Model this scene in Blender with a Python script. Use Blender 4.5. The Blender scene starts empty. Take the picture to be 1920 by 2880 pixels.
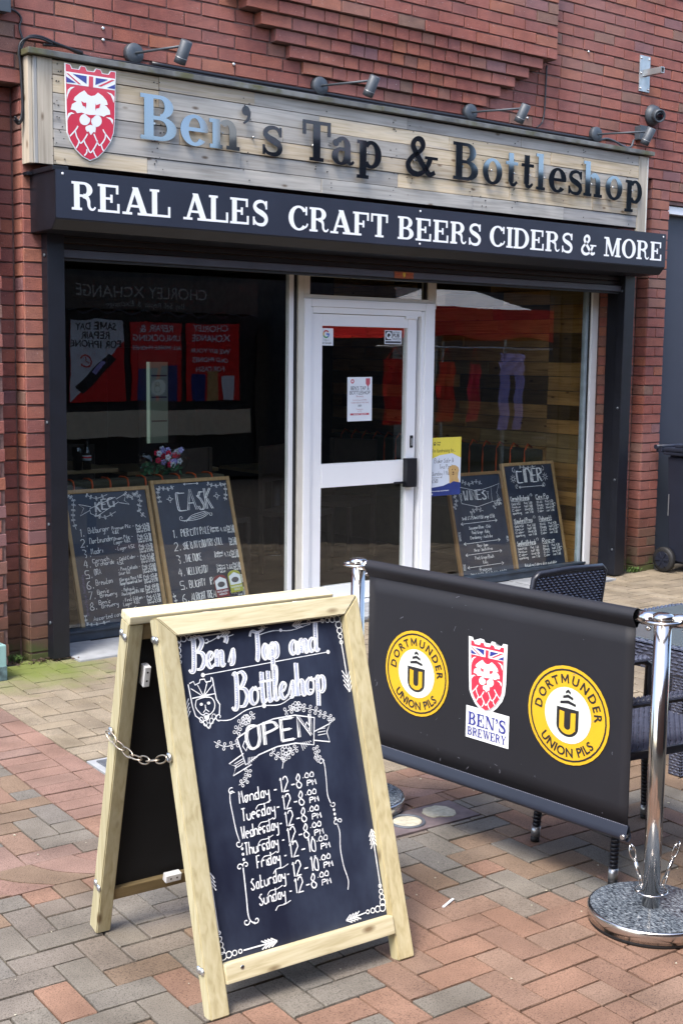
import bpy, bmesh, math, random
from mathutils import Vector, Matrix
R = math.radians
rnd = random.Random(7)
scn = bpy.context.scene
COL = scn.collection
# ---------------------------------------------------------------- camera, sky, sun, exposure
cam = bpy.data.cameras.new('camera'); camo = bpy.data.objects.new('camera', cam); COL.objects.link(camo)
pitch, yaw, roll = 0.123338, 0.670791, 0.011982
fw = Vector((math.sin(yaw)*math.cos(pitch), math.cos(yaw)*math.cos(pitch), -math.sin(pitch)))
rt = Vector((math.cos(yaw), -math.sin(yaw), 0)); up = rt.cross(fw)
r2 = math.cos(roll)*rt + math.sin(roll)*up; u2 = -math.sin(roll)*rt + math.cos(roll)*up
CAM = Vector((-3.0341, -6.3479, 1.6818))
m = Matrix((r2, u2, -fw)).transposed().to_4x4(); m.translation = CAM
camo.matrix_world = m
cam.sensor_fit = 'VERTICAL'; cam.sensor_height = 36; cam.lens = 3575.9/2880*36
cam.clip_start = 0.05; cam.clip_end = 500
scn.camera = camo
SUN_EL, SUN_AZ = R(58), R(-114)      # azimuth measured from +Y towards +X
w = bpy.data.worlds.new('World'); scn.world = w; w.use_nodes = True
nt = w.node_tree; bg = nt.nodes['Background']
sky = nt.nodes.new('ShaderNodeTexSky'); sky.sky_type = 'NISHITA'; sky.sun_disc = False
sky.sun_elevation = SUN_EL; sky.sun_rotation = SUN_AZ; sky.air_density = 1.0; sky.dust_density = 2.5; sky.ozone_density = 1.0
nt.links.new(sky.outputs[0], bg.inputs[0]); bg.inputs[1].default_value = 0.15
sl = bpy.data.lights.new('sun', 'SUN'); so = bpy.data.objects.new('sun', sl); COL.objects.link(so)
sl.energy = 1.5; sl.angle = R(20); sl.color = (1.0, 0.96, 0.90)
sd = Vector((math.sin(SUN_AZ)*math.cos(SUN_EL), math.cos(SUN_AZ)*math.cos(SUN_EL), math.sin(SUN_EL)))
so.rotation_euler = sd.to_track_quat('Z', 'Y').to_euler(); so.location = (0, 0, 20)
scn.view_settings.view_transform = 'Standard'; scn.view_settings.look = 'None'
scn.view_settings.exposure = 1.68; scn.view_settings.gamma = 1; scn.view_settings.use_curve_mapping = False
try:
    scn.cycles.max_bounces = 10; scn.cycles.transparent_max_bounces = 16; scn.cycles.caustics_reflective = False
except Exception: pass

# ---------------------------------------------------------------- materials
def nodes(name):
    m = bpy.data.materials.new(name); m.use_nodes = True
    nt = m.node_tree; return m, nt, nt.nodes['Principled BSDF']
def N(nt, t, **kw):
    n = nt.nodes.new(t)
    for k, v in kw.items():
        if k.startswith('i_'):
            n.inputs[k[2:].replace('_', ' ')].default_value = v
        else: setattr(n, k, v)
    return n
def rgb(c): return (c[0], c[1], c[2], 1)
def noise(nt, scale, detail=4, rough=.55, vec=None, scl3=None):
    tc = N(nt, 'ShaderNodeTexCoord')
    src = tc.outputs['Object']
    if scl3:
        mp = N(nt, 'ShaderNodeMapping'); mp.inputs['Scale'].default_value = scl3
        nt.links.new(src, mp.inputs[0]); src = mp.outputs[0]
    if vec: src = vec
    n = N(nt, 'ShaderNodeTexNoise'); n.inputs['Scale'].default_value = scale
    n.inputs['Detail'].default_value = detail; n.inputs['Roughness'].default_value = rough
    nt.links.new(src, n.inputs['Vector'])
    return n.outputs[0]
def ramp(nt, fac, stops, interp='LINEAR'):
    r = N(nt, 'ShaderNodeValToRGB'); r.color_ramp.interpolation = interp
    e = r.color_ramp.elements
    while len(e) > 1: e.remove(e[-1])
    for i, (p, c) in enumerate(stops):
        x = e[0] if i == 0 else e.new(p)
        x.position = p; x.color = rgb(c) if not isinstance(c, float) else (c, c, c, 1)
    nt.links.new(fac, r.inputs[0]); return r.outputs[0]
def mix(nt, fac, a, b, mode='MIX'):
    x = N(nt, 'ShaderNodeMixRGB', blend_type=mode)
    for i, v in ((0, fac), (1, a), (2, b)):
        if hasattr(v, 'links') or hasattr(v, 'is_linked'): nt.links.new(v, x.inputs[i])
        else: x.inputs[i].default_value = v if i == 0 else rgb(v)
    return x.outputs[0]
def bump(nt, b, h, strength=.3, dist=.002):
    n = N(nt, 'ShaderNodeBump'); n.inputs['Strength'].default_value = strength; n.inputs['Distance'].default_value = dist
    nt.links.new(h, n.inputs['Height']); nt.links.new(n.outputs[0], b.inputs['Normal'])
def plain(name, c, rough=.6, metal=0., var=.25, scale=12, bs=0., bscale=300, spec=.5, coat=0.):
    m, nt, b = nodes(name)
    b.inputs['Roughness'].default_value = rough; b.inputs['Metallic'].default_value = metal
    b.inputs['Specular IOR Level'].default_value = spec
    if coat: b.inputs['Coat Weight'].default_value = coat; b.inputs['Coat Roughness'].default_value = .05
    f = noise(nt, scale)
    col = ramp(nt, f, [(.3, tuple(x*(1-var) for x in c)), (.7, tuple(min(1, x*(1+var*.6)) for x in c))])
    nt.links.new(col, b.inputs['Base Color'])
    if bs: bump(nt, b, noise(nt, bscale, 3), bs, .001)
    return m
def wood(name, cols, axis='X', rnd_amt=.5, rough=.7, grain=60, knots=True):
    """grain along the axis; per-object tint"""
    m, nt, b = nodes(name); b.inputs['Roughness'].default_value = rough; b.inputs['Specular IOR Level'].default_value = .25
    s = [grain]*3; s['XYZ'.index(axis)] = grain*.045
    oi = N(nt, 'ShaderNodeObjectInfo')
    tc = N(nt, 'ShaderNodeTexCoord')
    add = N(nt, 'ShaderNodeVectorMath', operation='ADD')
    cm = N(nt, 'ShaderNodeCombineXYZ'); mul = N(nt, 'ShaderNodeMath', operation='MULTIPLY'); mul.inputs[1].default_value = 37.
    nt.links.new(oi.outputs['Random'], mul.inputs[0])
    for i in range(3): nt.links.new(mul.outputs[0], cm.inputs[i])
    nt.links.new(tc.outputs['Object'], add.inputs[0]); nt.links.new(cm.outputs[0], add.inputs[1])
    mp = N(nt, 'ShaderNodeMapping'); mp.inputs['Scale'].default_value = s; nt.links.new(add.outputs[0], mp.inputs[0])
    g = N(nt, 'ShaderNodeTexNoise'); g.inputs['Scale'].default_value = 1; g.inputs['Detail'].default_value = 5; g.inputs['Distortion'].default_value = .6
    nt.links.new(mp.outputs[0], g.inputs['Vector'])
    n = len(cols)
    col = ramp(nt, g.outputs[0], [(.25+.5*i/(n-1), c) for i, c in enumerate(cols)])
    mp2 = N(nt, 'ShaderNodeMapping'); s2 = [7]*3; s2['XYZ'.index(axis)] = 2.2; mp2.inputs['Scale'].default_value = s2; nt.links.new(add.outputs[0], mp2.inputs[0])
    bl = N(nt, 'ShaderNodeTexNoise'); bl.inputs['Scale'].default_value = 1; bl.inputs['Detail'].default_value = 3; nt.links.new(mp2.outputs[0], bl.inputs['Vector'])
    bv = ramp(nt, bl.outputs[0], [(.3, (1-.55*rnd_amt,)*3), (.62, (1.,)*3)])
    col = mix(nt, 1., col, bv, 'MULTIPLY')
    rv = ramp(nt, oi.outputs['Random'], [(0, (1-.5*rnd_amt, 1-.5*rnd_amt, 1-.45*rnd_amt)), (.5, (1, .97, .93)), (1, (1, 1, 1))])
    col = mix(nt, 1., col, rv, 'MULTIPLY')
    if knots:
        v = N(nt, 'ShaderNodeTexVoronoi'); v.inputs['Scale'].default_value = 1
        mp3 = N(nt, 'ShaderNodeMapping'); s3 = [11]*3; s3['XYZ'.index(axis)] = 4.5; mp3.inputs['Scale'].default_value = s3
        nt.links.new(add.outputs[0], mp3.inputs[0]); nt.links.new(mp3.outputs[0], v.inputs['Vector'])
        k = ramp(nt, v.outputs['Distance'], [(.05, (.22, .13, .07)), (.13, (1, 1, 1))])
        col = mix(nt, .8, col, k, 'MULTIPLY')
    nt.links.new(col, b.inputs['Base Color'])
    bump(nt, b, g.outputs[0], .25, .002)
    return m
def brickmat(name, island):
    m, nt, b = nodes(name); b.inputs['Roughness'].default_value = .85; b.inputs['Specular IOR Level'].default_value = .25
    if island:
        gi = N(nt, 'ShaderNodeNewGeometry'); r = gi.outputs['Random Per Island']
    else:
        r = N(nt, 'ShaderNodeObjectInfo').outputs['Random']
    base = ramp(nt, r, [(0, (.265, .087, .068)), (.22, (.235, .080, .065)), (.4, (.29, .100, .070)), (.52, (.215, .080, .072)),
                        (.64, (.27, .090, .070)), (.74, (.225, .105, .080)), (.81, (.19, .115, .088)), (.87, (.185, .092, .10)), (.92, (.31, .115, .070)), (1, (.25, .083, .067))], 'CONSTANT')
    tc = N(nt, 'ShaderNodeTexCoord'); geo = N(nt, 'ShaderNodeNewGeometry')
    def nz(s, d=4):
        n = N(nt, 'ShaderNodeTexNoise'); n.inputs['Scale'].default_value = s; n.inputs['Detail'].default_value = d
        nt.links.new(geo.outputs['Position'], n.inputs['Vector']); return n.outputs[0]
    col = mix(nt, 1., base, ramp(nt, nz(14), [(.3, (.78, .76, .78)), (.7, (1.08, 1.05, 1.0))]), 'MULTIPLY')
    col = mix(nt, 1., col, ramp(nt, nz(330, 2), [(.3, (.62, .6, .6)), (.5, (1, 1, 1)), (.72, (1.2, 1.17, 1.15))]), 'MULTIPLY')
    # pale specks of old paint and lime
    col = mix(nt, ramp(nt, nz(120, 1), [(.745, 0.), (.77, .75)]), col, (.5, .45, .42))
    # broad lighter bloom
    col = mix(nt, ramp(nt, nz(1.3), [(.38, .06), (.75, .48)]), col, (.36, .20, .175))
    # grime and moss at the foot of the wall
    sx = N(nt, 'ShaderNodeSeparateXYZ'); nt.links.new(geo.outputs['Position'], sx.inputs[0])
    zz = N(nt, 'ShaderNodeMath', operation='ADD'); nt.links.new(sx.outputs[2], zz.inputs[0])
    mm = N(nt, 'ShaderNodeMath', operation='MULTIPLY_ADD'); nt.links.new(nz(9), mm.inputs[0]); mm.inputs[1].default_value = .35; mm.inputs[2].default_value = -.17
    nt.links.new(mm.outputs[0], zz.inputs[1])
    col = mix(nt, ramp(nt, zz.outputs[0], [(.05, .85), (.30, .45), (.62, 0.)]), col, (.07, .055, .035))
    col = mix(nt, ramp(nt, zz.outputs[0], [(.02, .6), (.10, 0.)]), col, (.06, .10, .025))
    nt.links.new(col, b.inputs['Base Color'])
    bump(nt, b, nz(160, 5), .55, .004)
    return m
def pavermat(name, island, stops, speck=.55):
    m, nt, b = nodes(name); b.inputs['Roughness'].default_value = .72; b.inputs['Specular IOR Level'].default_value = .35
    r = N(nt, 'ShaderNodeNewGeometry').outputs['Random Per Island'] if island else N(nt, 'ShaderNodeObjectInfo').outputs['Random']
    base = ramp(nt, r, stops, 'LINEAR')
    geo = N(nt, 'ShaderNodeNewGeometry')
    def nz(s, d=4):
        n = N(nt, 'ShaderNodeTexNoise'); n.inputs['Scale'].default_value = s; n.inputs['Detail'].default_value = d
        nt.links.new(geo.outputs['Position'], n.inputs['Vector']); return n.outputs[0]
    base = mix(nt, 1., base, (.84, .83, .82), 'MULTIPLY')
    col = mix(nt, 1., base, ramp(nt, nz(260, 2), [(.33, (.45, .43, .42)), (.47, (1, 1, 1)), (.66, (1.06, 1.05, 1.04)), (.74, (1.5, 1.48, 1.45))]), 'MULTIPLY')
    col = mix(nt, 1., col, ramp(nt, nz(4.5, 6), [(.3, (.66, .65, .64)), (.66, (1.1, 1.1, 1.1))]), 'MULTIPLY')
    col = mix(nt, ramp(nt, nz(60, 2), [(.7, 0.), (.8, .35)]), col, (.07, .065, .055))
    sx = N(nt, 'ShaderNodeSeparateXYZ'); nt.links.new(geo.outputs['Position'], sx.inputs[0])
    # moss near the left pier
    vd = N(nt, 'ShaderNodeVectorMath', operation='DISTANCE'); nt.links.new(geo.outputs['Position'], vd.inputs[0]); vd.inputs[1].default_value = (-.22, -.12, 0)
    mm = N(nt, 'ShaderNodeMath', operation='MULTIPLY_ADD'); nt.links.new(nz(7), mm.inputs[0]); mm.inputs[1].default_value = .6; mm.inputs[2].default_value = -.3
    ad = N(nt, 'ShaderNodeMath', operation='ADD'); nt.links.new(vd.outputs['Value'], ad.inputs[0]); nt.links.new(mm.outputs[0], ad.inputs[1])
    col = mix(nt, ramp(nt, ad.outputs[0], [(.12, .85), (.55, 0.)]), col, (.13, .17, .03))
    nt.links.new(col, b.inputs['Base Color'])
    bump(nt, b, nz(220, 4), .35, .002)
    return m
def glassmat(name, tint=(.95, .97, .96), ior=1.95):
    m, nt, b = nodes(name); nt.nodes.remove(b)
    out = [n for n in nt.nodes if n.type == 'OUTPUT_MATERIAL'][0]
    tr = N(nt, 'ShaderNodeBsdfTransparent'); tr.inputs[0].default_value = rgb(tint)
    gl = N(nt, 'ShaderNodeBsdfGlossy'); gl.inputs['Roughness'].default_value = 0.0
    fr = N(nt, 'ShaderNodeFresnel'); fr.inputs['IOR'].default_value = ior
    bp = N(nt, 'ShaderNodeBump'); bp.inputs['Strength'].default_value = .5; bp.inputs['Distance'].default_value = .0016
    nt.links.new(noise(nt, 2.2, 2, .4), bp.inputs['Height']); nt.links.new(bp.outputs[0], gl.inputs['Normal'])
    g = N(nt, 'ShaderNodeNewGeometry'); inv = N(nt, 'ShaderNodeMath', operation='SUBTRACT'); inv.inputs[0].default_value = 1
    nt.links.new(g.outputs['Backfacing'], inv.inputs[1])
    mu = N(nt, 'ShaderNodeMath', operation='MULTIPLY'); nt.links.new(fr.outputs[0], mu.inputs[0]); nt.links.new(inv.outputs[0], mu.inputs[1])
    mx = N(nt, 'ShaderNodeMixShader'); nt.links.new(mu.outputs[0], mx.inputs[0]); nt.links.new(tr.outputs[0], mx.inputs[1]); nt.links.new(gl.outputs[0], mx.inputs[2])
    nt.links.new(mx.outputs[0], out.inputs[0]); return m
def emit(name, c, s):
    m, nt, b = nodes(name); b.inputs['Base Color'].default_value = rgb(c); b.inputs['Emission Color'].default_value = rgb(c); b.inputs['Emission Strength'].default_value = s; return m
def chalkboard(name, base=(.011, .014, .030), dust=(.055, .072, .115), amt=.6):
    m, nt, b = nodes(name); b.inputs['Roughness'].default_value = .38; b.inputs['Specular IOR Level'].default_value = .4
    f = noise(nt, 3.2, 6, .6)
    f2 = noise(nt, 5, 5, .7, scl3=(1, 1, .25))
    mm = N(nt, 'ShaderNodeMath', operation='MULTIPLY'); nt.links.new(f, mm.inputs[0]); nt.links.new(f2, mm.inputs[1])
    col = mix(nt, ramp(nt, mm.outputs[0], [(.17, 0.), (.42, amt)]), base, dust)
    nt.links.new(col, b.inputs['Base Color'])
    return m
def mossy(name, c, rough, metal, var, scale, bs, bscale):
    m = plain(name, c, rough, metal, var, scale, bs, bscale); nt = m.node_tree; b = nt.nodes['Principled BSDF']
    src = b.inputs['Base Color'].links[0].from_socket
    nt.links.new(mix(nt, ramp(nt, noise(nt, 3.5, 6, .65), [(.5, 0.), (.62, .8)]), src, (.10, .095, .03)), b.inputs['Base Color']); return m
MT = {}
MT['brick'] = brickmat('brick', False); MT['brick_i'] = brickmat('brick_many', True)
MT['mortar'] = plain('mortar', (.17, .10, .088), .95, var=.35, scale=30, bs=.5, bscale=200)
MT['white'] = plain('white_upvc', (.86, .87, .88), .3, var=.03, scale=3)
MT['offwhite'] = plain('aged_white', (.66, .63, .56), .4, var=.08, scale=5)
MT['black'] = plain('black_paint', (.0075, .0085, .0135), .42, var=.3, scale=8)
MT['fascia'] = plain('fascia_paint', (.020, .024, .040), .4, var=.12, scale=4)
MT['under'] = plain('under_black', (.008, .008, .009), .5)
MT['rail'] = plain('rail_grey', (.07, .073, .092), .4, var=.2, scale=6, bs=.2, bscale=90)
MT['letter_white'] = plain('white_vinyl', (.85, .86, .86), .35, var=.02)
MT['steel'] = plain('polished_steel', (.27, .30, .34), .05, 1., var=.06, scale=5)
MT['chrome'] = plain('chrome', (.60, .575, .55), .15, 1., var=.03)
MT['brushed'] = plain('brushed_steel', (.62, .60, .58), .2, 1., var=.1, bs=.05)
MT['steel_side'] = plain('steel_edge', (.05, .05, .05), .4, .3)
MT['lamp'] = plain('lamp_grey', (.055, .066, .080), .5, .1, var=.12)
MT['lampring'] = plain('lamp_ring', (.35, .36, .37), .3, .6)
MT['cable'] = plain('black_cable', (.012, .012, .016), .4)
MT['lead'] = mossy('weathered_capping', (.17, .17, .16), .6, .2, var=.5, scale=9, bs=.3, bscale=60)
MT['moss_cap'] = plain('mossy_capping', (.07, .065, .03), .9, var=.5, scale=20, bs=.5)
MT['pallet'] = wood('pallet_wood', [(.38, .29, .19), (.58, .48, .33), (.68, .58, .43), (.50, .44, .37)], 'X', .5)
MT['palletV'] = wood('pallet_wood_upright', [(.34, .30, .24), (.48, .43, .35), (.56, .51, .42)], 'Z', .45)
MT['greywood'] = wood('grey_wood', [(.34, .32, .285), (.46, .44, .40), (.54, .51, .46)], 'X', .45)
MT['pineX'] = wood('pine_rail', [(.50, .43, .25), (.64, .57, .37), (.72, .66, .46)], 'X', .2, .6, 90, True)
MT['pineZ'] = wood('pine_leg', [(.40, .34, .185), (.53, .47, .285), (.60, .55, .36)], 'Z', .3, .65, 75, True)
MT['pine_shaded'] = wood('shaded_pine', [(.20, .15, .075), (.30, .23, .12)], 'X', .2)  # pine copy with shade put into its colour, for the inner rear rails
MT['frame_wood'] = wood('menu_frame', [(.30, .18, .075), (.42, .27, .12)], 'Z', .3, .5, 60, False)
MT['barn'] = wood('interior_planks', [(.22, .115, .035), (.42, .23, .075), (.52, .30, .11), (.33, .20, .08)], 'Y', .8, .6)
MT['board'] = chalkboard('chalkboard')
MT['board2'] = chalkboard('menu_chalkboard', (.018, .027, .050), (.06, .08, .125), .6)
MT['blackply'] = plain('black_ply', (.006, .006, .007), .9)
MT['chalk'] = plain('chalk_white', (.84, .86, .90), .9, var=.28, scale=38)
MT['chalk2'] = plain('chalk_soft', (.42, .46, .58), .9, var=.35, scale=40)
MT['chalkdim'] = plain('chalk_purple', (.16, .15, .30), .9)
MT['red'] = plain('crest_red', (.62, .035, .07), .3, var=.04, coat=.6)
MT['cwhite'] = plain('crest_white', (.85, .86, .84), .3, var=.02, coat=.5)
MT['cblue'] = plain('crest_blue', (.03, .04, .26), .3, var=.04, coat=.6)
MT['banner'] = plain('banner_cloth', (.0062, .0060, .0100), .68, var=.22, scale=3)
_nt = MT['banner'].node_tree; bump(_nt, _nt.nodes['Principled BSDF'], noise(_nt, 3.5, 3, .5, scl3=(1, 1, .45)), .35, .012)
MT['hem'] = plain('banner_hem', (.012, .016, .030), .5, var=.15, scale=4)
MT['thread'] = plain('thread', (.20, .20, .24), .8)
MT['yellow'] = plain('roundel_yellow', (.68, .40, .015), .5, var=.05)
MT['cream'] = plain('roundel_cream', (.72, .75, .68), .5, var=.03)
MT['ink'] = plain('print_black', (.018, .017, .02), .5)
MT['granite'] = None
MT['rubber'] = plain('black_rubber', (.012, .012, .013), .6, var=.3, scale=20)
MT['plastic'] = plain('dark_plastic', (.016, .019, .032), .4, var=.2, scale=5)
MT['door_grey'] = plain('dark_grey_door', (.040, .046, .068), .5, var=.08, scale=3)
MT['teal'] = plain('teal_paint', (.25, .42, .40), .5, var=.15, scale=10, bs=.2, bscale=60)
MT['rust'] = plain('rust', (.25, .10, .03), .9, var=.5, scale=40, bs=.5)
MT['galv'] = plain('galvanised', (.45, .47, .48), .38, .7, var=.2, scale=14)
MT['wicker'] = plain('wicker_strand', (.055, .062, .095), .25, var=.25, scale=30, spec=1.0)
MT['wickerblack'] = plain('wicker_tube', (.012, .013, .02), .35, var=.2)
MT['alu'] = plain('aluminium_cap', (.45, .46, .47), .3, .8)
MT['glass_top'] = plain('table_glass', (.10, .12, .13), .12, 0, var=.05, spec=1.0)
MT['concrete'] = plain('concrete_slab', (.30, .31, .32), .85, var=.2, scale=14, bs=.4)
MT['iron'] = plain('cast_iron', (.12, .13, .15), .6, .3, var=.25, scale=30, bs=.4, bscale=120)
MT['purpleiron'] = plain('painted_iron', (.15, .115, .115), .6, var=.3, scale=18, bs=.3)
MT['fill'] = plain('pale_fill', (.44, .41, .31), .9, var=.25, scale=60, bs=.4)
MT['earth'] = plain('joint_sand', (.045, .04, .033), .95, var=.4, scale=40, bs=.4)
MT['leaf'] = plain('leaf_litter', (.07, .045, .03), .9, var=.6, scale=80)
MT['chain'] = plain('chain_steel', (.50, .42, .33), .3, .9, var=.4, scale=90)
MT['zinc'] = plain('zinc', (.6, .6, .6), .25, .9)
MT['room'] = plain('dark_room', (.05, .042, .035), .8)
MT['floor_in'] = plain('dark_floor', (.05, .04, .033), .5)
MT['bench'] = plain('olive_cloth', (.055, .05, .027), .9, var=.2)
MT['orange'] = plain('orange_piping', (.60, .09, .012), .6)
MT['glass'] = glassmat('window_glass'); MT['bottle'] = glassmat('bottle_glass', (.5, .45, .35), 1.6)
MT['paper'] = plain('paper', (.74, .78, .82), .6, var=.03)
MT['paperyellow'] = plain('paper_yellow', (.78, .66, .08), .6, var=.04)
MT['paperblue'] = plain('paper_blue', (.02, .04, .20), .6)
MT['posterred'] = plain('poster_red', (.75, .015, .015), .4, var=.1)
MT['redcloth'] = plain('red_cloth', (.80, .022, .02), .8, var=.3, scale=6)
MT['pinkcloth'] = plain('pink_cloth', (.75, .02, .075), .8, var=.3, scale=9)
MT['lavender'] = plain('lavender_cloth', (.48, .44, .85), .8, var=.12, scale=8)
MT['gazwhite'] = plain('gazebo_white', (.8, .8, .8), .7, var=.05)
MT['render'] = plain('cream_render', (.66, .58, .42), .8, var=.1)
MT['fridge_glow'] = emit('cooler_light', (.28, .38, .34), .022)
MT['dog'] = plain('dog_tan', (.55, .36, .14), .8, var=.2, scale=30); MT['dogdark'] = plain('dog_dark', (.12, .05, .03), .8)
MT['gr'] = plain('sign_red', (.6, .05, .03), .5); MT['gg'] = plain('sign_green', (.05, .35, .09), .5); MT['gb'] = plain('sign_blue', (.04, .16, .65), .5); MT['gy'] = plain('sign_yellow', (.75, .45, .02), .5)
MT['copper'] = plain('copper_plate', (.36, .10, .04), .4, .5, var=.3, scale=40)
def granite():
    m, nt, b = nodes('granite'); b.inputs['Roughness'].default_value = .08; b.inputs['Specular IOR Level'].default_value = .5
    f = noise(nt, 170, 5, .7, scl3=(1, .45, 1)); 
    col = ramp(nt, f, [(.34, (.006, .007, .01)), (.46, (.05, .06, .075)), (.56, (.13, .15, .17)), (.68, (.33, .36, .38))])
    nt.links.new(col, b.inputs['Base Color']); return m
MT['granite'] = granite()
MT['pav_grey'] = None
GREY = [(0, (.195, .178, .150)), (.3, (.215, .192, .160)), (.55, (.180, .170, .152)), (.75, (.225, .185, .148)), (1, (.20, .184, .162))]
BROWN = [(0, (.22, .155, .108)), (.5, (.25, .175, .12)), (1, (.20, .15, .11))]
REDP = [(0, (.275, .165, .116)), (.35, (.30, .177, .122)), (.7, (.25, .153, .110)), (1, (.28, .188, .138))]
PINK = [(0, (.265, .165, .132)), (.5, (.29, .18, .14)), (1, (.25, .168, .138))]
TAN = [(0, (.30, .25, .178)), (.4, (.325, .272, .196)), (.7, (.275, .23, .17)), (1, (.335, .285, .21))]
for k, s in (('grey', GREY), ('brown', BROWN), ('red', REDP), ('pink', PINK), ('tan', TAN)):
    MT['pv_'+k] = pavermat('paver_'+k, False, s); MT['pvi_'+k] = pavermat('paver_many_'+k, True, s)

# ---------------------------------------------------------------- geometry helpers
O3 = Vector((0, 0, 0))
class Fr:
    """a local frame: origin, right, up (normal = right x up points at the viewer)"""
    def __init__(s, o, u=(1, 0, 0), v=(0, 0, 1)):
        s.o = Vector(o); s.u = Vector(u).normalized(); s.v = Vector(v); s.v = (s.v - s.u*s.v.dot(s.u)).normalized(); s.n = s.u.cross(s.v)
    def __call__(s, a, b, c=0): return s.o + s.u*a + s.v*b + s.n*c
def box(bm, lo, hi):
    (x0, y0, z0), (x1, y1, z1) = lo, hi
    v = [bm.verts.new(p) for p in ((x0, y0, z0), (x1, y0, z0), (x1, y1, z0), (x0, y1, z0), (x0, y0, z1), (x1, y0, z1), (x1, y1, z1), (x0, y1, z1))]
    for f in ((0, 3, 2, 1), (4, 5, 6, 7), (0, 1, 5, 4), (1, 2, 6, 5), (2, 3, 7, 6), (3, 0, 4, 7)): bm.faces.new([v[i] for i in f])
def fbox(bm, fr, lo, hi, bev=0):
    """box in a frame, optionally with bevelled edges"""
    b2 = bmesh.new(); box(b2, lo, hi)
    if bev: bmesh.ops.bevel(b2, geom=list(b2.edges), offset=bev, segments=2, affect='EDGES', profile=.7)
    mp = {}
    for v in b2.verts: mp[v] = bm.verts.new(fr(*v.co))
    for f in b2.faces: bm.faces.new([mp[v] for v in f.verts])
    b2.free()
W0 = Fr((0, 0, 0), (1, 0, 0), (0, 1, 0))
def bbox(bm, lo, hi, bev=.002): fbox(bm, W0, lo, hi, bev)
def ring(bm, c, ax, r, n, a0=0.):
    ax = Vector(ax).normalized(); t = Vector((0, 0, 1)) if abs(ax.z) < .9 else Vector((1, 0, 0))
    u = ax.cross(t).normalized(); v = ax.cross(u)
    return [bm.verts.new(Vector(c) + u*math.cos(a0+2*math.pi*i/n)*r + v*math.sin(a0+2*math.pi*i/n)*r) for i in range(n)]
def loft(bm, rings, caps=True, smooth=True):
    fs = []
    for a, b in zip(rings, rings[1:]):
        n = len(a)
        for i in range(n): fs.append(bm.faces.new((a[i], a[(i+1) % n], b[(i+1) % n], b[i])))
    if smooth:
        for f in fs: f.smooth = True
    if caps: bm.faces.new(list(reversed(rings[0]))); bm.faces.new(rings[-1])
def cyl(bm, p0, p1, r, n=16, r1=None, smooth=True):
    d = Vector(p1)-Vector(p0)
    loft(bm, [ring(bm, p0, d, r, n), ring(bm, p1, d, r if r1 is None else r1, n)], True, smooth)
def lathe(bm, c, ax, prof, n=24, smooth=True):
    ax = Vector(ax).normalized()
    loft(bm, [ring(bm, Vector(c)+ax*h, ax, r, n) for h, r in prof], True, smooth)
def tube(bm, pts, r, n=8, closed=False):
    pts = [Vector(p) for p in pts]; k = len(pts); rs = []
    for i, p in enumerate(pts):
        a = pts[i-1] if i else (pts[-1] if closed else p); b = pts[(i+1) % k] if (i < k-1 or closed) else p
        d = (b-a).normalized()
        if i == 0: 
            t = Vector((0, 0, 1)) if abs(d.z) < .9 else Vector((1, 0, 0)); u = d.cross(t).normalized()
        else: u = (u - d*u.dot(d)).normalized()
        v = d.cross(u)
        rs.append([bm.verts.new(p + u*math.cos(2*math.pi*j/n)*r + v*math.sin(2*math.pi*j/n)*r) for j in range(n)])
    if closed: loft(bm, rs+[rs[0]], False)
    else: loft(bm, rs)
def ball(bm, c, r, sc=(1, 1, 1), seg=12, rg=8):
    mt = Matrix.Translation(c) @ Matrix.Diagonal((r*sc[0], r*sc[1], r*sc[2], 1))
    q = bmesh.ops.create_uvsphere(bm, u_segments=seg, v_segments=rg, radius=1, matrix=mt)
    for v in q['verts']:
        for f in v.link_faces: f.smooth = True
def poly(bm, fr, pts, z=0, th=0):
    """flat polygon (th: gives it depth behind the face)"""
    f = [bm.verts.new(fr(p[0], p[1], z)) for p in pts]
    a = sum(p[0]*q[1]-q[0]*p[1] for p, q in zip(pts, list(pts[1:])+[pts[0]]))
    if a < 0: f.reverse()
    bm.faces.new(f)
    if th:
        g = [bm.verts.new(v.co - fr.n*th) for v in f]
        bm.faces.new(list(reversed(g)))
        n = len(f)
        for i in range(n): bm.faces.new((f[i], g[i], g[(i+1) % n], f[(i+1) % n]))
def ell(cx, cy, rx, ry, n=32, a0=0, a1=360):
    k = n if a1-a0 >= 360 else n+1
    return [(cx+rx*math.cos(R(a0+(a1-a0)*i/n)), cy+ry*math.sin(R(a0+(a1-a0)*i/n))) for i in range(k)]
def smooth_pts(p, k=4):
    if len(p) < 3: return p
    out = []
    for i in range(len(p)-1):
        a, b, c, d = p[max(i-1, 0)], p[i], p[i+1], p[min(i+2, len(p)-1)]
        for j in range(k):
            t = j/k
            out.append(tuple(.5*((2*b[q])+(c[q]-a[q])*t+(2*a[q]-5*b[q]+4*c[q]-d[q])*t*t+(3*b[q]-a[q]-3*c[q]+d[q])*t**3) for q in range(2)))
    out.append(tuple(p[-1][:2])); return out
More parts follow.
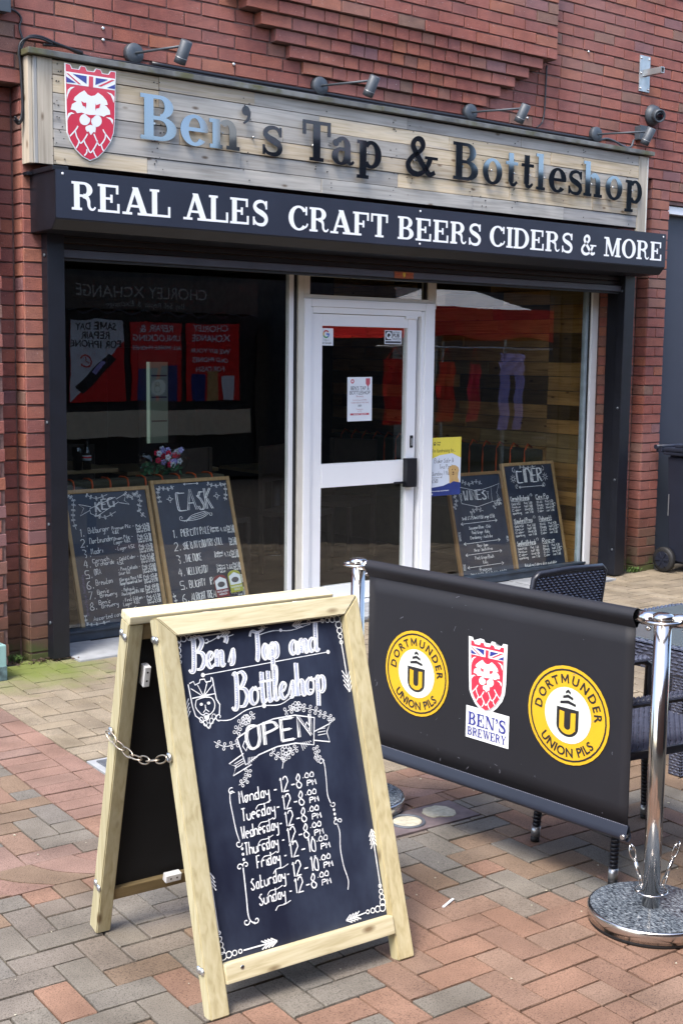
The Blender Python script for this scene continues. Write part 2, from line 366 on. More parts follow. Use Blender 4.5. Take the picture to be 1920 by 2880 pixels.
def stroke(bm, fr, pts, w, z=0, th=0, closed=False):
    """a ribbon of width w (number or function of 0..1 and direction) along 2-D points"""
    n = len(pts)
    if n < 2: return
    L, Rr = [], []
    for i in range(n):
        a = pts[i-1] if (i or closed) else pts[i]; b = pts[(i+1) % n] if (i < n-1 or closed) else pts[i]
        dx, dy = b[0]-a[0], b[1]-a[1]; l = math.hypot(dx, dy) or 1; dx /= l; dy /= l
        ww = (w(i/(n-1), dx, dy) if callable(w) else w)/2
        L.append((pts[i][0]-dy*ww, pts[i][1]+dx*ww)); Rr.append((pts[i][0]+dy*ww, pts[i][1]-dx*ww))
    vl = [bm.verts.new(fr(p[0], p[1], z)) for p in L]; vr = [bm.verts.new(fr(p[0], p[1], z)) for p in Rr]
    m_ = n if closed else n-1
    for i in range(m_): j = (i+1) % n; bm.faces.new((vr[i], vr[j], vl[j], vl[i]))
    if th:
        gl = [bm.verts.new(v.co-fr.n*th) for v in vl]; gr = [bm.verts.new(v.co-fr.n*th) for v in vr]
        for i in range(m_):
            j = (i+1) % n
            bm.faces.new((vl[i], vl[j], gl[j], gl[i])); bm.faces.new((vr[j], vr[i], gr[i], gr[j])); bm.faces.new((gl[i], gl[j], gr[j], gr[i]))
        if not closed:
            bm.faces.new((vr[0], vl[0], gl[0], gr[0])); bm.faces.new((vl[-1], vr[-1], gr[-1], gl[-1]))

# ---------------------------------------------------------------- objects
def setp(o, label=None, cat=None, group=None, kind=None):
    if label: o['label'] = label
    if cat: o['category'] = cat
    if group: o['group'] = group
    if kind: o['kind'] = kind
    return o
def thing(name, label, cat, loc=(0, 0, 0), group=None, kind=None):
    o = bpy.data.objects.new(name, None); COL.objects.link(o); o.empty_display_size = .1
    o.location = loc; return setp(o, label, cat, group, kind)
def base(o):
    while o.parent: o = o.parent
    return o.location
def obj(name, bm, mat, parent=None, label=None, cat=None, group=None, kind=None, loc=None, fix=True, flat=True):
    """link a bmesh (authored in world coordinates) as one object"""
    L = Vector(loc) if loc is not None else (base(parent).copy() if parent else O3.copy())
    if L.length: bmesh.ops.translate(bm, vec=-L, verts=bm.verts)
    if fix: bmesh.ops.recalc_face_normals(bm, faces=bm.faces)
    me = bpy.data.meshes.new(name); bm.to_mesh(me); bm.free()
    for mm in (mat if isinstance(mat, (list, tuple)) else [mat]): me.materials.append(mm)
    o = bpy.data.objects.new(name, me); COL.objects.link(o)
    if parent: o.parent = parent
    else: o.location = L
    return setp(o, label, cat, group, kind)
def NB(): return bmesh.new()
def copy_tree(o, parent=None):
    c = o.copy(); COL.objects.link(c); c.parent = parent
    for ch in o.children: copy_tree(ch, c)
    return c

# ---------------------------------------------------------------- lettering
GC = {}
def glyphs(bold, chars):
    fs = []
    def mk(t):
        c = bpy.data.curves.new('t', 'FONT'); c.body = t; c.size = 1; c.resolution_u = 3
        if bold: c.offset = bold
        o = bpy.data.objects.new('t', c); COL.objects.link(o); return o
    tr = {ch: (mk(ch), mk(ch+'.'), mk('.')) for ch in chars}
    bpy.context.view_layer.update(); dg = bpy.context.evaluated_depsgraph_get()
    for ch, (a, b, d) in tr.items():
        me = bpy.data.meshes.new_from_object(a.evaluated_get(dg))
        vs = [tuple(v.co[:2]) for v in me.vertices]; fc = [tuple(p.vertices) for p in me.polygons]
        mb = bpy.data.meshes.new_from_object(b.evaluated_get(dg)); md = bpy.data.meshes.new_from_object(d.evaluated_get(dg))
        adv = max(v.co.x for v in mb.vertices) - max(v.co.x for v in md.vertices)
        GC[(bool(bold), ch)] = (vs, fc, adv)
        for q in (me, mb, md): bpy.data.meshes.remove(q)
    for t in tr.values():
        for o in t:
            c = o.data; bpy.data.objects.remove(o); bpy.data.curves.remove(c)
CH = "ABCDEFGHIJKLMNOPQRSTUVWXYZabcdefghijklmnopqrstuvwxyz0123456789&'-.%!:#"
glyphs(0, CH); glyphs(.022, CH)
_h = max(v[1] for v in GC[(True, 'E')][0])
GC[(True, 'M')] = ([(.06, 0), (.19, 0), (.19, _h), (.06, _h), (.66, 0), (.79, 0), (.79, _h), (.66, _h), (.19, _h), (.19, _h*.62), (.425, .12*_h), (.425, .46*_h), (.66, _h), (.66, _h*.62)],
                   [(0, 1, 2, 3), (4, 5, 6, 7), (9, 10, 11, 8), (10, 13, 12, 11)], .85)
def twidth(s, size, bold=False, sp=1.): return sum((.32 if c == ' ' else GC[(bold, c)][2])*sp for c in s)*size
def text(bm, fr, s, x, y, size, bold=False, z=.001, align='L', sx=1., sp=1.):
    w = twidth(s, size, bold, sp)*sx
    if align == 'C': x -= w/2
    if align == 'R': x -= w
    for c in s:
        if c == ' ': x += .32*size*sx*sp; continue
        vs, fc, adv = GC[(bold, c)]
        vv = [bm.verts.new(fr(x+a*size*sx, y+b*size, z)) for a, b in vs]
        for f in fc: bm.faces.new([vv[i] for i in f])
        x += adv*size*sx*sp
    return x
def arc_text(bm, fr, s, cx, cy, r, size, mid, inward=False, z=.001, sp=1.08):
    tot = twidth(s, size, True, sp); sgn = 1 if inward else -1
    a = R(mid) - sgn*tot/r/2
    for c in s:
        adv = .32*sp if c == ' ' else GC[(True, c)][2]*sp
        a += sgn*adv*size/r/2
        if c != ' ':
            rot = a+math.pi/2 if inward else a-math.pi/2
            vs, fc, _ = GC[(True, c)]
            vv = []
            for px, py in vs:
                px = (px-adv/sp/2)*size; py = py*size - (0 if not inward else 0)
                vv.append(bm.verts.new(fr(cx+math.cos(a)*r+px*math.cos(rot)-py*math.sin(rot), cy+math.sin(a)*r+px*math.sin(rot)+py*math.cos(rot), z)))
            for f in fc: bm.faces.new([vv[i] for i in f])
        a += sgn*adv*size/r/2
# slab-serif letters: r = rectangle, l = line with width, e = elliptical ring, p = polygon, s = smooth stroke, d = disc
def st(x, y0=0, y1=1, w=.2, t=(.08, .08), b=(.08, .08), h=.09):
    q = [('r', x, y0+.004, x+w, y1-.004)]
    if t: q.append(('r', x-t[0], y1-h, x+w+t[1], y1))
    if b: q.append(('r', x-b[0], y0, x+w+b[1], y0+h))
    return q
S_ = [(.64, .76), (.56, .91), (.40, .955), (.22, .89), (.15, .74), (.24, .60), (.44, .50), (.60, .38), (.635, .22), (.54, .075), (.36, .045), (.2, .1), (.1, .25)]
SLAB = {
 'R': (.90, st(.08)+[('e', .42, .735, .31, .265, .2, .09, -90, 90), ('r', .28, .91, .43, 1), ('r', .28, .47, .43, .56), ('s', [(.40, .52), (.53, .46), (.59, .34), (.60, .18), (.66, .07), (.76, .06), (.83, .15)], .17, .06)]),
 'E': (.86, st(.08, t=(.08, 0), b=(.08, 0))+[('r', .27, .91, .74, .998), ('r', .65, .68, .74, .95), ('r', .27, .46, .5, .545), ('r', .44, .36, .53, .65), ('r', .27, .002, .78, .09), ('r', .69, .05, .78, .34)]),
 'A': (1.0, [('p', [(.42, 1), (.54, 1), (.24, .05), (.12, .05)]), ('p', [(.36, 1), (.58, 1), (.92, .05), (.68, .05)]), ('r', .22, .27, .70, .36), ('r', 0, 0, .36, .09), ('r', .56, 0, 1.02, .09)]),
 'L': (.84, st(.08, b=(.08, 0))+[('r', .27, .002, .78, .09), ('r', .69, .05, .78, .40)]),
 'S': (.76, [('s', S_, .1, .22), ('r', .60, .66, .68, .985), ('r', .07, .015, .15, .34)]),
 'C': (.90, [('e', .46, .5, .44, .51, .21, .09, 38, 318), ('r', .74, .64, .82, .985), ('s', [(.74, .13), (.80, .2), (.84, .30)], .08, .08)]),
 'F': (.80, st(.08, t=(.08, 0), b=(.08, .12))+[('r', .27, .91, .74, .998), ('r', .65, .66, .74, .95), ('r', .27, .46, .5, .545), ('r', .44, .36, .53, .65)]),
 'T': (.86, st(.32, t=None, b=(.1, .1))+[('r', .02, .91, .82, 1), ('r', .02, .64, .11, .95), ('r', .73, .64, .82, .95)]),
 'I': (.40, st(.10)),
 'D': (.94, st(.08, t=(.08, 0), b=(.08, 0))+[('e', .38, .5, .50, .5, .21, .095, -90, 90), ('r', .27, .905, .39, .999), ('r', .27, .001, .39, .095)]),
 'B': (.86, st(.08, t=(.08, 0), b=(.08, 0))+[('e', .42, .75, .29, .25, .19, .085, -90, 90), ('e', .42, .27, .36, .27, .21, .09, -90, 90), ('r', .27, .915, .43, .999), ('r', .27, .455, .43, .54), ('r', .27, .001, .43, .09)]),
 'M': (1.12, [('r', .12, .05, .21, .97), ('r', .80, .05, 1.0, .97), ('p', [(.06, .998), (.30, .998), (.60, .12), (.50, .03)]), ('p', [(.80, .998), (.90, .998), (.60, .03), (.50, .03)]), ('r', 0, 0, .33, .09), ('r', .71, 0, 1.09, .09), ('r', 0, .91, .28, 1), ('r', .82, .91, 1.09, 1)]),
 'O': (.98, [('e', .48, .5, .46, .515, .21, .09, 0, 360)]),
 'N': (1.0, [('r', .12, .05, .20, .97), ('r', .78, .03, .86, .97), ('p', [(.06, .998), (.3, .998), (.86, .03), (.66, .03)]), ('r', 0, 0, .32, .08), ('r', 0, .92, .28, 1), ('r', .64, .92, .98, 1)]),
 'W': (1.3, [('p', [(.08, .97), (.3, .97), (.52, .02), (.38, .02)]), ('p', [(.60, .9), (.68, .9), (.50, .02), (.40, .02)]), ('p', [(.54, .97), (.76, .97), (.98, .02), (.84, .02)]), ('p', [(1.12, .97), (1.2, .97), (.96, .02), (.86, .02)]), ('r', 0, .92, .4, 1), ('r', .48, .92, .84, 1), ('r', 1.02, .92, 1.3, 1)]),
 'Y': (.96, [('p', [(.06, .97), (.3, .97), (.56, .42), (.36, .42)]), ('p', [(.76, .97), (.84, .97), (.54, .42), (.44, .42)]), ('r', .37, .05, .56, .5), ('r', 0, .92, .38, 1), ('r', .64, .92, .96, 1), ('r', .28, 0, .66, .08)]),
 '&': (1.04, [('s', [(.90, .12), (.78, .05), (.66, .12), (.30, .62), (.24, .80), (.33, .94), (.47, .93), (.53, .80), (.46, .65), (.22, .46), (.10, .26), (.18, .08), (.38, .02), (.58, .12), (.70, .30), (.76, .46)], .12, .17), ('r', .60, .44, .98, .52)]),
 "'": (.30, [('d', .14, .9, .105), ('s', [(.22, .9), (.21, .74), (.08, .62)], .1, .04)]),
 'e': (.70, [('e', .34, .34, .33, .355, .19, .08, 5, 320), ('r', .16, .315, .655, .40)]),
 'n': (.82, st(.08, 0, .67, t=(.08, 0), b=(.07, .06))+[('r', .52, .004, .71, .42), ('r', .45, 0, .79, .09), ('e', .46, .40, .25, .285, .19, .13, 0, 140)]),
 's': (.60, [('s', [(x*.80, y*.69) for x, y in S_], .08, .17), ('r', .49, .45, .55, .68), ('r', .05, .01, .11, .24)]),
 'a': (.72, [('e', .29, .20, .27, .215, .18, .075, 60, 360), ('r', .40, .06, .585, .5), ('e', .34, .45, .245, .24, .18, .09, 0, 150), ('d', .14, .52, .09), ('s', [(.5, .1), (.6, .04), (.69, .1)], .1, .06), ('r', .24, .34, .42, .42)]),
 'p': (.80, st(.08, -.28, .67, t=(.08, 0), b=(.08, .08))+[('e', .43, .335, .32, .35, .19, .09, -140, 140)]),
 'o': (.74, [('e', .36, .34, .35, .36, .19, .08, 0, 360)]),
 't': (.52, [('r', .13, .12, .32, .90), ('r', .02, .58, .49, .67), ('s', [(.22, .16), (.25, .07), (.35, .05), (.46, .14)], .14, .06)]),
 'l': (.38, st(.09, 0, 1, t=(.09, 0))),
 'h': (.82, st(.08, 0, 1, t=(.08, 0), b=(.07, .06))+[('r', .52, .004, .71, .42), ('r', .45, 0, .79, .09), ('e', .46, .40, .25, .285, .19, .13, 0, 140)]),
}
def ering(bm, fr, cx, cy, rx, ry, tx, ty, a0, a1, S, x, y, sx, z, th):
    n = max(8, int((a1-a0)/10)); full = a1-a0 >= 360
    po = ell(cx, cy, rx, ry, n, a0, a1); pi = ell(cx, cy, rx-tx, ry-ty, n, a0, a1)
    T = lambda p: (x+p[0]*S*sx, y+p[1]*S)
    vo = [bm.verts.new(fr(*T(p), z)) for p in po]; vi = [bm.verts.new(fr(*T(p), z)) for p in pi]
    k = len(vo); mm = k if full else k-1
    if th: go = [bm.verts.new(v.co-fr.n*th) for v in vo]; gi = [bm.verts.new(v.co-fr.n*th) for v in vi]
    for i in range(mm):
        j = (i+1) % k; bm.faces.new((vi[i], vo[i], vo[j], vi[j]))
        if th: bm.faces.new((vo[j], vo[i], go[i], go[j])); bm.faces.new((vi[i], vi[j], gi[j], gi[i]))
def slab(bm, fr, s, x, y, S, sx=1., z=.001, th=0, sp=.02, stepz=.00006):
    zz = z
    for ch in s:
        if ch == ' ': x += .42*S*sx; continue
        adv, pr = SLAB[ch]
        for q in pr:
            zz = z + stepz*(pr.index(q))
            T = lambda p: (x+p[0]*S*sx, y+p[1]*S)
            if q[0] == 'r': poly(bm, fr, [T((q[1], q[2])), T((q[3], q[2])), T((q[3], q[4])), T((q[1], q[4]))], zz, th)
            elif q[0] == 'p': poly(bm, fr, [T(p) for p in q[1]], zz, th)
            elif q[0] == 'd': poly(bm, fr, [T(p) for p in ell(q[1], q[2], q[3]*1, q[3], 20)], zz, th)
            elif q[0] == 'e': ering(bm, fr, *q[1:], S, x, y, sx, zz, th)
            elif q[0] == 's':
                pts = [T(p) for p in smooth_pts(q[1], 5)]
                if ch in 'Ss': wf = lambda t, dx, dy, a=q[2], b=q[3]: S*(a+(b-a)*max(0, 1-abs(t-.5)*2.6))
                elif ch == '&': wf = lambda t, dx, dy, a=q[2], b=q[3]: S*(a+(b-a)*abs(dx*.5-dy*.85))
                else: wf = lambda t, dx, dy, a=q[2], b=q[3]: S*(a+(b-a)*t)
                stroke(bm, fr, pts, wf, zz, th)
        x += (adv+sp)*S*sx
    return x
def slabw(s, S, sx=1., sp=.02): return sum((.42 if c == ' ' else SLAB[c][0]+sp) for c in s)*S*sx
# chalk handwriting: strokes on a 0..6 x 0..9 grid, base line 3, x-height 6, capitals 9
HW = {'a': '46261514132343 464333', 'b': '0903 0516364544433313', 'c': '4536261514132343', 'd': '4536160514031343 4943', 'e': '0545361605041323 43', 'f': '4939281813 0636', 'g': '4616051404133445 46413010', 'h': '0903 051636454443', 'i': '1613 1818', 'j': '26211000 2828', 'k': '0903 46040533 0543', 'l': '0904132333'[:8], 'm': '0603 05162523 2536464543'[:20], 'n': '0603 0516364543', 'o': '2616051404132334354626', 'p': '0600 0516364544433313', 'q': '4616051403234445 46405011', 'r': '0603 05163646', 's': '4636160514343423130414'[:20], 't': '1913233343 0636', 'u': '06041333444643'[:14], 'v': '06134346'[:8], 'w': '060323354363'[:8]+'3563 6663', 'x': '0643 0346', 'y': '06143445 46413010', 'z': '06460343', 'A': '033963 1545', 'B': '0903 0939485756460636'[:16]+' 06365554434303'[:15], 'C': '5848280804134353', 'D': '0903 093957555343303'[:16], 'E': '490903 0636 0343', 'F': '490903 0636', 'G': '5848280705132343535626'[:20], 'H': '0903 4943 0646', 'I': '1913', 'J': '3934231304', 'K': '0903 4906 1643', 'L': '090343', 'M': '0309263943'[:10]+'', 'N': '03094349', 'O': '3919070513334547493'[:18], 'P': '0903 0939484706', 'Q': '3919070513334547 3452', 'R': '0903 0939484706 1643', 'S': '4838281707263535443313'[:22]+'04', 'T': '0949 2923', 'U': '090513334549', 'V': '092349', 'W': '0913263343'[:8]+'49', 'X': '0943 0349', 'Y': '092649 2623', 'Z': '09490343', '0': '2918060413333746 482919'[:14]+'2819', '1': '1829 2923', '2': '0819394736030343', '3': '0929483726 2645443313'[:9]+' 26454333130'[:10], '4': '29054505'[:4]+'45 3833', '5': '490906364544433303', '6': '3918060413334435160'[:18], '7': '094913', '8': '2918071635443313040526373829'[:28], '9': '4729190716364749 4843', '-': '1545', '.': '1314', ',': '1312', '%': '4903 1918181919 34334344 ', "'": '1918', '&': '4319283705134446'[:16], '!': '1915 1314', '£': '4838281613 0353 0636', ':': '1515 1313'}
def hand(bm, fr, s, x, y, h, w, z=.0008, sx=.62, slant=.08, align='L', rise=0., jit=.0, fit=0):
    """chalk writing: h = capital height"""
    g = h/6.
    adv = lambda c: (3.2 if c == ' ' else 1.6+max(int(q[0]) for q in pairs(c)))*g*sx
    def pairs(c):
        t = HW.get(c, '').replace(' ', '')
        return [t[i:i+2] for i in range(0, len(t)-1, 2)] or ['20']
    if fit: sx = sx*fit/max(1e-6, sum(adv(c) for c in s)); adv = lambda c: (3.2 if c == ' ' else 1.6+max(int(q[0]) for q in pairs(c)))*g*sx
    W = sum(adv(c) for c in s)
    if align == 'C': x -= W/2
    if align == 'R': x -= W
    x0 = x
    for c in s:
        if c != ' ':
            for part in HW.get(c, '').split(' '):
                if len(part) < 4: continue
                P = [(int(part[i]), int(part[i+1])-3) for i in range(0, len(part)-1, 2)]
                pp = [(x+(a+b*slant)*g*sx+rnd.uniform(-jit, jit), y+b*g+(x-x0)*rise+rnd.uniform(-jit, jit)) for a, b in P]
                pp = smooth_pts(pp, 3) if c not in 'AEFHIKLMNTVWXYZ147' else pp
                stroke(bm, fr, pp, w, z)
        x += adv(c)
    return x
MT['greyV'] = wood('grey_edge', [(.20, .20, .19), (.34, .34, .33), (.42, .42, .40)], 'Z', .4)
MT['white_edge'] = plain('pale_edge', (.62, .60, .53), .6, var=.15)
MT['sill'] = plain('sill_paint', (.035, .05, .07), .4, var=.4, scale=9)
MT['alublue'] = plain('grey_blue_bead', (.33, .40, .44), .4)
MT['bglass'] = plain('black_lens', (.004, .004, .006), .06, spec=.8)
MT['slate'] = plain('slate_print', (.06, .07, .10), .7); MT['pinkprint'] = plain('pink_print', (.45, .22, .26), .7); MT['redprint'] = plain('red_print', (.55, .10, .13), .6)
MT['teal_grime'] = plain('teal_grime', (.12, .19, .20), .7, var=.7, scale=22, bs=.4)
MT['paperpale'] = plain('poster_white', (.66, .72, .80), .6, var=.02)
# ================================================================ PAVEMENT
def visible(p, mx=40):
    d = Vector(p)-CAM; z = d.dot(fw)
    if z <= .1: return None
    x = 960+3575.9*d.dot(r2)/z; y = 1440-3575.9*d.dot(u2)/z
    if -mx < x < 1920+mx and -mx < y < 2880+mx: return z
    return None
ground = NB(); box(ground, (-40, -40, -.30), (40, 14, -.075)); obj('ground', ground, MT['earth'], kind='structure')
pav = NB(); box(pav, (-3.2, -7.3, -.07), (7.6, .13, -.013))
pavement = obj('pavement', pav, MT['earth'], kind='structure')
PO = Vector((-1.34, -2.572, 0)); PA = -.055; PU = Vector((math.cos(PA), math.sin(PA), 0)); PV = Vector((-math.sin(PA), math.cos(PA), 0))
def pavmesh(name, lx, ly, seed, wav=False):
    bm = NB(); q = random.Random(seed)
    lx -= .0062; ly -= .0062
    bbox(bm, (-lx/2, -ly/2, -.05), (lx/2, ly/2, 0), .0035)
    for v in bm.verts:
        v.co.x += q.uniform(-.0008, .0008); v.co.y += q.uniform(-.0008, .0008)
        if v.co.z > -.01: v.co.z += q.uniform(-.0006, .0006)
    bmesh.ops.recalc_face_normals(bm, faces=bm.faces)
    me = bpy.data.meshes.new(name); bm.to_mesh(me); bm.free(); return me
PM = {}
for i in range(3):
    PM[('f', i)] = pavmesh('paver_block', .2, .1, i); PM[('h', i)] = pavmesh('paver_half', .1, .1, 10+i)
def wavemesh(seed):
    bm = NB(); a = []
    L = .198
    left = [(0, 0), (.045, -.028), (.085, -.085), (.125, -.135), (.185, -.165)]
    left = [(.015, 0), (.035, -.05), (.07, -.105), (.115, -.15), (.17, -.196)]
    lf = smooth_pts(left, 3); rg = [(p[0]+.1415, p[1]) for p in lf]
    pts = [(p[0]+.002, p[1]-.002) for p in lf]+list(reversed(rg))
    poly(bm, W0, pts, 0, .05)
    bmesh.ops.recalc_face_normals(bm, faces=bm.faces)
    me = bpy.data.meshes.new('paver_wave'); bm.to_mesh(me); bm.free(); return me
PM['w'] = wavemesh(1)
pcs = []   # (mesh key, centre s, t, rotated, colour)
holes = [(.605, .892, .625, .905), (1.165, 1.565, -.475, -.285)]   # covers set in the paving (s0,s1,t0,t1)
def inhole(s, t, hx, hy):
    for a, b, c, d in holes:
        if s+hx > a+.006 and s-hx < b-.006 and t+hy > c+.006 and t-hy < d-.006: return True
    return False
q = random.Random(5)
def colour(s, t):
    if t > .0 and s > .6: return 'tan'
    if t > 0 and s < .3: return q.choices(['grey', 'brown', 'pink', 'red'], [5, 3, 2, 1])[0]
    # foreground field
    if s < .62 and t < -.2: return q.choices(['grey', 'brown', 'red'], [9, 1.2, 1.5])[0]
    if t < -.93 - .0*(s) and .62 < s < 1.02 + (-.93-t)*.15: return 'red'
    if t < -1.22 and s < 1.35+(-1.22-t)*.3: return q.choices(['red', 'grey'], [12, 1])[0]
    if s > 1.45: return q.choices(['grey', 'brown', 'red'], [4, 5, .8])[0]
    return q.choices(['grey', 'brown', 'red'], [9, 2, .7])[0]
def put(k, s, t, rot, c):
    hx, hy = (.1, .05) if k == 'f' else (.05, .05)
    if rot: hx, hy = hy, hx
    P = PO+PU*s+PV*t
    if P.y+.1 > .13 - .0 or (P.y > -.17 and P.x > .07 and P.x < 4.55): return
    cut = [(s-hx, s+hx, t-hy, t+hy)]; hit = False
    for a, b, c0, d0 in holes:
        nx = []
        for e, f, g, h in cut:
            if f <= a or e >= b or h <= c0 or g >= d0: nx.append((e, f, g, h)); continue
            hit = True
            if e < a: nx.append((e, a, g, h))
            if f > b: nx.append((b, f, g, h))
            e2, f2 = max(e, a), min(f, b)
            if g < c0: nx.append((e2, f2, g, c0))
            if h > d0: nx.append((e2, f2, d0, h))
        cut = nx
    if hit:
        for e, f, g, h in cut:
            if f-e > .014 and h-g > .014:
                key = ('c', round(f-e, 3), round(h-g, 3))
                if key not in PM: PM[key] = pavmesh('paver_cut', f-e, h-g, 3)
                pcs.append((key, (e+f)/2, (g+h)/2, 0, c))
        return
    if visible(P, 260): pcs.append((k, s, t, rot, c))
# the red band running towards the shop and the band of wave blocks across
for i in range(0, 28):
    t = .05+.1*i
    put('f', .4, t, 0, 'pink' if t > .25 else 'red')
for i in range(0, 14): put('f', .55, .1+.2*i, 1, 'pink' if i > 1 else 'red')
for i in range(-6, 26):
    s = i*.1475
    pcs.append(('w', s, 0, 0, q.choice(['pink', 'pink', 'grey', 'brown', 'red']) if s < .5 else q.choice(['red', 'pink', 'red', 'brown'])))
for i in range(0, 20): put('f', .7+.2*i, .05, 0, 'red')
for i in range(0, 14): put('f', 1.1+.2*i, -.25, 0, 'red')
def herring(region):
    for i in range(-24, 92):
        for j in range(-24, 34):
            k = (i-j) % 4
            if k == 0: tiles = [(i, j), (i+1, j)]
            elif k == 2: tiles = [(i, j), (i, j-1)]
            else: continue
            # horizontal tile covers cells (i,j),(i+1,j); vertical covers (i,j),(i,j+1)
            cells = tiles; ok = [region((a+.5)*.1, (b+.5)*.1) for a, b in cells]
            if all(ok):
                s = sum(a+.5 for a, b in cells)/2*.1; t = sum(b+.5 for a, b in cells)/2*.1
                put('f', s, t, k == 2, colour(s, t))
            else:
                for o, (a, b) in zip(ok, cells):
                    if o: s, t = (a+.5)*.1, (b+.5)*.1; put('h', s, t, 0, colour(s, t) if t > 0 else q.choice(['red', 'grey', 'brown']))
def reg(s, t):
    if t > 0: return (s > .6 and t > .1) or s < .3
    if t > -.2: return False
    if s > 1.0 and t > -.3: return False
    return True
herring(reg)
# single orange halves let into the grey field
def swap(s, t):
    best = None
    for i, p in enumerate(pcs):
        if p[0] != 'f': continue
        dx, dy = abs(p[1]-s), abs(p[2]-t); hx, hy = (.1, .05) if not p[3] else (.05, .1)
        if dx <= hx and dy <= hy: best = i
    if best is None: return
    k, a, b, r, c = pcs[best]
    d = .05 if (s-a if not r else t-b) > 0 else -.05
    pcs.pop(best)
    if r: pcs.append(('h', a, b+d, 0, 'red')); pcs.append(('h', a, b-d, 0, c))
    else: pcs.append(('h', a+d, b, 0, 'red')); pcs.append(('h', a-d, b, 0, c))
for X, Y in ((-.174, -3.447), (-.159, -3.827), (.139, -3.437), (.148, -3.814), (-.449, -4.247), (-1.377, -2.83), (.45, -3.0), (.47, -3.43)):
    v = Vector((X, Y, 0))-PO; swap(v.dot(PU), v.dot(PV))
cand = []
for p in pcs:
    P = PO+PU*p[1]+PV*p[2]; d = visible(P, 60)
    cand.append((d if d else 99, p))
cand.sort(key=lambda a: a[0])
rest = {}
for n, (d, (k, s, t, rot, c)) in enumerate(cand):
    P = PO+PU*s+PV*t
    rz = PA + (math.pi/2 if rot else 0) + q.uniform(-.006, .006)
    dz = q.uniform(-.0025, .0015)
    me = PM['w'] if k == 'w' else PM[k] if isinstance(k, tuple) else PM[(k, q.randrange(3))]
    tx, ty = q.uniform(-.006, .006), q.uniform(-.006, .006)
    if n < 298 and d < 99:
        key = (me.name, c)
        if key not in PM:
            m2 = me.copy(); m2.materials.append(MT['pv_'+c]); PM[key] = m2
        o = bpy.data.objects.new('paver', PM[key]); COL.objects.link(o); o.parent = pavement
        o.location = (P.x, P.y, dz); o.rotation_euler = (tx, ty, rz)
    else:
        bm = rest.setdefault(c, NB())
        mt = Matrix.Translation((P.x, P.y, dz)) @ Matrix.Rotation(rz, 4, 'Z')
        nv = len(bm.verts); bm.from_mesh(me); bm.verts.ensure_lookup_table()
        bmesh.ops.transform(bm, matrix=mt, verts=bm.verts[nv:])
for c, bm in rest.items(): obj('paver_field', bm, MT['pvi_'+c], pavement, kind='stuff')
# pale slabs along the shop front
sl_ = [(.07, .34), (.345, .80), (.805, 1.50), (1.505, 2.20), (2.205, 3.0), (3.005, 3.8), (3.805, 4.55)]
for i, (a, b) in enumerate(sl_):
    bm = NB(); bbox(bm, (a, -.165 + (.02 if i % 2 else 0), -.05), (b, .245, .012-.004*(i % 2)), .006); obj('slab', bm, MT['concrete'], pavement)
# small square cover with a round lid, by the red band
def at(s, t): return PO+PU*s+PV*t
fc = Fr(at(.61, .63)+Vector((0, 0, .0)), PU, PV)
cv = thing('inspection_cover', 'grey square inspection cover with round lid set beside the red brick band', 'drain cover', fc.o)
bm = NB(); fbox(bm, fc, (0, 0, -.05), (.28, .27, -.002), .003); obj('surround', bm, MT['concrete'], cv)
bm = NB(); fbox(bm, fc, (.03, .03, -.03), (.25, .24, .003), .003); obj('frame', bm, MT['iron'], cv)
bm = NB(); lathe(bm, fc(.14, .135, .003), (0, 0, 1), [(0, .085), (.003, .085), (.003, .077), (.001, .076), (.001, .07), (.004, .069), (.004, .01)], 28)
for k in range(-3, 4):
    h = math.sqrt(.066**2-(k*.018)**2)
    fbox(bm, fc, (.14+k*.018-.004, .135-h, .004), (.14+k*.018+.004, .135+h, .007))
obj('lid', bm, MT['iron'], cv)
fc = Fr(at(1.17, -.47), PU, PV)
cv = thing('service_cover', 'rusty purple rectangular service cover with two pale filled openings in the paving', 'drain cover', fc.o)
bm = NB(); fbox(bm, fc, (0, 0, -.05), (.39, .18, .002), .003); obj('frame', bm, MT['purpleiron'], cv)
bm = NB(); tube(bm, [fc(.115+.062*math.cos(a*.2094), .085+.062*math.sin(a*.2094), .003) for a in range(30)], .006, 6, True); obj('ring', bm, MT['iron'], cv)
bm = NB(); poly(bm, fc, [(.115+.054*math.cos(a*.3), .085+.05*math.sin(a*.3)) for a in range(21)], .0045, .004); obj('filling', bm, MT['fill'], cv)
bm = NB(); qq = random.Random(3); poly(bm, fc, [(.275+(.062+qq.uniform(-.012, .012))*math.cos(a*.35), .10+(.058+qq.uniform(-.012, .012))*math.sin(a*.35)) for a in range(18)], .0055, .004); obj('filling', bm, MT['fill'], cv)
# paper strip, litter and leaves by the pier
bm = NB(); fbox(bm, Fr((-.43, -3.62, .0), (.9, .35, 0), (-.35, .9, 0)), (-.035, -.004, 0), (.035, .004, .003)); setp(obj('paper_strip', bm, MT['paper'], loc=(-.43, -3.62, 0)), 'thin white paper strip lying on the grey pavers beside the chalkboard', 'litter')
bm = NB(); qq = random.Random(11)
for i in range(150):
    x = -.27+qq.random()*.36; y = .08-qq.random()**1.6*.17+(.0 if x < -.15 else -.02); s = qq.uniform(.004, .014)
    if x > -.15 and y > -.015: y = -.02
    f = Fr((x, y, .004+qq.random()*.012), (qq.uniform(-1, 1), qq.uniform(-1, 1), qq.uniform(-.3, .3)), (qq.uniform(-1, 1), qq.uniform(-1, 1), .4))
    poly(bm, f, [(-s, 0), (0, -s*.5), (s, 0), (0, s*.5)], 0, .001)
obj('leaf_litter', bm, MT['leaf'], kind='stuff')
bm = NB(); qq = random.Random(12)
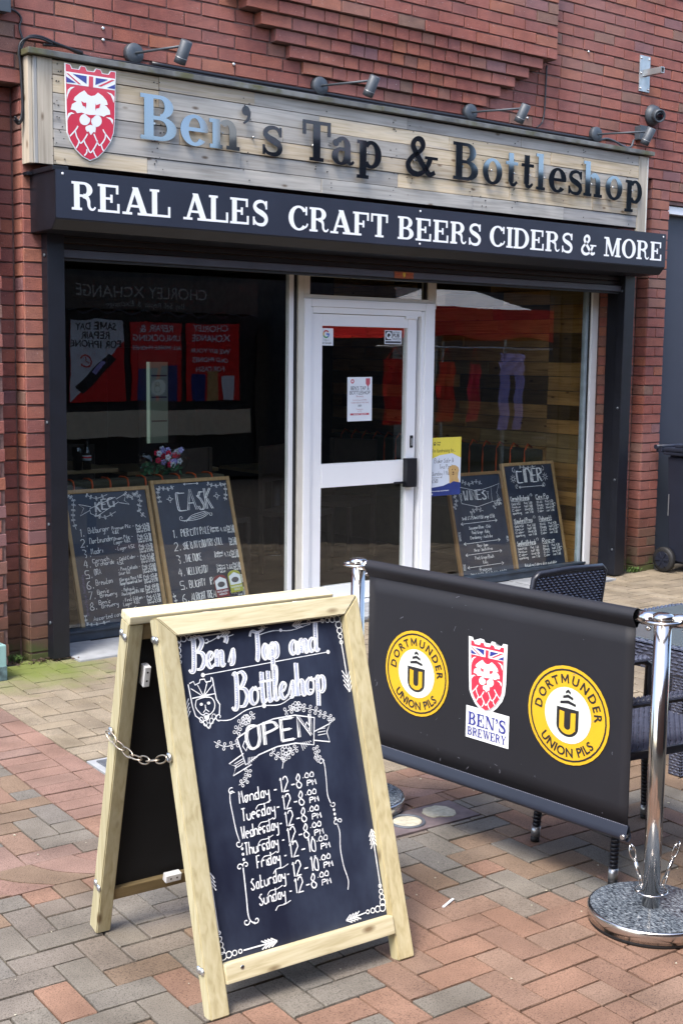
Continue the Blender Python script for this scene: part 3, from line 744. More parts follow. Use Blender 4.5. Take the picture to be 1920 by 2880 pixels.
for i in range(170):
    x, y = qq.uniform(-1.8, 2.5), qq.uniform(-4.6, -.3)
    if not visible((x, y, 0), 0): continue
    s = qq.choice([.002, .003, .003, .005]); a = qq.random()*3
    poly(bm, Fr((x, y, .002), (math.cos(a), math.sin(a), 0), (-math.sin(a), math.cos(a), 0)), [(-s, -s*.5), (s*.7, -s*.8), (s, s*.3), (-s*.2, s)], 0, .002)
obj('pavement_grit', bm, MT['fill'], kind='stuff')
def weed(name, x, y, n, seed, lab):
    bm = NB(); qq = random.Random(seed)
    for i in range(n):
        px, py = x+qq.gauss(0, .03), y+qq.gauss(0, .012); h = qq.uniform(.01, .045); a = qq.random()*6.28; b = Vector((math.cos(a), math.sin(a), 0))
        p0 = Vector((px, py, 0)); p1 = p0+Vector((0, 0, h*.7))+b*h*.3; p2 = p0+Vector((0, 0, h))+b*h*.8; s = b.cross(Vector((0, 0, 1)))*h*.18
        v = [bm.verts.new(k) for k in (p0, p1-s, p2, p1+s)]; bm.faces.new(v)
    setp(obj(name, bm, MT['weed'], loc=(x, y, 0), fix=False), lab, 'weed')
MT['weed'] = plain('weed_green', (.07, .13, .025), .8, var=.4, scale=50)
weed('weed_tuft', 4.93, -.02, 70, 4, 'small green weed tuft growing at the foot of the right brick pier')
weed('weed_tuft', -.20, .04, 40, 6, 'dark green weeds in the corner at the foot of the left pier')

# ================================================================ BRICK BUILDING
bld = thing('brick_building', 'red brick shop building with corbelled brickwork above the wooden fascia', 'building', (2.4, 0, 0))
Z0, CO = .043, .075
bm = NB()
box(bm, (-1.6, .008, 0), (-.268, .4, 3.04)); box(bm, (-.268, .118, 0), (-.150, .4, 3.04)); box(bm, (-.135, .008, 0), (.068, .3, 3.04)); box(bm, (-.150, .118, 0), (-.135, .3, 3.04))
box(bm, (4.743, .118, 0), (5.0, .5, 3.04)); box(bm, (5.008, .008, 0), (5.209, .5, 3.04))
box(bm, (.068, .118, 2.24), (4.743, .34, 3.04))
box(bm, (5.209, .012, 2.87), (7.2, .5, 3.04)); box(bm, (6.5, .01, 0), (7.2, .5, 2.87))
box(bm, (-1.6, .008, 3.044), (7.2, .5, 5.3))
obj('mortar_bed', bm, MT['mortar'], bld)
def brickmesh(lx, seed):
    bm = NB(); qq = random.Random(seed)
    bbox(bm, (0, 0, 0), (lx, .1, .065), .0028)
    for v in bm.verts: v.co += Vector([qq.uniform(-.0011, .0011) for _ in range(3)])
    bmesh.ops.recalc_face_normals(bm, faces=bm.faces)
    me = bpy.data.meshes.new('brick_block'); bm.to_mesh(me); bm.free(); return me
BMSH = {}
bl = []      # x0, length, y front, z, turned (True: the face looks to -x, x0 is y start)
def row(n, x0, x1, y, L=.225, off=0., zc=None):
    """one course between x0 and x1"""
    z = Z0+n*CO+.005
    x = x0+off-(L if off > 0 else 0)
    while x < x1-.001:
        a, b = max(x, x0), min(x+L, x1)
        if b-a > .03: bl.append((a+.005, b-a-.010, y, z, False))
        x += L
def turned(n, X, y0, y1):
    bl.append((X, y1-y0-.006, y0+.006, Z0+n*CO+.005, True))
for n in range(-1, 40):
    odd = n % 2
    row(n, -1.3, -.26, 0, off=.1125*odd)
    row(n, -.255, -.146, .11, L=.2)
    turned(n, -.143, .008, .11)
    row(n, -.143, .082, 0, L=.225 if odd else .1125)
    row(n, 5.0, 5.217, 0, L=.217 if odd else .1085)
    turned(n, 5.0, .004, .11)
    row(n, 4.735, 4.992, .11, L=.225, off=.1 if odd else 0)
    # reveal beside the right window
    if n < 30:
        if odd: bl.append((4.735, .150, .112, Z0+n*CO+.005, True))
        else: bl.append((4.735, .085, .18, Z0+n*CO+.005, True)); bl.append((4.735, .062, .112, Z0+n*CO+.005, True))
for n in range(38, 40): row(n, 5.217, 6.9, 0, off=.1125*(n % 2))
for n in range(40, 69):
    odd = n % 2
    if n < 44: row(n, -1.2, 6.9, 0, off=.1125*odd+.02)
    else:
        xl = 1.653-.1127*(min(n, 49)-44); xr = 3.19+.118*(min(n, 49)-44)
        row(n, -1.2, xl-.004, 0, off=.1125*odd+.02); row(n, xr+.004, 6.9, 0, off=.1125*odd+.04)
        pr = [.02, .036, .052, .068, .084, .104][min(n, 49)-44]
        if n >= 49: row(n, xl, xr, -pr, off=.1125*odd+.0)
        else:
            m_ = n-44; a = .225; b2 = .15
            x = xl; seq = [.225, .1875, .15][0:min(3, 1+m_)]
            for L in seq: bl.append((x+.005, L-.01, -pr, Z0+n*CO+.005, False)); x += L
            xe = xr; tail = []
            for L in seq: xe -= L; tail.append((xe+.005, L-.01, -pr, Z0+n*CO+.005, False))
            k = max(1, round((xe-x)/.1125)); L = (xe-x)/k
            for i in range(k): bl.append((x+i*L+.005, L-.01, -pr, Z0+n*CO+.005, False))
            bl += tail
# backing for the corbelled courses
bm = NB()
for n in range(44, 69):
    xl = 1.653-.1127*(min(n, 49)-44); xr = 3.19+.118*(min(n, 49)-44); pr = [.02, .036, .052, .068, .084, .104][min(n, 49)-44]
    box(bm, (xl+.006, -pr+.009, Z0+n*CO+.003), (xr-.006, .009, Z0+(n+1)*CO+.003))
obj('corbel_bed', bm, MT['mortar'], bld)
sc_ = []
for b in bl:
    x, L, y, z, tr = b
    P = (x+L/2, y, z+.03) if not tr else (x, y+L/2, z+.03)
    d = visible(P, 50)
    hid = (-.14 < P[0] < 4.8 and 2.62 < P[2] < 3.2) or (P[2] < 2.9 and .0 < P[0] < 4.7)
    sc_.append(((d if d and not hid else 99)*(1.0 if L > .12 and not tr else 1.35), b))
sc_.sort(key=lambda a: a[0])
many = NB()
for i, (d, (x, L, y, z, tr)) in enumerate(sc_):
    key = (round(L, 3), i % 4)
    if key not in BMSH: BMSH[key] = brickmesh(L, hash(key) % 1000); BMSH[key].materials.append(MT['brick'])
    me = BMSH[key]
    jit = Vector((q.uniform(-.0012, .0012), q.uniform(-.0025, .0015), q.uniform(-.0012, .0012)))
    if i < 298 and d < 90:
        o = bpy.data.objects.new('brick', me); COL.objects.link(o); o.parent = bld
        o.location = Vector((x, y, z))-bld.location+jit
        if tr: o.location = Vector((x, y+L, z))-bld.location+jit
        o.rotation_euler = (q.uniform(-.004, .004), q.uniform(-.006, .006), (-math.pi/2 if tr else 0)+q.uniform(-.004, .004))
    else:
        mt = Matrix.Translation(Vector((x, y, z))+jit) if not tr else Matrix.Translation(Vector((x, y+L, z))+jit) @ Matrix.Rotation(-math.pi/2, 4, 'Z')
        nv = len(many.verts); many.from_mesh(me); many.verts.ensure_lookup_table()
        bmesh.ops.transform(many, matrix=mt, verts=many.verts[nv:])
obj('brickwork', many, MT['brick_i'], bld, kind='stuff', fix=False)
MT['mframe'] = wood('menu_frame_pale', [(.33, .21, .09), (.47, .32, .16)], 'Z', .2, .5, 60, False)
MT['mframe2'] = wood('menu_frame_brown', [(.22, .12, .045), (.32, .19, .08)], 'Z', .2, .5, 60, False)
MT['maroon'] = plain('clip_maroon', (.20, .015, .03), .4); MT['lime'] = plain('clip_lime', (.42, .45, .05), .4)
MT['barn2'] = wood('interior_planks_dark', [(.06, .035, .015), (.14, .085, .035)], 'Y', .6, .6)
MT['barn3'] = wood('interior_planks_pale', [(.26, .17, .07), (.40, .28, .13)], 'Y', .5, .6)
MT['tabletop_in'] = plain('bar_tabletop', (.22, .15, .07), .35)
MT['rail_wood'] = plain('dark_wood', (.05, .036, .027), .45)
MT['bouquet_green'] = plain('bouquet_green', (.03, .12, .04), .7, var=.4)
MT['film'] = glassmat('clear_film', (.93, .93, .95), 1.6)
MT['fridge_strip'] = emit('cooler_strip', (.45, .6, .52), .09); MT['slatewall'] = plain('slate_wall', (.035, .036, .040), .8); MT['greywall'] = plain('grey_wall', (.42, .40, .36), .8)
MT['oppbrick'] = plain('opposite_brick', (.16, .075, .05), .9, var=.3, scale=20)
CREST = {
'outline':[(-146,0),(-114,-2),(-105,-21),(-66,-20),(-56,0),(-28,-2),(-18,-20),(21,-20),(32,-2),(60,-4),(70,-22),(106,-21),(116,-2),(149,-2),(145,-254),(138,-321),(121,-368),(82,-421),(45,-456),(0,-476),(-43,-460),(-84,-428),(-115,-385),(-132,-347),(-138,-248),(-142,-129)],
'red':[(-142,-3),(-117,-5),(-108,-24),(-64,-23),(-54,-3),(-30,-5),(-21,-24),(23,-23),(34,-5),(58,-7),(67,-25),(108,-24),(119,-6),(145,-6),(141,-254),(134,-319),(117,-365),(80,-417),(42,-452),(0,-471),(-41,-456),(-80,-425),(-111,-383),(-128,-345),(-133,-247),(-138,-128)],
'band':[(-140,-41),(146,-40),(143,-99),(-136,-101)],
'cross':[(-9,-47),(16,-47),(15,-105),(-11,-103)],
'blue':[[(-103,-48),(-22,-49),(-23,-88)],[(-139,-66),(-83,-92),(-137,-95)],[(30,-50),(103,-50),(28,-87)],[(144,-68),(144,-93),(96,-92)]],
'diag':[[(-139,-49),(-126,-50),(-54,-95),(-68,-95)],[(42,-91),(61,-91),(142,-47),(124,-47)]],
'white':[[(-89,-111),(-113,-116),(-129,-131),(-135,-160),(-134,-180),(-127,-155),(-113,-129)],[(95,-113),(119,-127),(138,-165),(140,-132),(123,-118)],[(-90,-247),(-108,-241),(-126,-248),(-131,-263),(-131,-287),(-124,-268),(-108,-250)],[(92,-243),(117,-253),(132,-276),(134,-251),(117,-241)],[(-35,-122),(-61,-138),(-89,-162),(-97,-179),(-79,-183),(-105,-200),(-113,-227),(-86,-231),(-76,-242),(-49,-236),(-31,-240),(-8,-243),(31,-238),(47,-239),(66,-239),(78,-242),(94,-231),(117,-226),(113,-205),(95,-187),(82,-183),(102,-178),(95,-158),(72,-137),(44,-123),(25,-140),(5,-146),(-16,-140)],[(-20,-300),(0,-292),(23,-295),(33,-302),(29,-329),(21,-325),(3,-344),(-9,-327),(-19,-330),(-28,-317),(-28,-307)],[(0,-265),(-3,-277),(-10,-287),(-20,-295),(-32,-298),(-44,-297),(-54,-292),(-60,-284),(-63,-273),(-60,-261),(-53,-251),(-43,-244),(-31,-240),(-19,-241),(-9,-246),(-2,-254)],[(67,-265),(65,-277),(58,-287),(48,-295),(36,-299),(24,-298),(14,-293),(7,-284),(5,-273),(8,-261),(15,-251),(25,-243),(37,-239),(49,-240),(59,-245),(65,-254)]],
'eyes':[[(-54,-178),(-36,-185),(-24,-182),(-24,-198),(-28,-214),(-31,-204),(-44,-201)],[(59,-177),(52,-200),(34,-206),(31,-219),(28,-203),(30,-180),(34,-188)],[(-31,-240),(-6,-243),(31,-239),(15,-255),(4,-261),(4,-271),(-1,-271),(-1,-259),(-13,-253)]],
'lines':[[(-71,-306),(-81,-323),(-101,-346),(-117,-363)],[(-87,-332),(-78,-361),(-65,-380),(-54,-392),(-33,-368),(-16,-340)],[(-65,-382),(-70,-401),(-82,-420)],[(-37,-369),(-31,-388),(-15,-411),(1,-434),(22,-411),(41,-376),(39,-368)],[(21,-336),(32,-357),(52,-391),(74,-373),(88,-347),(89,-326)],[(74,-307),(84,-323),(121,-363)],[(64,-386),(71,-406),(80,-419)],[(-20,-419),(-20,-436),(-34,-453)],[(17,-418),(24,-435),(38,-456)]],
}
# ================================================================ WOODEN FASCIA SIGN
sign = thing('shop_sign', 'long fascia sign of pale pallet planks with polished letters and red lion crest', 'shop sign', (2.34, -.1, 2.64))
SX0, SX1, SZ0, SZ1, SY = -.135, 4.815, 2.642, 3.186, -.1
bm = NB(); box(bm, (SX0+.03, -.078, SZ0+.006), (SX1-.02, -.008, SZ1-.02)); obj('backing', bm, MT['under'], sign)
def plank(lo, hi, mat, name='plank', par=sign, bev=.0022):
    bm = NB(); bbox(bm, lo, hi, bev)
    return obj(name, bm, mat, par)
for i, (a, b) in enumerate(((SX0-.004, SX0+.026),)):
    plank((a, -.088, SZ0), (a+.022, -.002, SZ1-.012), MT['palletV'], 'end_board'); plank((a+.0235, -.103, SZ0), (a+.043, -.02, SZ1-.012), MT['greyV'], 'edge_strip')
MT_PAL = [MT['pallet'], MT['pallet'], MT['greywood'], MT['pallet']]
plank((SX0+.041, -.102, SZ0), (SX0+.124, -.08, SZ1-.012), MT['palletV'], 'upright_board')
plank((4.705, -.103, SZ0-.03), (4.797, -.08, SZ1-.014), MT['palletV'], 'upright_board')
plank((4.7995, -.104, SZ0-.03), (4.812, -.01, SZ1-.014), MT['white_edge'], 'edge_strip')
zs = [2.646, 2.735, 2.823, 2.913, 3.007, 3.098, 3.172]
cuts = [[.545, 1.74, 3.0, 3.9], [1.15, 2.35, 3.35, 4.2], [.75, 2.05, 2.9, 4.05], [1.45, 2.55, 3.6], [.62, 1.72, 2.78, 3.75], [.62, 1.25, 2.42, 3.45]]
qs = random.Random(21)
for i in range(6):
    xs = [SX0+.126]+cuts[i]+[4.703]
    for k, (a, b) in enumerate(zip(xs, xs[1:])):
        g = qs.random(); dy = qs.uniform(-.004, .003)
        mat = MT['greywood'] if (i in (0,) and k >= 1) or (i == 5 and k == 4) or (i == 1 and k == 0) or (i == 2 and k in (0,)) else MT_PAL[qs.randrange(4)]
        if i == 0 and k == 0: mat = MT['pallet']
        plank((a+.001, -.100+dy, zs[i]+.0012+qs.uniform(0, .001)), (b-.001, -.08, zs[i+1]-.0012-qs.uniform(0, .0015)), mat)
bm = NB(); qq = random.Random(5)
for i in range(150):
    x = qq.choice([SX0+.15, SX0+.17, .60, .64, 1.2, 1.7, 1.8, 2.3, 2.45, 3.0, 3.1, 3.4, 3.9, 4.1, 4.6])+qq.uniform(-.03, .03); z = qq.uniform(SZ0+.02, SZ1-.03)
    poly(bm, Fr((x, -.1052, z)), ell(0, 0, qq.uniform(.002, .005), qq.uniform(.002, .004), 7), 0, .004)
obj('nail_hole', bm, MT['ink'], sign, kind='stuff')
bm = NB()
bbox(bm, (SX0-.02, -.135, SZ1-.008), (2.18, .0, SZ1+.022), .004); bbox(bm, (2.184, -.137, SZ1-.006), (4.84, .0, SZ1+.024), .004)
obj('capping', bm, MT['lead'], sign)
# letters, each standing off the boards and reflecting sky and street
LET = [('B', .487, 2.826, .240), ('e', .735, 2.826, .240), ('n', .925, 2.826, .240), ("'", 1.135, 2.826, .255), ('s', 1.275, 2.826, .240),
       ('T', 1.570, 2.826, .232), ('a', 1.790, 2.826, .24), ('p', 1.990, 2.826, .24), ('&', 2.375, 2.822, .235),
       ('B', 2.795, 2.826, .240), ('o', 3.062, 2.826, .24), ('t', 3.275, 2.826, .245), ('t', 3.425, 2.826, .245), ('l', 3.575, 2.826, .245), ('e', 3.70, 2.826, .24), ('s', 3.893, 2.826, .24), ('h', 4.065, 2.826, .245), ('o', 4.303, 2.826, .24), ('p', 4.525, 2.82, .24)]
WID = {'B': 1.2, 'T': 1.1, '&': 1.2}
ql = random.Random(9)
for ch, x, z, S in LET:
    bm = NB(); ty, tx = ql.uniform(-.03, .03), ql.uniform(-.014, .014)
    wx = {'e': 1.13, 'n': 1.05, 's': 1.12, 'a': 1.06, 'p': 1.08, 'o': 1.08, 't': 1.0, 'l': 1.0, 'h': 1.02, "'": 1.0}.get(ch, WID.get(ch, 1.0))
    f = Fr((x, -.130, z), (math.cos(ty), math.sin(ty), 0), (0, math.sin(tx), math.cos(tx)))
    slab(bm, f, ch, 0, 0, S, sx=wx, z=0, th=.006)
    o = obj('letter', bm, MT['steel'], sign, fix=False)
    bm = NB(); c = f(.1*S/.24*.9, .09, -.006)
    cyl(bm, c, c+Vector((0, .022, 0)), .006, 8); obj('stand_off', bm, MT['brushed'], o)
# crest
def crest(fr, par, sc=1., th=0, z=0, k=1., wh=None, names=True, border=0):
    C = lambda pts: [(a*.001*sc*k, b*.001*sc) for a, b in pts]
    wh = wh or MT['cwhite']
    bm = NB(); poly(bm, fr, C(CREST['outline']), z, th); o = obj('crest', bm, wh, par)
    bm = NB(); poly(bm, fr, C(CREST['red']), z+.0008); obj('red_field', bm, MT['red'], o, fix=False)
    bm = NB(); poly(bm, fr, C(CREST['band']), z+.0014)
    for p in CREST['white']: poly(bm, fr, C(p), z+.0016)
    for p in CREST['lines']: stroke(bm, fr, smooth_pts(C(p), 3), .0075*sc, z+.0017)
    obj('white_print', bm, wh, o, fix=False)
    bm = NB(); poly(bm, fr, C(CREST['cross']), z+.0022)
    for p in CREST['diag']+CREST['eyes']: poly(bm, fr, C(p), z+.0022)
    obj('red_print', bm, MT['red'], o, fix=False)
    bm = NB()
    for p in CREST['blue']: poly(bm, fr, C(p), z+.0022)
    obj('blue_print', bm, MT['cblue'], o, fix=False)
    return o
crest(Fr((.195, -.125, 3.157), (1, 0, 0), (0, -.035, 1)), sign, 1., .008)
# ================================================================ WALL LAMPS AND CABLES
for i, (bx, hx) in enumerate(((.512, .600), (1.779, 1.880), (3.037, 3.150), (4.302, 4.43))):
    L = thing('wall_lamp', ['grey swan arm spot lamp nearest the crest, over the first word of the sign', 'grey swan arm spot lamp above the letters T and a of the sign', 'grey swan arm spot lamp above the B of the last word on the sign', 'grey swan arm spot lamp at the right end of the sign, under the camera'][i], 'lamp', (bx, 0, 3.292), 'spot lamps over the fascia sign')
    b = Vector((bx, -.0, 3.290)); d = Vector((hx-bx, -.36, -.012)); e = b+Vector((0, -.05, 0))+d*.93; 
    bm = NB(); lathe(bm, b, (0, -1, 0), [(0, .055), (.030, .055), (.038, .051), (.040, .02)], 24); obj('base', bm, MT['lamp'], L)
    bm = NB(); cyl(bm, b+Vector((0, -.04, 0)), e, .0070, 8); obj('arm', bm, MT['lamp'], L)
    ax = Vector((-.10, .45, -.85)).normalized(); t = e-ax*.022+Vector((.0, -.036, 0))
    bm = NB(); lathe(bm, t, ax, [(0, .026), (.002, .0315), (.09, .0315), (.091, .032), (.122, .032), (.122, .026), (.108, .024)], 20); h = obj('head', bm, MT['lamp'], L)
    bm = NB(); lathe(bm, t+ax*.088, ax, [(0, .0328), (.004, .0328)], 20); obj('trim_ring', bm, MT['lampring'], h)
    bm = NB(); ball(bm, e+Vector((0, -.008, 0)), .012); obj('joint', bm, MT['lampring'], L)
def cable(pts, r, lab, mat='cable', name='cable'):
    bm = NB(); P = [Vector(p) for p in pts]
    # smooth in 3-D
    out = []
    for i in range(len(P)-1):
        a, b, c, d = P[max(i-1, 0)], P[i], P[i+1], P[min(i+2, len(P)-1)]
        for j in range(5):
            t = j/5; out.append(.5*((2*b)+(c-a)*t+(2*a-5*b+4*c-d)*t*t+(3*b-a-3*c+d)*t**3))
    out.append(P[-1]); tube(bm, out, r, 7); return setp(obj(name, bm, MT[mat], loc=P[0]), lab, 'cable')
cz = 3.232
cable([(.62, -.02, cz+.022)]+[(x, -.02, cz+.018+.003*math.sin(x*5)) for x in (1.2, 1.8, 2.4, 3.0, 3.6, 4.25)], .013, 'thickest black cable sleeve running along the top of the fascia sign')
cable([(-.02, -.02, 3.255), (.1, -.02, 3.262), (.25, -.02, 3.232), (.5, -.03, 3.236)]+[(x, -.03, cz+.002*math.sin(x*3)) for x in (.9, 1.4, 2.0, 2.6, 3.2, 3.8, 4.3)], .008, 'thin black cable lying on the sign capping below the thicker sleeve')
cable([(-.19, -.03, 2.86), (-.165, -.03, 2.84), (-.14, -.03, 2.90), (-.145, -.03, 3.05), (-.15, -.03, 3.2), (-.11, -.03, 3.275), (-.04, -.03, 3.29), (.06, -.03, 3.268), (.2, -.03, 3.245)], .008, 'black cable looping round the left top corner of the sign')
cable([(-.195, -.045, 2.87), (-.17, -.045, 2.85), (-.152, -.045, 2.92), (-.158, -.045, 3.1), (-.163, -.045, 3.22), (-.12, -.045, 3.268), (-.05, -.045, 3.278), (.02, -.045, 3.262)], .006, 'thinner black cable strapped beside the loop at the left end of the sign')
cable([(-.13, -.02, 3.26), (-.145, -.012, 3.32), (-.135, -.012, 3.37), (-.17, -.012, 3.40), (-.235, -.012, 3.405)], .006, 'short black cable from the grey box at the top left down to the sign')
cable([(3.772, -.012, 3.70), (3.768, -.012, 3.55), (3.762, -.012, 3.40), (3.74, -.014, 3.31), (3.68, -.02, 3.268)], .006, 'thin dark cable hanging straight down the wall at the right end of the corbelling')
cable([(4.34, -.02, 3.25), (4.42, -.02, 3.275), (4.52, -.02, 3.265), (4.62, -.02, 3.24), (4.70, -.02, 3.245), (4.73, -.02, 3.30)], .008, 'grey black cable drooping behind the right end lamp of the sign', 'lamp')
# boxes, CCTV, bracket
bx = thing('junction_box', 'blue grey electrical box on the brick wall at the top left corner', 'box', (-.3, 0, 3.4))
bm = NB(); bbox(bm, (-.40, -.07, 3.375), (-.222, 0, 3.56), .006); obj('body', bm, MT['lamp'], bx); bm = NB(); bbox(bm, (-.405, -.078, 3.37), (-.218, -.071, 3.565), .003); obj('cover', bm, MT['lamp'], bx)
pl = thing('wall_bracket', 'galvanised steel plate with a short square tube bolted to the upper right wall', 'bracket', (4.85, 0, 3.8))
bm = NB(); bbox(bm, (4.785, -.008, 3.665), (4.905, 0, 3.925), .002); obj('plate', bm, MT['galv'], pl)
bm = NB(); f = Fr((4.85, -.008, 3.80), (1, .0, 0), (0, 0, 1))
for s in (-1, 1): fbox(bm, f, (s*.0175-.0025, -.0225, 0), (s*.0175+.0025, .0225, .16)); fbox(bm, f, (-.015, s*.0195-.0025, 0), (.015, s*.0195+.0025, .16))
obj('tube_arm', bm, MT['galv'], pl)
for a in (4.80, 4.89):
    for b in (3.685, 3.795, 3.905):
        bm = NB(); lathe(bm, (a, -.008, b), (0, -1, 0), [(0, .009), (.006, .008), (.008, .004)], 10); obj('bolt', bm, MT['zinc'], pl)
cc = thing('cctv_camera', 'grey dome security camera on the brick wall above the right end of the sign', 'camera', (4.95, 0, 3.5))
bm = NB(); lathe(bm, (4.95, 0, 3.505), (0, -1, 0), [(0, .078), (.012, .080), (.045, .066), (.058, .04)], 28); obj('housing', bm, MT['lamp'], cc)
ax = Vector((-.32, -.8, -.22)).normalized(); c0 = Vector((4.95, -.03, 3.505))
bm = NB(); lathe(bm, c0, ax, [(0, .048), (.06, .050), (.085, .047), (.088, .04), (.080, .036)], 24); ey = obj('eyeball', bm, MT['lamp'], cc)
bm = NB(); lathe(bm, c0+ax*.079, ax, [(0, .037), (.003, .02), (.004, .005)], 20); obj('lens', bm, MT['bglass'], ey)
bx = thing('junction_box', 'small blue grey box on the wall half hidden behind the right end lamp', 'box', (4.8, 0, 3.35))
bm = NB(); bbox(bm, (4.76, -.05, 3.305), (4.86, 0, 3.405), .005); obj('body', bm, MT['lamp'], bx); bm = NB(); bbox(bm, (4.757, -.056, 3.302), (4.863, -.051, 3.408), .002); obj('cover', bm, MT['lamp'], bx)
for i, (x, z) in enumerate(((.335, 3.397), (.335, 3.337), (1.17, 3.332), (4.21, 3.86), (3.60, 3.325))):
    bm = NB(); lathe(bm, (x, -.0, z), (0, -1, 0), [(0, .010), (.008, .009), (.012, .004)], 10)
    setp(obj('wall_plug', bm, MT['zinc'], loc=(x, 0, z)), ['pale screw in the wall left of the corbelling, upper of a pair', 'pale screw in the wall left of the corbelling, lower of a pair', 'pale lump of filler on the brick wall under the corbelling', 'white plug on the brick wall high right of the corbelling', 'white plug on the wall just right of the third lamp'][i], 'screw')
# ================================================================ ROLLER SHUTTER
sh = thing('roller_shutter', 'black roller shutter box with white lettering, guide rails and raised curtain', 'shutter', (2.35, 0, 0))
BX0, BX1, BY, BZ0, BZ1 = -.100, 4.80, -.30, 2.348, 2.594
bm = NB()
prof = [(BY, BZ1), (BY, BZ0), (BY+.045, BZ0-.050), (-.004, BZ0-.055), (-.004, BZ1+.0)]
fr = Fr((BX0, 0, 0), (0, 1, 0), (0, 0, 1))
A = [bm.verts.new((BX0, y, z)) for y, z in prof]; B = [bm.verts.new((BX1, y, z)) for y, z in prof]
bm.faces.new(A); bm.faces.new(list(reversed(B)))
for i in range(5): bm.faces.new((A[i], B[i], B[(i+1) % 5], A[(i+1) % 5]))
bmesh.ops.bevel(bm, geom=list(bm.edges), offset=.003, segments=2, affect='EDGES')
hood = obj('shutter_box', bm, MT['black'], sh)
FF = Fr((0, BY-.003, 0))
bm = NB(); bbox(bm, (BX0+.002, BY-.003, BZ0+.004), (2.34, BY, BZ1-.003), .001); bbox(bm, (2.342, BY-.003, BZ0+.004), (BX1-.002, BY, BZ1-.003), .001); obj('fascia_panel', bm, MT['fascia'], hood)
FF = Fr((0, BY-.0032, 0))
def fit(s, x0, x1, z, S):
    k = (x1-x0)/slabw(s, S); x = x0
    for ch in s:
        if ch != ' ': bm = NB(); slab(bm, FF, ch, x, z, S, sx=k, z=.001); obj('letter', bm, MT['letter_white'], hood, fix=False)
        x += slabw(ch, S, k)
fit('REAL ALES', -.012, 1.215, 2.398, .142); fit('CRAFT BEERS', 1.345, 2.90, 2.392, .138); fit('CIDERS & MORE', 2.965, 4.765, 2.396, .134)
for x, z in ((-.06, 2.572), (2.36, 2.572), (2.36, 2.372), (4.765, 2.572)):
    bm = NB(); lathe(bm, (x, BY-.003, z), (0, -1, 0), [(0, .007), (.003, .006), (.004, .002)], 10); obj('rivet', bm, MT['white'], hood)
bm = NB(); bbox(bm, (-.108, -.29, 2.588), (-.02, -.02, 2.612), .003); bbox(bm, (-.135, -.05, 2.585), (-.1, .0, 2.602), .002); obj('end_flange', bm, MT['black'], hood)
for x0, x1, nm in ((-.040, .058, 0), (4.638, 4.750, 1)):
    bm = NB(); bbox(bm, (x0, -.07, .012), (x1, .0 if nm == 0 else .0, 2.30), .004); bbox(bm, (x0+.02, .0, .012), (x1-.01, .112 if nm else .008, 2.3), .002); g = obj('guide_rail', bm, MT['black'], sh)
    for z in (.21, .75, 1.30, 2.18):
        bm = NB(); lathe(bm, (x0, -.04, z), (-1, 0, 0), [(0, .012), (.005, .010), (.008, .004)], 10); obj('bolt', bm, MT['lamp'], g)
bm = NB(); bbox(bm, (.060, -.035, 2.176), (4.636, .02, 2.218), .004); bar = obj('bottom_bar', bm, MT['rail'], sh)
bm = NB(); bbox(bm, (.062, -.02, 2.160), (4.634, .012, 2.176), .002); obj('seal', bm, MT['rubber'], bar)
for i in range(4):
    bm = NB(); z = 2.222+i*.034
    bbox(bm, (.06, -.018, z), (4.636, .012, z+.030), .006); obj('slat', bm, MT['under'], sh)
bm = NB(); bbox(bm, (2.385, -.0385, 2.174), (2.548, -.0355, 2.217), .001); npl = obj('nameplate', bm, MT['copper'], bar)
f = Fr((2.466, -.039, 2.196)); bm = NB()
poly(bm, f, [(-.012, .014), (0, .017), (.012, .014), (.011, -.004), (0, -.017), (-.011, -.004)], .0006); obj('shield', bm, MT['gy'], npl, fix=False)
bm = NB()
for x in (-.045, .045):
    for z in (.004, -.006): 
        for k in range(5): poly(bm, f, [(x-.022+k*.009, z), (x-.016+k*.009, z), (x-.016+k*.009, z+.005), (x-.022+k*.009, z+.005)], .0006)
obj('engraving', bm, MT['orange'], npl, fix=False)
# ================================================================ SHOP FRONT
sf = thing('shopfront', 'white framed glazed shop front with two large panes, fanlight and dark sill', 'shop front', (2.3, .27, 0))
GY = .27
def frame(lo, hi, mat='white', name='frame', par=sf, bev=.004):
    bm = NB(); bbox(bm, lo, hi, bev); return obj(name, bm, MT[mat], par)
# left window
frame((1.780, .275, .02), (1.815, .315, 2.22), 'white', 'glazing_bead'); frame((1.818, .262, .02), (1.83, .31, 2.22), 'rubber', 'gasket')
frame((.03, .245, .012), (1.80, .335, .062), 'sill', 'sill'); frame((3.04, .245, .012), (4.66, .335, .062), 'sill', 'sill')
frame((.03, .235, .062), (1.80, .30, .078), 'sill', 'sill_nosing'); frame((3.04, .235, .062), (4.66, .30, .078), 'sill', 'sill_nosing')
frame((.0, .255, .0), (.03, .32, 2.24), 'black', 'jamb')
bm = NB(); bbox(bm, (.03, .283, .07), (1.78, .297, 2.22), .0005); obj('pane', bm, MT['glass'], sf)
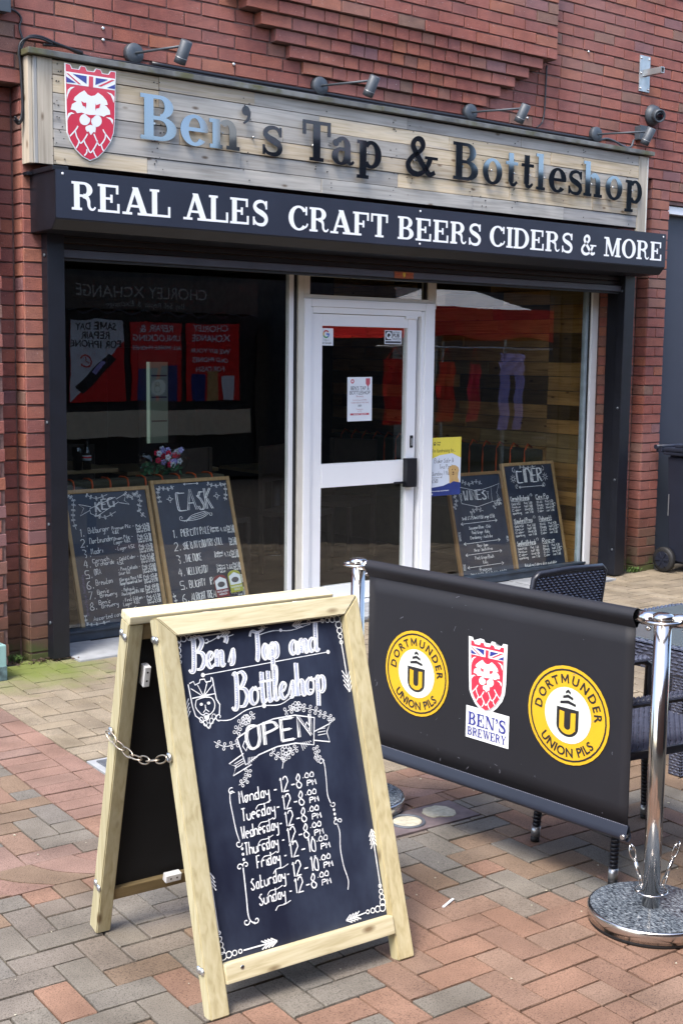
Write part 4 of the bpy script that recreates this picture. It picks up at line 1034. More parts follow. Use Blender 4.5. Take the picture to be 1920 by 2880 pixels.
# door frame
frame((1.834, .250, .0), (1.876, .318, 2.22), 'offwhite', 'frame'); frame((1.8765, .240, .0), (1.928, .330, 2.035), 'white', 'frame'); frame((1.9285, .25, .0), (1.95, .33, 1.98), 'white', 'frame')
frame((2.914, .240, .0), (3.0, .330, 2.035), 'white', 'frame'); frame((2.886, .25, .0), (2.9135, .33, 1.98), 'white', 'frame'); frame((3.001, .252, 2.0), (3.02, .318, 2.22), 'offwhite', 'frame')
frame((1.929, .240, 1.985), (2.913, .330, 2.035), 'white', 'frame'); frame((1.951, .25, 1.945), (2.885, .33, 1.984), 'white', 'frame')
frame((1.877, .250, 2.036), (3.0, .325, 2.062), 'offwhite', 'transom'); frame((1.877, .25, 2.0625), (1.925, .325, 2.215), 'offwhite', 'frame'); frame((2.945, .25, 2.0625), (3.0, .325, 2.215), 'offwhite', 'frame'); frame((1.926, .255, 2.18), (2.944, .32, 2.215), 'offwhite', 'frame')
bm = NB(); bbox(bm, (1.926, .283, 2.063), (2.944, .295, 2.18), .0005); obj('fanlight', bm, MT['glass'], sf)
frame((2.925, .262, 2.063), (2.944, .2825, 2.18), 'under', 'gasket')
frame((1.83, .20, .0), (3.02, .33, .022), 'white', 'threshold')
frame((3.0005, .262, .062), (3.022, .31, 2.0), 'rubber', 'gasket')
bm = NB(); bbox(bm, (3.022, .283, .07), (4.605, .297, 2.22), .0005); obj('pane', bm, MT['glass'], sf)
frame((4.606, .27, .02), (4.632, .31, 2.22), 'alublue', 'glazing_bead'); frame((4.633, .262, .02), (4.645, .31, 2.22), 'rubber', 'gasket'); frame((4.646, .245, .0), (4.716, .32, 2.22), 'white', 'frame')
frame((4.7165, .25, .0), (4.738, .30, 2.22), 'mortar', 'sealant', bev=.002)
frame((.0, .27, 2.2205), (4.73, .34, 2.36), 'under', 'head')
# door leaf
dr = thing('shop_door', 'white glazed shop door with mid rail and black closer handle', 'door', (2.42, .27, .02))
DY0, DY1 = .262, .312
def dpart(lo, hi, name, mat='white'):
    bm = NB(); bbox(bm, lo, hi, .004); return obj(name, bm, MT[mat], dr)
dpart((1.953, DY0, .03), (2.036, DY1, 1.942), 'stile'); dpart((2.772, DY0, .03), (2.852, DY1, 1.942), 'stile')
dpart((2.0365, DY0+.001, 1.865), (2.7715, DY1, 1.942), 'top_rail'); dpart((2.0365, DY0+.001, .03), (2.7715, DY1, .140), 'bottom_rail'); dpart((2.0365, DY0-.004, .806), (2.7715, DY1, .962), 'mid_rail')
bm = NB(); bbox(bm, (2.037, .28, .963), (2.771, .292, 1.864), .0005); obj('pane', bm, MT['glass'], dr)
bm = NB(); bbox(bm, (2.037, .28, .141), (2.771, .292, .805), .0005); obj('pane', bm, MT['glass'], dr)
dpart((2.745, DY0-.05, .775), (2.835, DY0-.001, .975), 'handle', 'black'); dpart((2.66, DY0-.02, .80), (2.744, DY0-.006, .815), 'handle_bar', 'black')
dpart((2.805, DY0-.006, 1.045), (2.832, DY0-.001, 1.13), 'lock', 'rubber'); dpart((2.812, DY0-.010, 1.06), (2.824, DY0-.0065, 1.11), 'keyhole', 'galv')
dpart((2.74, DY0-.012, 1.926), (2.85, DY0-.001, 1.946), 'closer_arm', 'white')
# ---------------------------------------------------------------- papers and stickers on the glass
def sheet(name, lab, cat, x0, z0, x1, z1, y, mat, tilt=0):
    t = thing(name, lab, cat, ((x0+x1)/2, y, z0)); f = Fr((x0, y, z0), (math.cos(tilt), 0, math.sin(tilt)), (-math.sin(tilt), 0, math.cos(tilt)))
    bm = NB(); fbox(bm, f, (0, 0, -.0008), (x1-x0, z1-z0, 0)); obj('sheet', bm, MT[mat], t); return t, f, x1-x0, z1-z0
def pr(t, name, mat, fn):
    bm = NB(); fn(bm); return obj(name, bm, MT[mat], t, fix=False)
t, f, W, H = sheet('window_sticker', 'white sticker with multicoloured letter G at the top left of the door glass', 'sticker', 2.037, 1.738, 2.138, 1.850, .2785, 'paper')
c = (.042, .074)
for a0, a1, mt_ in ((35, 150, 'gr'), (150, 205, 'gy'), (205, 310, 'gg'), (310, 360, 'gb')):
    pr(t, 'letter_mark', mt_, lambda bm: ering(bm, f, c[0], c[1], .026, .026, .0085, .0085, a0, a1, 1, 0, 0, 1, .0006, 0))
pr(t, 'letter_bar', 'gb', lambda bm: poly(bm, f, [(c[0], c[1]-.004), (c[0]+.026, c[1]-.004), (c[0]+.026, c[1]+.005), (c[0], c[1]+.005)], .0006))
pr(t, 'lettering', 'ink', lambda bm: (text(bm, f, 'on Google', .047, .012, .017, align='C'), text(bm, f, 'Follow us', .047, .032, .011, align='C')))
t, f, W, H = sheet('window_sticker', 'black and white pub watch sticker at the top right of the door glass', 'sticker', 2.578, 1.755, 2.730, 1.848, .2785, 'paper')
pr(t, 'panel', 'ink', lambda bm: poly(bm, f, [(.006, .026), (.066, .026), (.066, .088), (.006, .088)], .0006))
pr(t, 'logo', 'paper', lambda bm: (ering(bm, f, .036, .058, .026, .026, .012, .012, 0, 360, 1, 0, 0, 1, .0012, 0), stroke(bm, f, [(.04, .052), (.064, .03)], .011, .0013)))
pr(t, 'lettering', 'ink', lambda bm: (text(bm, f, 'NATIONAL', .071, .074, .0155, sx=.82), text(bm, f, 'PUB', .070, .047, .034, True), text(bm, f, 'WATCH', .071, .026, .024, sx=.82)))
pr(t, 'small_print', 'rail', lambda bm: poly(bm, f, [(.006, .006), (.146, .006), (.146, .020), (.006, .020)], .0006))
t, f, W, H = sheet('notice', 'white award notice with red band taped inside the middle of the door glass', 'notice', 2.262, 1.238, 2.474, 1.532, .2765, 'paper', .008)
pr(t, 'lettering', 'slate', lambda bm: (text(bm, f, "BEN'S TAP &", W/2, .208, .036, align='C', sx=.8), text(bm, f, 'BOTTLESHOP', W/2, .178, .036, align='C', sx=.8), text(bm, f, '2023', W/2, .098, .016, True, align='C')))
pr(t, 'small_print', 'pinkprint', lambda bm: (text(bm, f, 'Brewery', W/2, .160, .018, align='C'), text(bm, f, 'Central Lancs CAMRA', W/2, .137, .013, align='C'), text(bm, f, 'CIDER PUB OF THE YEAR', W/2, .119, .0135, align='C'), text(bm, f, 'Presentation', W/2, .076, .012, align='C'), text(bm, f, 'at 7.30', W/2, .062, .012, align='C')))
pr(t, 'red_band', 'redprint', lambda bm: (poly(bm, f, [(.025, .040), (W-.025, .040), (W-.025, .053), (.025, .053)], .0006), poly(bm, f, [(W-.055, .285), (W-.018, .285), (W-.018, .25), (W-.036, .228), (W-.055, .25)], .0006), ering(bm, f, .042, .266, .015, .015, .008, .008, 0, 360, 1, 0, 0, 1, .0006, 0)))
pr(t, 'band_lettering', 'paper', lambda bm: text(bm, f, 'EVERYBODY WELCOME', W/2, .0425, .0115, True, z=.0012, align='C', sx=.9))
t, f, W, H = sheet('poster', 'yellow white and blue fundraising poster with puppy inside the right window', 'poster', 3.024, .690, 3.312, 1.105, .2765, 'paperpale', .0)
pr(t, 'yellow_panel', 'paperyellow', lambda bm: poly(bm, f, [(0, H), (W, H), (W, .265), (.20, .300), (.08, .29), (0, .265)], .0006))
pr(t, 'blue_panel', 'paperblue', lambda bm: poly(bm, f, [(0, 0), (W, 0), (W, .085), (.22, .10), (.12, .07), (0, .06)], .0006))
pr(t, 'lettering', 'ink', lambda bm: (text(bm, f, "I'm fundraising by...", .008, .310, .036, sx=.80), text(bm, f, 'Guide', .05, .376, .015, True), text(bm, f, 'Dogs', .05, .361, .015, True), poly(bm, f, ell(.03, .366, .009, .007, 10), .001), [poly(bm, f, ell(.03+dx, .378+dy, .0035, .004, 8), .001) for dx, dy in ((-.01, -.002), (-.003, .003), (.005, .003), (.011, -.002))], text(bm, f, 'My fundraising target', .012, .128, .011)))
pr(t, 'handwriting', 'slate', lambda bm: (hand(bm, f, 'Bake Sale &', .03, .236, .032, .0026, align='L'), hand(bm, f, 'Tea Party', .08, .192, .030, .0026), hand(bm, f, 'Sunday 7 May', .012, .148, .028, .0026), hand(bm, f, '£500', .012, .096, .026, .0026)))
pr(t, 'white_lettering', 'paper', lambda bm: (text(bm, f, 'Share your fundraising using #GuideDogsFamily', .012, .032, .0105, True, z=.0012, sx=.8), poly(bm, f, ell(.014, .015, .006, .006, 10), .0012)))
def dog(bm): poly(bm, f, [(.18, .082), (.178, .13), (.17, .16), (.165, .185), (.18, .205), (.205, .215), (.235, .212), (.262, .198), (.272, .175), (.265, .155), (.262, .125), (.275, .095), (.272, .088), (.22, .098)], .0012)
pr(t, 'puppy_print', 'dog', dog)
pr(t, 'puppy_face', 'dogdark', lambda bm: [poly(bm, f, ell(x, y, r, s, 8), .0018) for x, y, r, s in ((.205, .182, .005, .005), (.232, .18, .005, .005), (.214, .162, .008, .006), (.214, .148, .010, .004))])
for x, z in ((3.03, 1.095), (3.304, 1.095)):
    pass
# ================================================================ CHALK MENUS BEHIND THE GLASS
def leaf_vine(bm, f, pts, r, w, z=.0008, both=True):
    P = smooth_pts(pts, 4); stroke(bm, f, P, w*.8, z)
    for i in range(0, len(P)-1, 2):
        x, y = P[i]; dx, dy = P[i+1][0]-x, P[i+1][1]-y; l = math.hypot(dx, dy) or 1; dx /= l; dy /= l
        for s in ((1, -1) if both else (1,)):
            cx, cy = x-dy*s*r*1.3+dx*r*.4, y+dx*s*r*1.3+dy*r*.4
            stroke(bm, f, ell(cx, cy, r*.75, r*.75, 7), w*.8, z+.0001, closed=True)
def curl(bm, f, x, y, r, w, a0, turn=1, n=14, z=.0008):
    stroke(bm, f, [(x+r*(1-.75*i/n)*math.cos(R(a0+turn*i*330/n)), y+r*(1-.75*i/n)*math.sin(R(a0+turn*i*330/n))) for i in range(n+1)], w, z)
def arrow(bm, f, a, b, w, hs, barbs=3, both=False, z=.0008):
    stroke(bm, f, [a, b], w, z)
    for (p, q) in ((a, b), (b, a))[:2 if both else 1]:
        dx, dy = q[0]-p[0], q[1]-p[1]; l = math.hypot(dx, dy); dx /= l; dy /= l
        for k in range(barbs):
            ex, ey = q[0]-dx*k*hs*.55, q[1]-dy*k*hs*.55
            for s in (1, -1): stroke(bm, f, [(ex, ey), (ex-dx*hs-dy*s*hs*.6, ey-dy*hs+dx*s*hs*.6)], w, z+.0001*(1+k))
def chainlet(bm, f, x, y, dx, dy, w, z=.0008, n=4, r=.008):
    for k in range(n):
        rr = r*(1-.16*k); stroke(bm, f, ell(x+dx*k*r*1.7, y+dy*k*r*1.7, rr, rr, 10), w, z, closed=True)
def dbl(bm, f, s, x, y, h, w, sx, gap, align='L'):
    """outlined letters: two thin strokes side by side"""
    hand(bm, f, s, x, y, h, w, sx=sx, slant=.02); hand(bm, f, s, x+gap, y, h, w, sx=sx, slant=.02, z=.0009)
def menu(x0, zb, lab, rail, lean=.30, W=.59, H=.86, y=.36):
    t = thing('menu_board', lab, 'menu board', (x0+W/2, y, zb), 'chalk menus leaning inside the windows')
    f = Fr((x0, y, zb), (1, 0, 0), (0, math.sin(lean), math.cos(lean)))
    bm = NB(); fbox(bm, f, (.012, .012, -.012), (W-.012, H-.012, -.003)); obj('panel', bm, MT['board2'], t)
    for lo, hi in (((0, 0, -.02), (.024, H, .006)), ((W-.024, 0, -.02), (W, H, .006)), ((.0245, H-.024, -.02), (W-.0245, H, .006)), ((.0245, 0, -.02), (W-.0245, .024, .006))):
        bm = NB(); fbox(bm, f, lo, hi, .002); obj('frame_rail', bm, MT[rail], t)
    return t, f
CW = .0036
t, f = menu(.35, .03, 'chalk menu headed KEG with eight numbered beers, leftmost in the window', 'mframe', .297)
bm = NB()
leaf_vine(bm, f, [(.04, .83), (.07, .80), (.06, .74), (.05, .68), (.06, .62)], .006, CW); leaf_vine(bm, f, [(.16, .825), (.22, .80), (.30, .82)], .006, CW)
leaf_vine(bm, f, [(.42, .82), (.46, .79), (.50, .82), (.52, .77), (.50, .71), (.54, .66)], .007, CW); leaf_vine(bm, f, [(.20, .70), (.26, .68), (.34, .71)], .006, CW)
stroke(bm, f, [(.17, .71), (.21, .69), (.37, .77), (.35, .80), (.17, .74), (.17, .71)], CW); stroke(bm, f, [(.17, .73), (.10, .70), (.13, .745), (.10, .77), (.18, .75)], CW, .0009); stroke(bm, f, [(.36, .79), (.43, .82), (.41, .775), (.44, .75), (.37, .765)], CW, .0009)
hand(bm, f, 'KEG', .205, .715, .062, .0055, sx=.75, rise=.35); hand(bm, f, 'KEG', .212, .715, .062, .0035, sx=.75, rise=.35, z=.001)
KEG = [('1.', 'Bitburger', ['Premium Pils -', '4.8%'], ['Pint-£4.20', 'half-£2.10', 'third-£1.40']), ('2.', 'Dortmunder-', ['Union Pils -', 'Lager 4.8%'], ['Pint-£3.90', 'half-£2.10', 'third-£1.40']), ('3.', 'Madri', ['- Lager 4.5%'], ['Pint-£4.20', 'half-£2.10', 'third-£1.45']),
       ('4.', 'Cornish Orchards', ['- Gold Cider -', '4.5%'], ['Pint-£3.70', 'half-£1.85', 'third-£1.25']), ('5.', 'ORA', ['- Pina Colada -', 'Sour 6%'], ['Pint-£5.60', 'half-£2.80', 'third-£1.90']), ('6.', 'Brewton', ['Glorious Mess 4.0%', 'Mango Passionfruit Sour'], ['Pint-£5.10', 'half-£2.55', 'third-£1.70']),
       ('7.', "Ben's Brewery", ['- Mohawk -', 'New England IPA 7.0%'], ['Pint-£6.00', 'half-£3.00', 'third-£2.00']), ('8.', "Ben's Brewery", ['- First Edition -', 'Lager 4.0%'], ['Pint-£3.50', 'half-£1.75', 'third-£1.20'])]
for i, (n_, a, b, c) in enumerate(KEG):
    y = .585-i*.0635
    hand(bm, f, n_, .075, y-.012, .046, .0045, sx=.8)
    w_ = a.split(' ')
    for k, s in enumerate(w_): hand(bm, f, s, .135+.015*k, y+(.004 if len(w_) == 1 else .014)-k*.022, .034 if len(w_) == 1 else .026, .0037, rise=.06, fit=.0165*len(s))
    for k, s in enumerate(b): hand(bm, f, s, .295, y+.012-k*.024, .0215, .0031, rise=.06, fit=min(.155, .0115*len(s)))
    for k, s in enumerate(c): hand(bm, f, s, .462, y+.018-k*.0175, .0165, .0034, rise=.06, fit=.095)
hand(bm, f, 'Assorted cans & bottles also', .085, .062, .026, .0034, fit=.40, rise=.06)
leaf_vine(bm, f, [(.035, .10), (.04, .05), (.10, .04), (.19, .05)], .005, CW); stroke(bm, f, smooth_pts([(.28, .105), (.33, .095), (.38, .12)], 4), CW)
obj('chalk_lettering', bm, MT['chalk'], t, fix=False)
bm = NB(); hand(bm, Fr(f(.06, .10), f.v, -f.u), 'Brewed by us, hand locally', 0, 0, .018, .0022); obj('purple_lettering', bm, MT['chalkdim'], t, fix=False)
t, f = menu(.955, .06, 'chalk menu headed CASK in tall thin capitals, between the KEG menu and the door', 'mframe', .304)
bm = NB()
leaf_vine(bm, f, [(.05, .72), (.045, .78), (.06, .81), (.12, .80), (.17, .815)], .006, CW); leaf_vine(bm, f, [(.42, .82), (.48, .80), (.545, .81), (.545, .74), (.53, .70)], .006, CW)
arrow(bm, f, (.24, .825), (.35, .825), CW, .012, 1, True); 
hand(bm, f, 'CASK', .17, .655, .135, .006, slant=.02, fit=.27); hand(bm, f, 'CASK', .181, .655, .135, .0045, slant=.02, fit=.27, z=.0012)
for cx in (.125, .475): stroke(bm, f, ell(cx, .735, .011, .011, 10), CW, closed=True); [stroke(bm, f, [(cx+.014*math.cos(a), .735+.014*math.sin(a)), (cx+.024*math.cos(a), .735+.024*math.sin(a))], CW) for a in (0, 1.57, 3.14, 4.71)]
for k in range(4): stroke(bm, f, smooth_pts([(.18+.012*k, .592-.004*k), (.26, .588+.010*k), (.34, .600+.012*k), (.40-.01*k, .628+.004*k)], 5), CW, .0008+.0001*k)
curl(bm, f, .185, .607, .016, CW, 250, -1); curl(bm, f, .405, .617, .013, CW, 70, -1)
CASK = [('1.', 'PIER CITY PALE', ['Georges', 'Pale Ale'], '4.1%'), ('2.', 'SHE IS MY COUNTRY STILL', [], ''), ('3.', 'THE DUKE', ['Traditional', 'Bitter'], '4.3%'), ('4.', 'WELLINGTON', ['New', 'Zealand', 'Pale'], '3.8%'), ('5.', 'BLIGHTY   IPA', [], '4.5%'), ('6.', 'ALRIGHT TREACLE', ['Treacle', 'Stout'], '4.5%')]
for i, (n_, a, b, c) in enumerate(CASK):
    y = .485-i*.082
    hand(bm, f, n_, .10, y, .05, .0045, sx=.75)
    hand(bm, f, a, .165, y+.004, .046, .0045, rise=.03, slant=.03, fit=min(.30, .0155*len(a)))
    for k, s in enumerate(b): hand(bm, f, s, .385, y+.036-k*.02, .017, .0034, fit=.065)
    hand(bm, f, c, .458, y+.014, .028, .0034, fit=.05)
    for k, s in enumerate(('Pint 3.20', 'half 1.60', 'third 1.10')): hand(bm, f, s, .512, y+.036-k*.017, .0145, .0032, fit=.055)
leaf_vine(bm, f, [(.045, .04), (.05, .09), (.04, .14)], .005, CW)
obj('chalk_lettering', bm, MT['chalk'], t, fix=False)
for k, (px, cc_, nm, lab) in enumerate(((.345, 'maroon', 'WALLASEA WENCH', 'maroon and white beer clip standing in front of the cask menu'), (.455, 'lime', 'WAKERING GOLD', 'lime green and white beer clip standing in front of the cask menu'))):
    ft = Fr(f(px, .075+.02*k, .012), f.u+f.v*.06, f.v)
    c_ = thing('pump_clip', lab, 'beer clip', f(px, .075))
    bm = NB(); fbox(bm, ft, (0, 0, 0), (.095, .112, .004)); poly(bm, ft, [(0, .1125)]+[(.0475+.0475*math.cos(R(a)), .1125+.03*math.sin(R(a))) for a in range(180, -1, -20)][1:], .004, .004); obj('card', bm, MT[cc_], c_)
    bm = NB(); poly(bm, ft, [(.005, .05), (.09, .05), (.09, .108), (.0475, .13), (.005, .108)], .0048); obj('white_panel', bm, MT['paper'], c_, fix=False)
    bm = NB(); text(bm, ft, "GEORGE'S", .0475, .112, .0135, True, .0045, 'C'); obj('lettering', bm, MT['slate'], c_, fix=False)
    bm = NB(); [text(bm, ft, s, .0475, .03-.018*i, .0165, True, .0045, 'C') for i, s in enumerate(nm.split(' '))]; obj('lettering', bm, MT['paper'], c_, fix=False)
    bm = NB(); poly(bm, ft, ell(.047, .08, .028, .018, 14), .0054); poly(bm, ft, [(.03, .085), (.05, .095), (.062, .075), (.045, .062)], .006); obj('emblem', bm, MT['rail'], c_, fix=False)
t, f = menu(3.431, .022, 'chalk menu headed WINES in a brown frame, behind the fundraising poster', 'mframe2', .254, .585, .81)
bm = NB()
leaf_vine(bm, f, [(.16, .745), (.22, .72), (.30, .74), (.36, .715)], .007, CW); leaf_vine(bm, f, [(.04, .55), (.07, .60), (.05, .66)], .008, CW); leaf_vine(bm, f, [(.45, .53), (.49, .57), (.52, .55), (.50, .62)], .008, CW); leaf_vine(bm, f, [(.2, .50), (.26, .53), (.33, .51)], .008, CW)
stroke(bm, f, [(.10, .71), (.12, .58), (.28, .545), (.44, .575), (.45, .69), (.30, .665), (.10, .71)], CW); stroke(bm, f, [(.45, .69), (.54, .71), (.50, .64), (.54, .58), (.44, .575)], CW, .0009)
hand(bm, f, 'WINES', .15, .60, .075, .006, slant=.02, fit=.245); hand(bm, f, 'WINES', .158, .60, .075, .004, slant=.02, fit=.245, z=.0012); 
for x in (.125, .405): stroke(bm, f, [(x, .60), (x, .635), (x-.012, .655), (x+.012, .655), (x, .635)], CW, .0009)
hand(bm, f, 'Small £3.75 Med £4.50 Large £5.50', .10, .455, .024, .0036, fit=.34)
for y in (.425, .275, .19, .095): arrow(bm, f, (.08, y), (.46, y+.005), CW, .02, 1, True)
for i, s in enumerate(('Sauvignon Blanc - Chile', 'Pinot Grigio - Italy', 'Chardonnay - Australia')): hand(bm, f, s, .27, .38-i*.037, .024, .0031, sx=.5, align='C')
for i, s in enumerate(('Malbec - Chile', 'Shiraz - South Africa', 'Merlot - Argentina')): hand(bm, f, s, .27, .25-i*.0, .001, .0001, align='C')
for i, s in enumerate(('Rioja - Spain', 'Shiraz - South Africa')): hand(bm, f, s, .27, .243-i*.032, .022, .0031, sx=.5, align='C')
hand(bm, f, 'Pinot Grigio Blush', .27, .150, .026, .0031, sx=.52, align='C'); hand(bm, f, 'Italy', .27, .115, .022, .0031, align='C'); hand(bm, f, 'Prosecco', .20, .058, .028, .003, sx=.6); hand(bm, f, '200ml £4.50  75cl Bottle £14.50', .10, .03, .019, .0034, fit=.38)
for y, s in ((.30, 'WHITES'), (.08, 'ROSE')): hand(bm, Fr(f(.06, y), f.v, -f.u), s, 0, 0, .022, .0024)
hand(bm, Fr(f(.53, .30), -f.v, f.u), 'RED', 0, 0, .022, .0024)
obj('chalk_lettering', bm, MT['chalk'], t, fix=False)
t, f = menu(4.014, .024, 'chalk menu headed CIDER in a pale frame, rightmost in the window', 'mframe', .240, .585, .86)
bm = NB()
hand(bm, f, 'CIDER', .15, .70, .105, .007, slant=.02, fit=.29); hand(bm, f, 'CIDER', .159, .70, .105, .006, slant=.02, fit=.29, z=.0012)
for x, d_ in ((.11, 1), (.47, -1)): stroke(bm, f, ell(x, .735, .014, .014, 10), CW, closed=True); [stroke(bm, f, [(x+.018*math.cos(a*.785), .735+.018*math.sin(a*.785)), (x+.032*math.cos(a*.785), .735+.032*math.sin(a*.785))], CW) for a in range(8)]; curl(bm, f, x+.02*d_, .80, .022, CW, 90, d_); curl(bm, f, x+.03*d_, .675, .018, CW, 270, -d_)
leaf_vine(bm, f, [(.20, .825), (.29, .815), (.38, .825)], .006, CW); arrow(bm, f, (.16, .665), (.44, .665), CW, .016, 1, True)
for i, (a, b) in enumerate((('Cornish Orchards', 'Cox Pip'), ('Stowford Press', 'Dabinett'), ('Sandford Orchards', 'Rosie'))):
    y = .565-i*.175
    hand(bm, f, a, .05, y, .034, .005, fit=.21); hand(bm, f, b, .33, y, .034, .005, fit=.15); stroke(bm, f, [(.05, y-.008), (.25, y-.006)], CW); stroke(bm, f, [(.33, y-.008), (.47, y-.006)], CW)
    for k in range(4): hand(bm, f, ['Gold 4.5%', 'Medium', 'Cider', 'sparkling'][k], .05, y-.035-k*.024, .017, .0034, fit=.10); hand(bm, f, ['Pint 3.60', 'half 1.80', 'third 1.20', 'can 3.50'][k], .19, y-.035-k*.024, .017, .0034, fit=.09); hand(bm, f, ['Still', 'Cloudy', '6.0%', 'Cider'][k], .33, y-.035-k*.024, .017, .0034, fit=.07); hand(bm, f, ['Pint 4.20', 'half 2.10', 'third 1.40', 'can 3.80'][k], .43, y-.035-k*.024, .017, .0034, fit=.09)
    curl(bm, f, .28, y+.03, .016, CW, 200, -1); curl(bm, f, .53, y-.06, .018, CW, 20, 1)
hand(bm, f, 'Rotating Ciders also available', .10, .045, .022, .0036, fit=.36)
obj('chalk_lettering', bm, MT['chalk'], t, fix=False)
# ================================================================ INTERIOR
inn = thing('bar_interior', 'dark bar room behind the glass with plank clad side wall', 'room', (2.35, .4, 0))
def room(lo, hi, name, mat='room'): bm = NB(); box(bm, lo, hi); return obj(name, bm, MT[mat], inn)
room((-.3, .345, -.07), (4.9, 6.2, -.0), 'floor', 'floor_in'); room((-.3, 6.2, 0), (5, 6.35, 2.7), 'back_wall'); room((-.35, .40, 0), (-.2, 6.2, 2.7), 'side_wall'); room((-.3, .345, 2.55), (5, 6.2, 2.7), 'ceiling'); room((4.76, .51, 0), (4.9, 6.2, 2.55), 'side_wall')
qk = random.Random(31)
for i in range(22):
    z = .03+i*.115; ys = [.345, .76] ; a = .76
    while a < 3.6: a = min(3.6, a+qk.uniform(.5, 1.1)); ys.append(a)
    for a, b in zip(ys, ys[1:]):
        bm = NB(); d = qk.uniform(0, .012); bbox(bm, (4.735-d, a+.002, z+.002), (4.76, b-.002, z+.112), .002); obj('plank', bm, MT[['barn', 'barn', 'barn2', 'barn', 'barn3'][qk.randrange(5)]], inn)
bn = thing('bench_seat', 'long olive padded bench with orange piping behind the KEG and CASK menus', 'bench', (1.0, .85, 0))
bm = NB(); bbox(bm, (.0, .74, .30), (1.60, .90, .885), .03); obj('backrest', bm, MT['bench'], bn)
bm = NB(); bbox(bm, (.0, .905, .05), (1.60, 1.35, .46), .02); obj('seat', bm, MT['bench'], bn)
for k in range(12):
    x = .12+k*.125
    bm = NB(); tube(bm, [(x, .735, .6), (x, .733, .86), (x+.003, .75, .886), (x+.012, .80, .893), (x+.02, .88, .890), (x+.02, .905, .87)], .006, 6); obj('piping', bm, MT['orange'], bn)
bn = thing('bench_seat', 'olive padded bench with orange piping along the plank wall behind the CIDER menu', 'bench', (4.5, 1.6, 0))
bm = NB(); bbox(bm, (4.55, .78, .3), (4.725, 3.4, .93), .03); obj('backrest', bm, MT['bench'], bn)
bm = NB(); bbox(bm, (4.1, .78, .05), (4.548, 3.4, .46), .02); obj('seat', bm, MT['bench'], bn)
for k in range(16):
    y = .82+k*.16
    bm = NB(); tube(bm, [(4.545, y, .55), (4.542, y, .82), (4.56, y+.01, .925), (4.62, y+.04, .97), (4.70, y+.07, .94)], .007, 6); obj('piping', bm, MT['orange'], bn)
def tablein(x, y, r, h, lab):
    t = thing('bar_table', lab, 'table', (x, y, 0)); bm = NB(); bbox(bm, (x-r, y-r*.8, h-.03), (x+r, y+r*.8, h), .006); obj('tabletop', bm, MT['tabletop_in'], t)
    bm = NB(); cyl(bm, (x, y, .02), (x, y, h-.03), .04); obj('leg', bm, MT['black'], t); bm = NB(); lathe(bm, (x, y, 0), (0, 0, 1), [(0, .24), (.015, .24), (.03, .05)], 20); obj('base', bm, MT['brushed'], t)
tablein(.75, 1.75, .42, .892, 'pale wooden bar table behind the left bench'); tablein(1.95, 2.3, .40, .80, 'dark blue bar table behind the window to the left of the door'); tablein(3.2, 2.4, .38, .74, 'small bar table seen through the door glass')
def chairin(x, y, a, lab):
    t = thing('bar_chair', lab, 'chair', (x, y, 0)); f = Fr((x, y, 0), (math.cos(a), math.sin(a), 0), (-math.sin(a), math.cos(a), 0))
    for p in ((-.2, -.2), (.2, -.2), (-.2, .2), (.2, .2)): bm = NB(); fbox(bm, f, (p[0]-.018, p[1]-.018, 0), (p[0]+.018, p[1]+.018, .45 if p[1] < 0 else .98)); obj('leg', bm, MT['rail_wood'], t)
    bm = NB(); fbox(bm, f, (-.22, -.22, .45), (.22, .22, .49), .008); obj('seat', bm, MT['rail_wood'], t); bm = NB(); fbox(bm, f, (-.2, .19, .70), (.2, .215, .98), .006); obj('backrest', bm, MT['rail_wood'], t)
chairin(1.95, 1.5, 0.2, 'dark wooden chair in the bar just left of the door'); chairin(2.75, 1.5, .5, 'dark wooden chair seen through the door glass'); chairin(1.45, 2.7, 2.5, 'dark wooden chair deep in the bar behind the flower bag'); chairin(3.5, 1.9, -1.2, 'dark wooden chair beside the plank wall bench')
fg = thing('drinks_cooler', 'tall lit drinks cooler with glass door glowing pale green inside the bar', 'cooler', (2.45, 3.2, 0))
bm = NB(); bbox(bm, (2.25, 3.05, 0), (2.62, 3.6, 1.72), .01); obj('cabinet', bm, MT['black'], fg)
bm = NB(); bbox(bm, (2.325, 3.03, .92), (2.345, 3.048, 1.60), .002); obj('light_strip', bm, MT['fridge_strip'], fg)
bm = NB(); bbox(bm, (2.350, 3.03, .92), (2.52, 3.048, 1.60), .002); obj('lit_door', bm, MT['fridge_glow'], fg)
for z in (1.1, 1.3, 1.48):
    bm = NB(); bbox(bm, (2.36, 3.012, z), (2.50, 3.029, z+.012), .001); obj('shelf', bm, MT['rail'], fg)
bt = thing('drink_bottle', 'small cola bottle with red and white label standing on the table behind the KEG menu', 'bottle', (.935, 1.42, .892))
bm = NB(); lathe(bm, (.935, 1.42, .892), (0, 0, 1), [(0, .028), (.10, .030), (.125, .024), (.15, .014), (.185, .013), (.19, .013)], 14); obj('bottle_glass', bm, MT['bottle'], bt)
bm = NB(); lathe(bm, (.935, 1.42, .952), (0, 0, 1), [(0, .0308), (.035, .0308)], 14); obj('bottle_label', bm, MT['paper'], bt)
bm = NB(); lathe(bm, (.935, 1.42, .967), (0, 0, 1), [(0, .0312), (.012, .0312)], 14); obj('label_band', bm, MT['redcloth'], bt)
bm = NB(); lathe(bm, (.935, 1.42, 1.082), (0, 0, 1), [(0, .015), (.014, .015)], 12); obj('cap', bm, MT['black'], bt)
gl = thing('drinking_glass', 'tall clear glass beside the bottle on the table behind the KEG menu', 'glass', (.865, 1.42, .892))
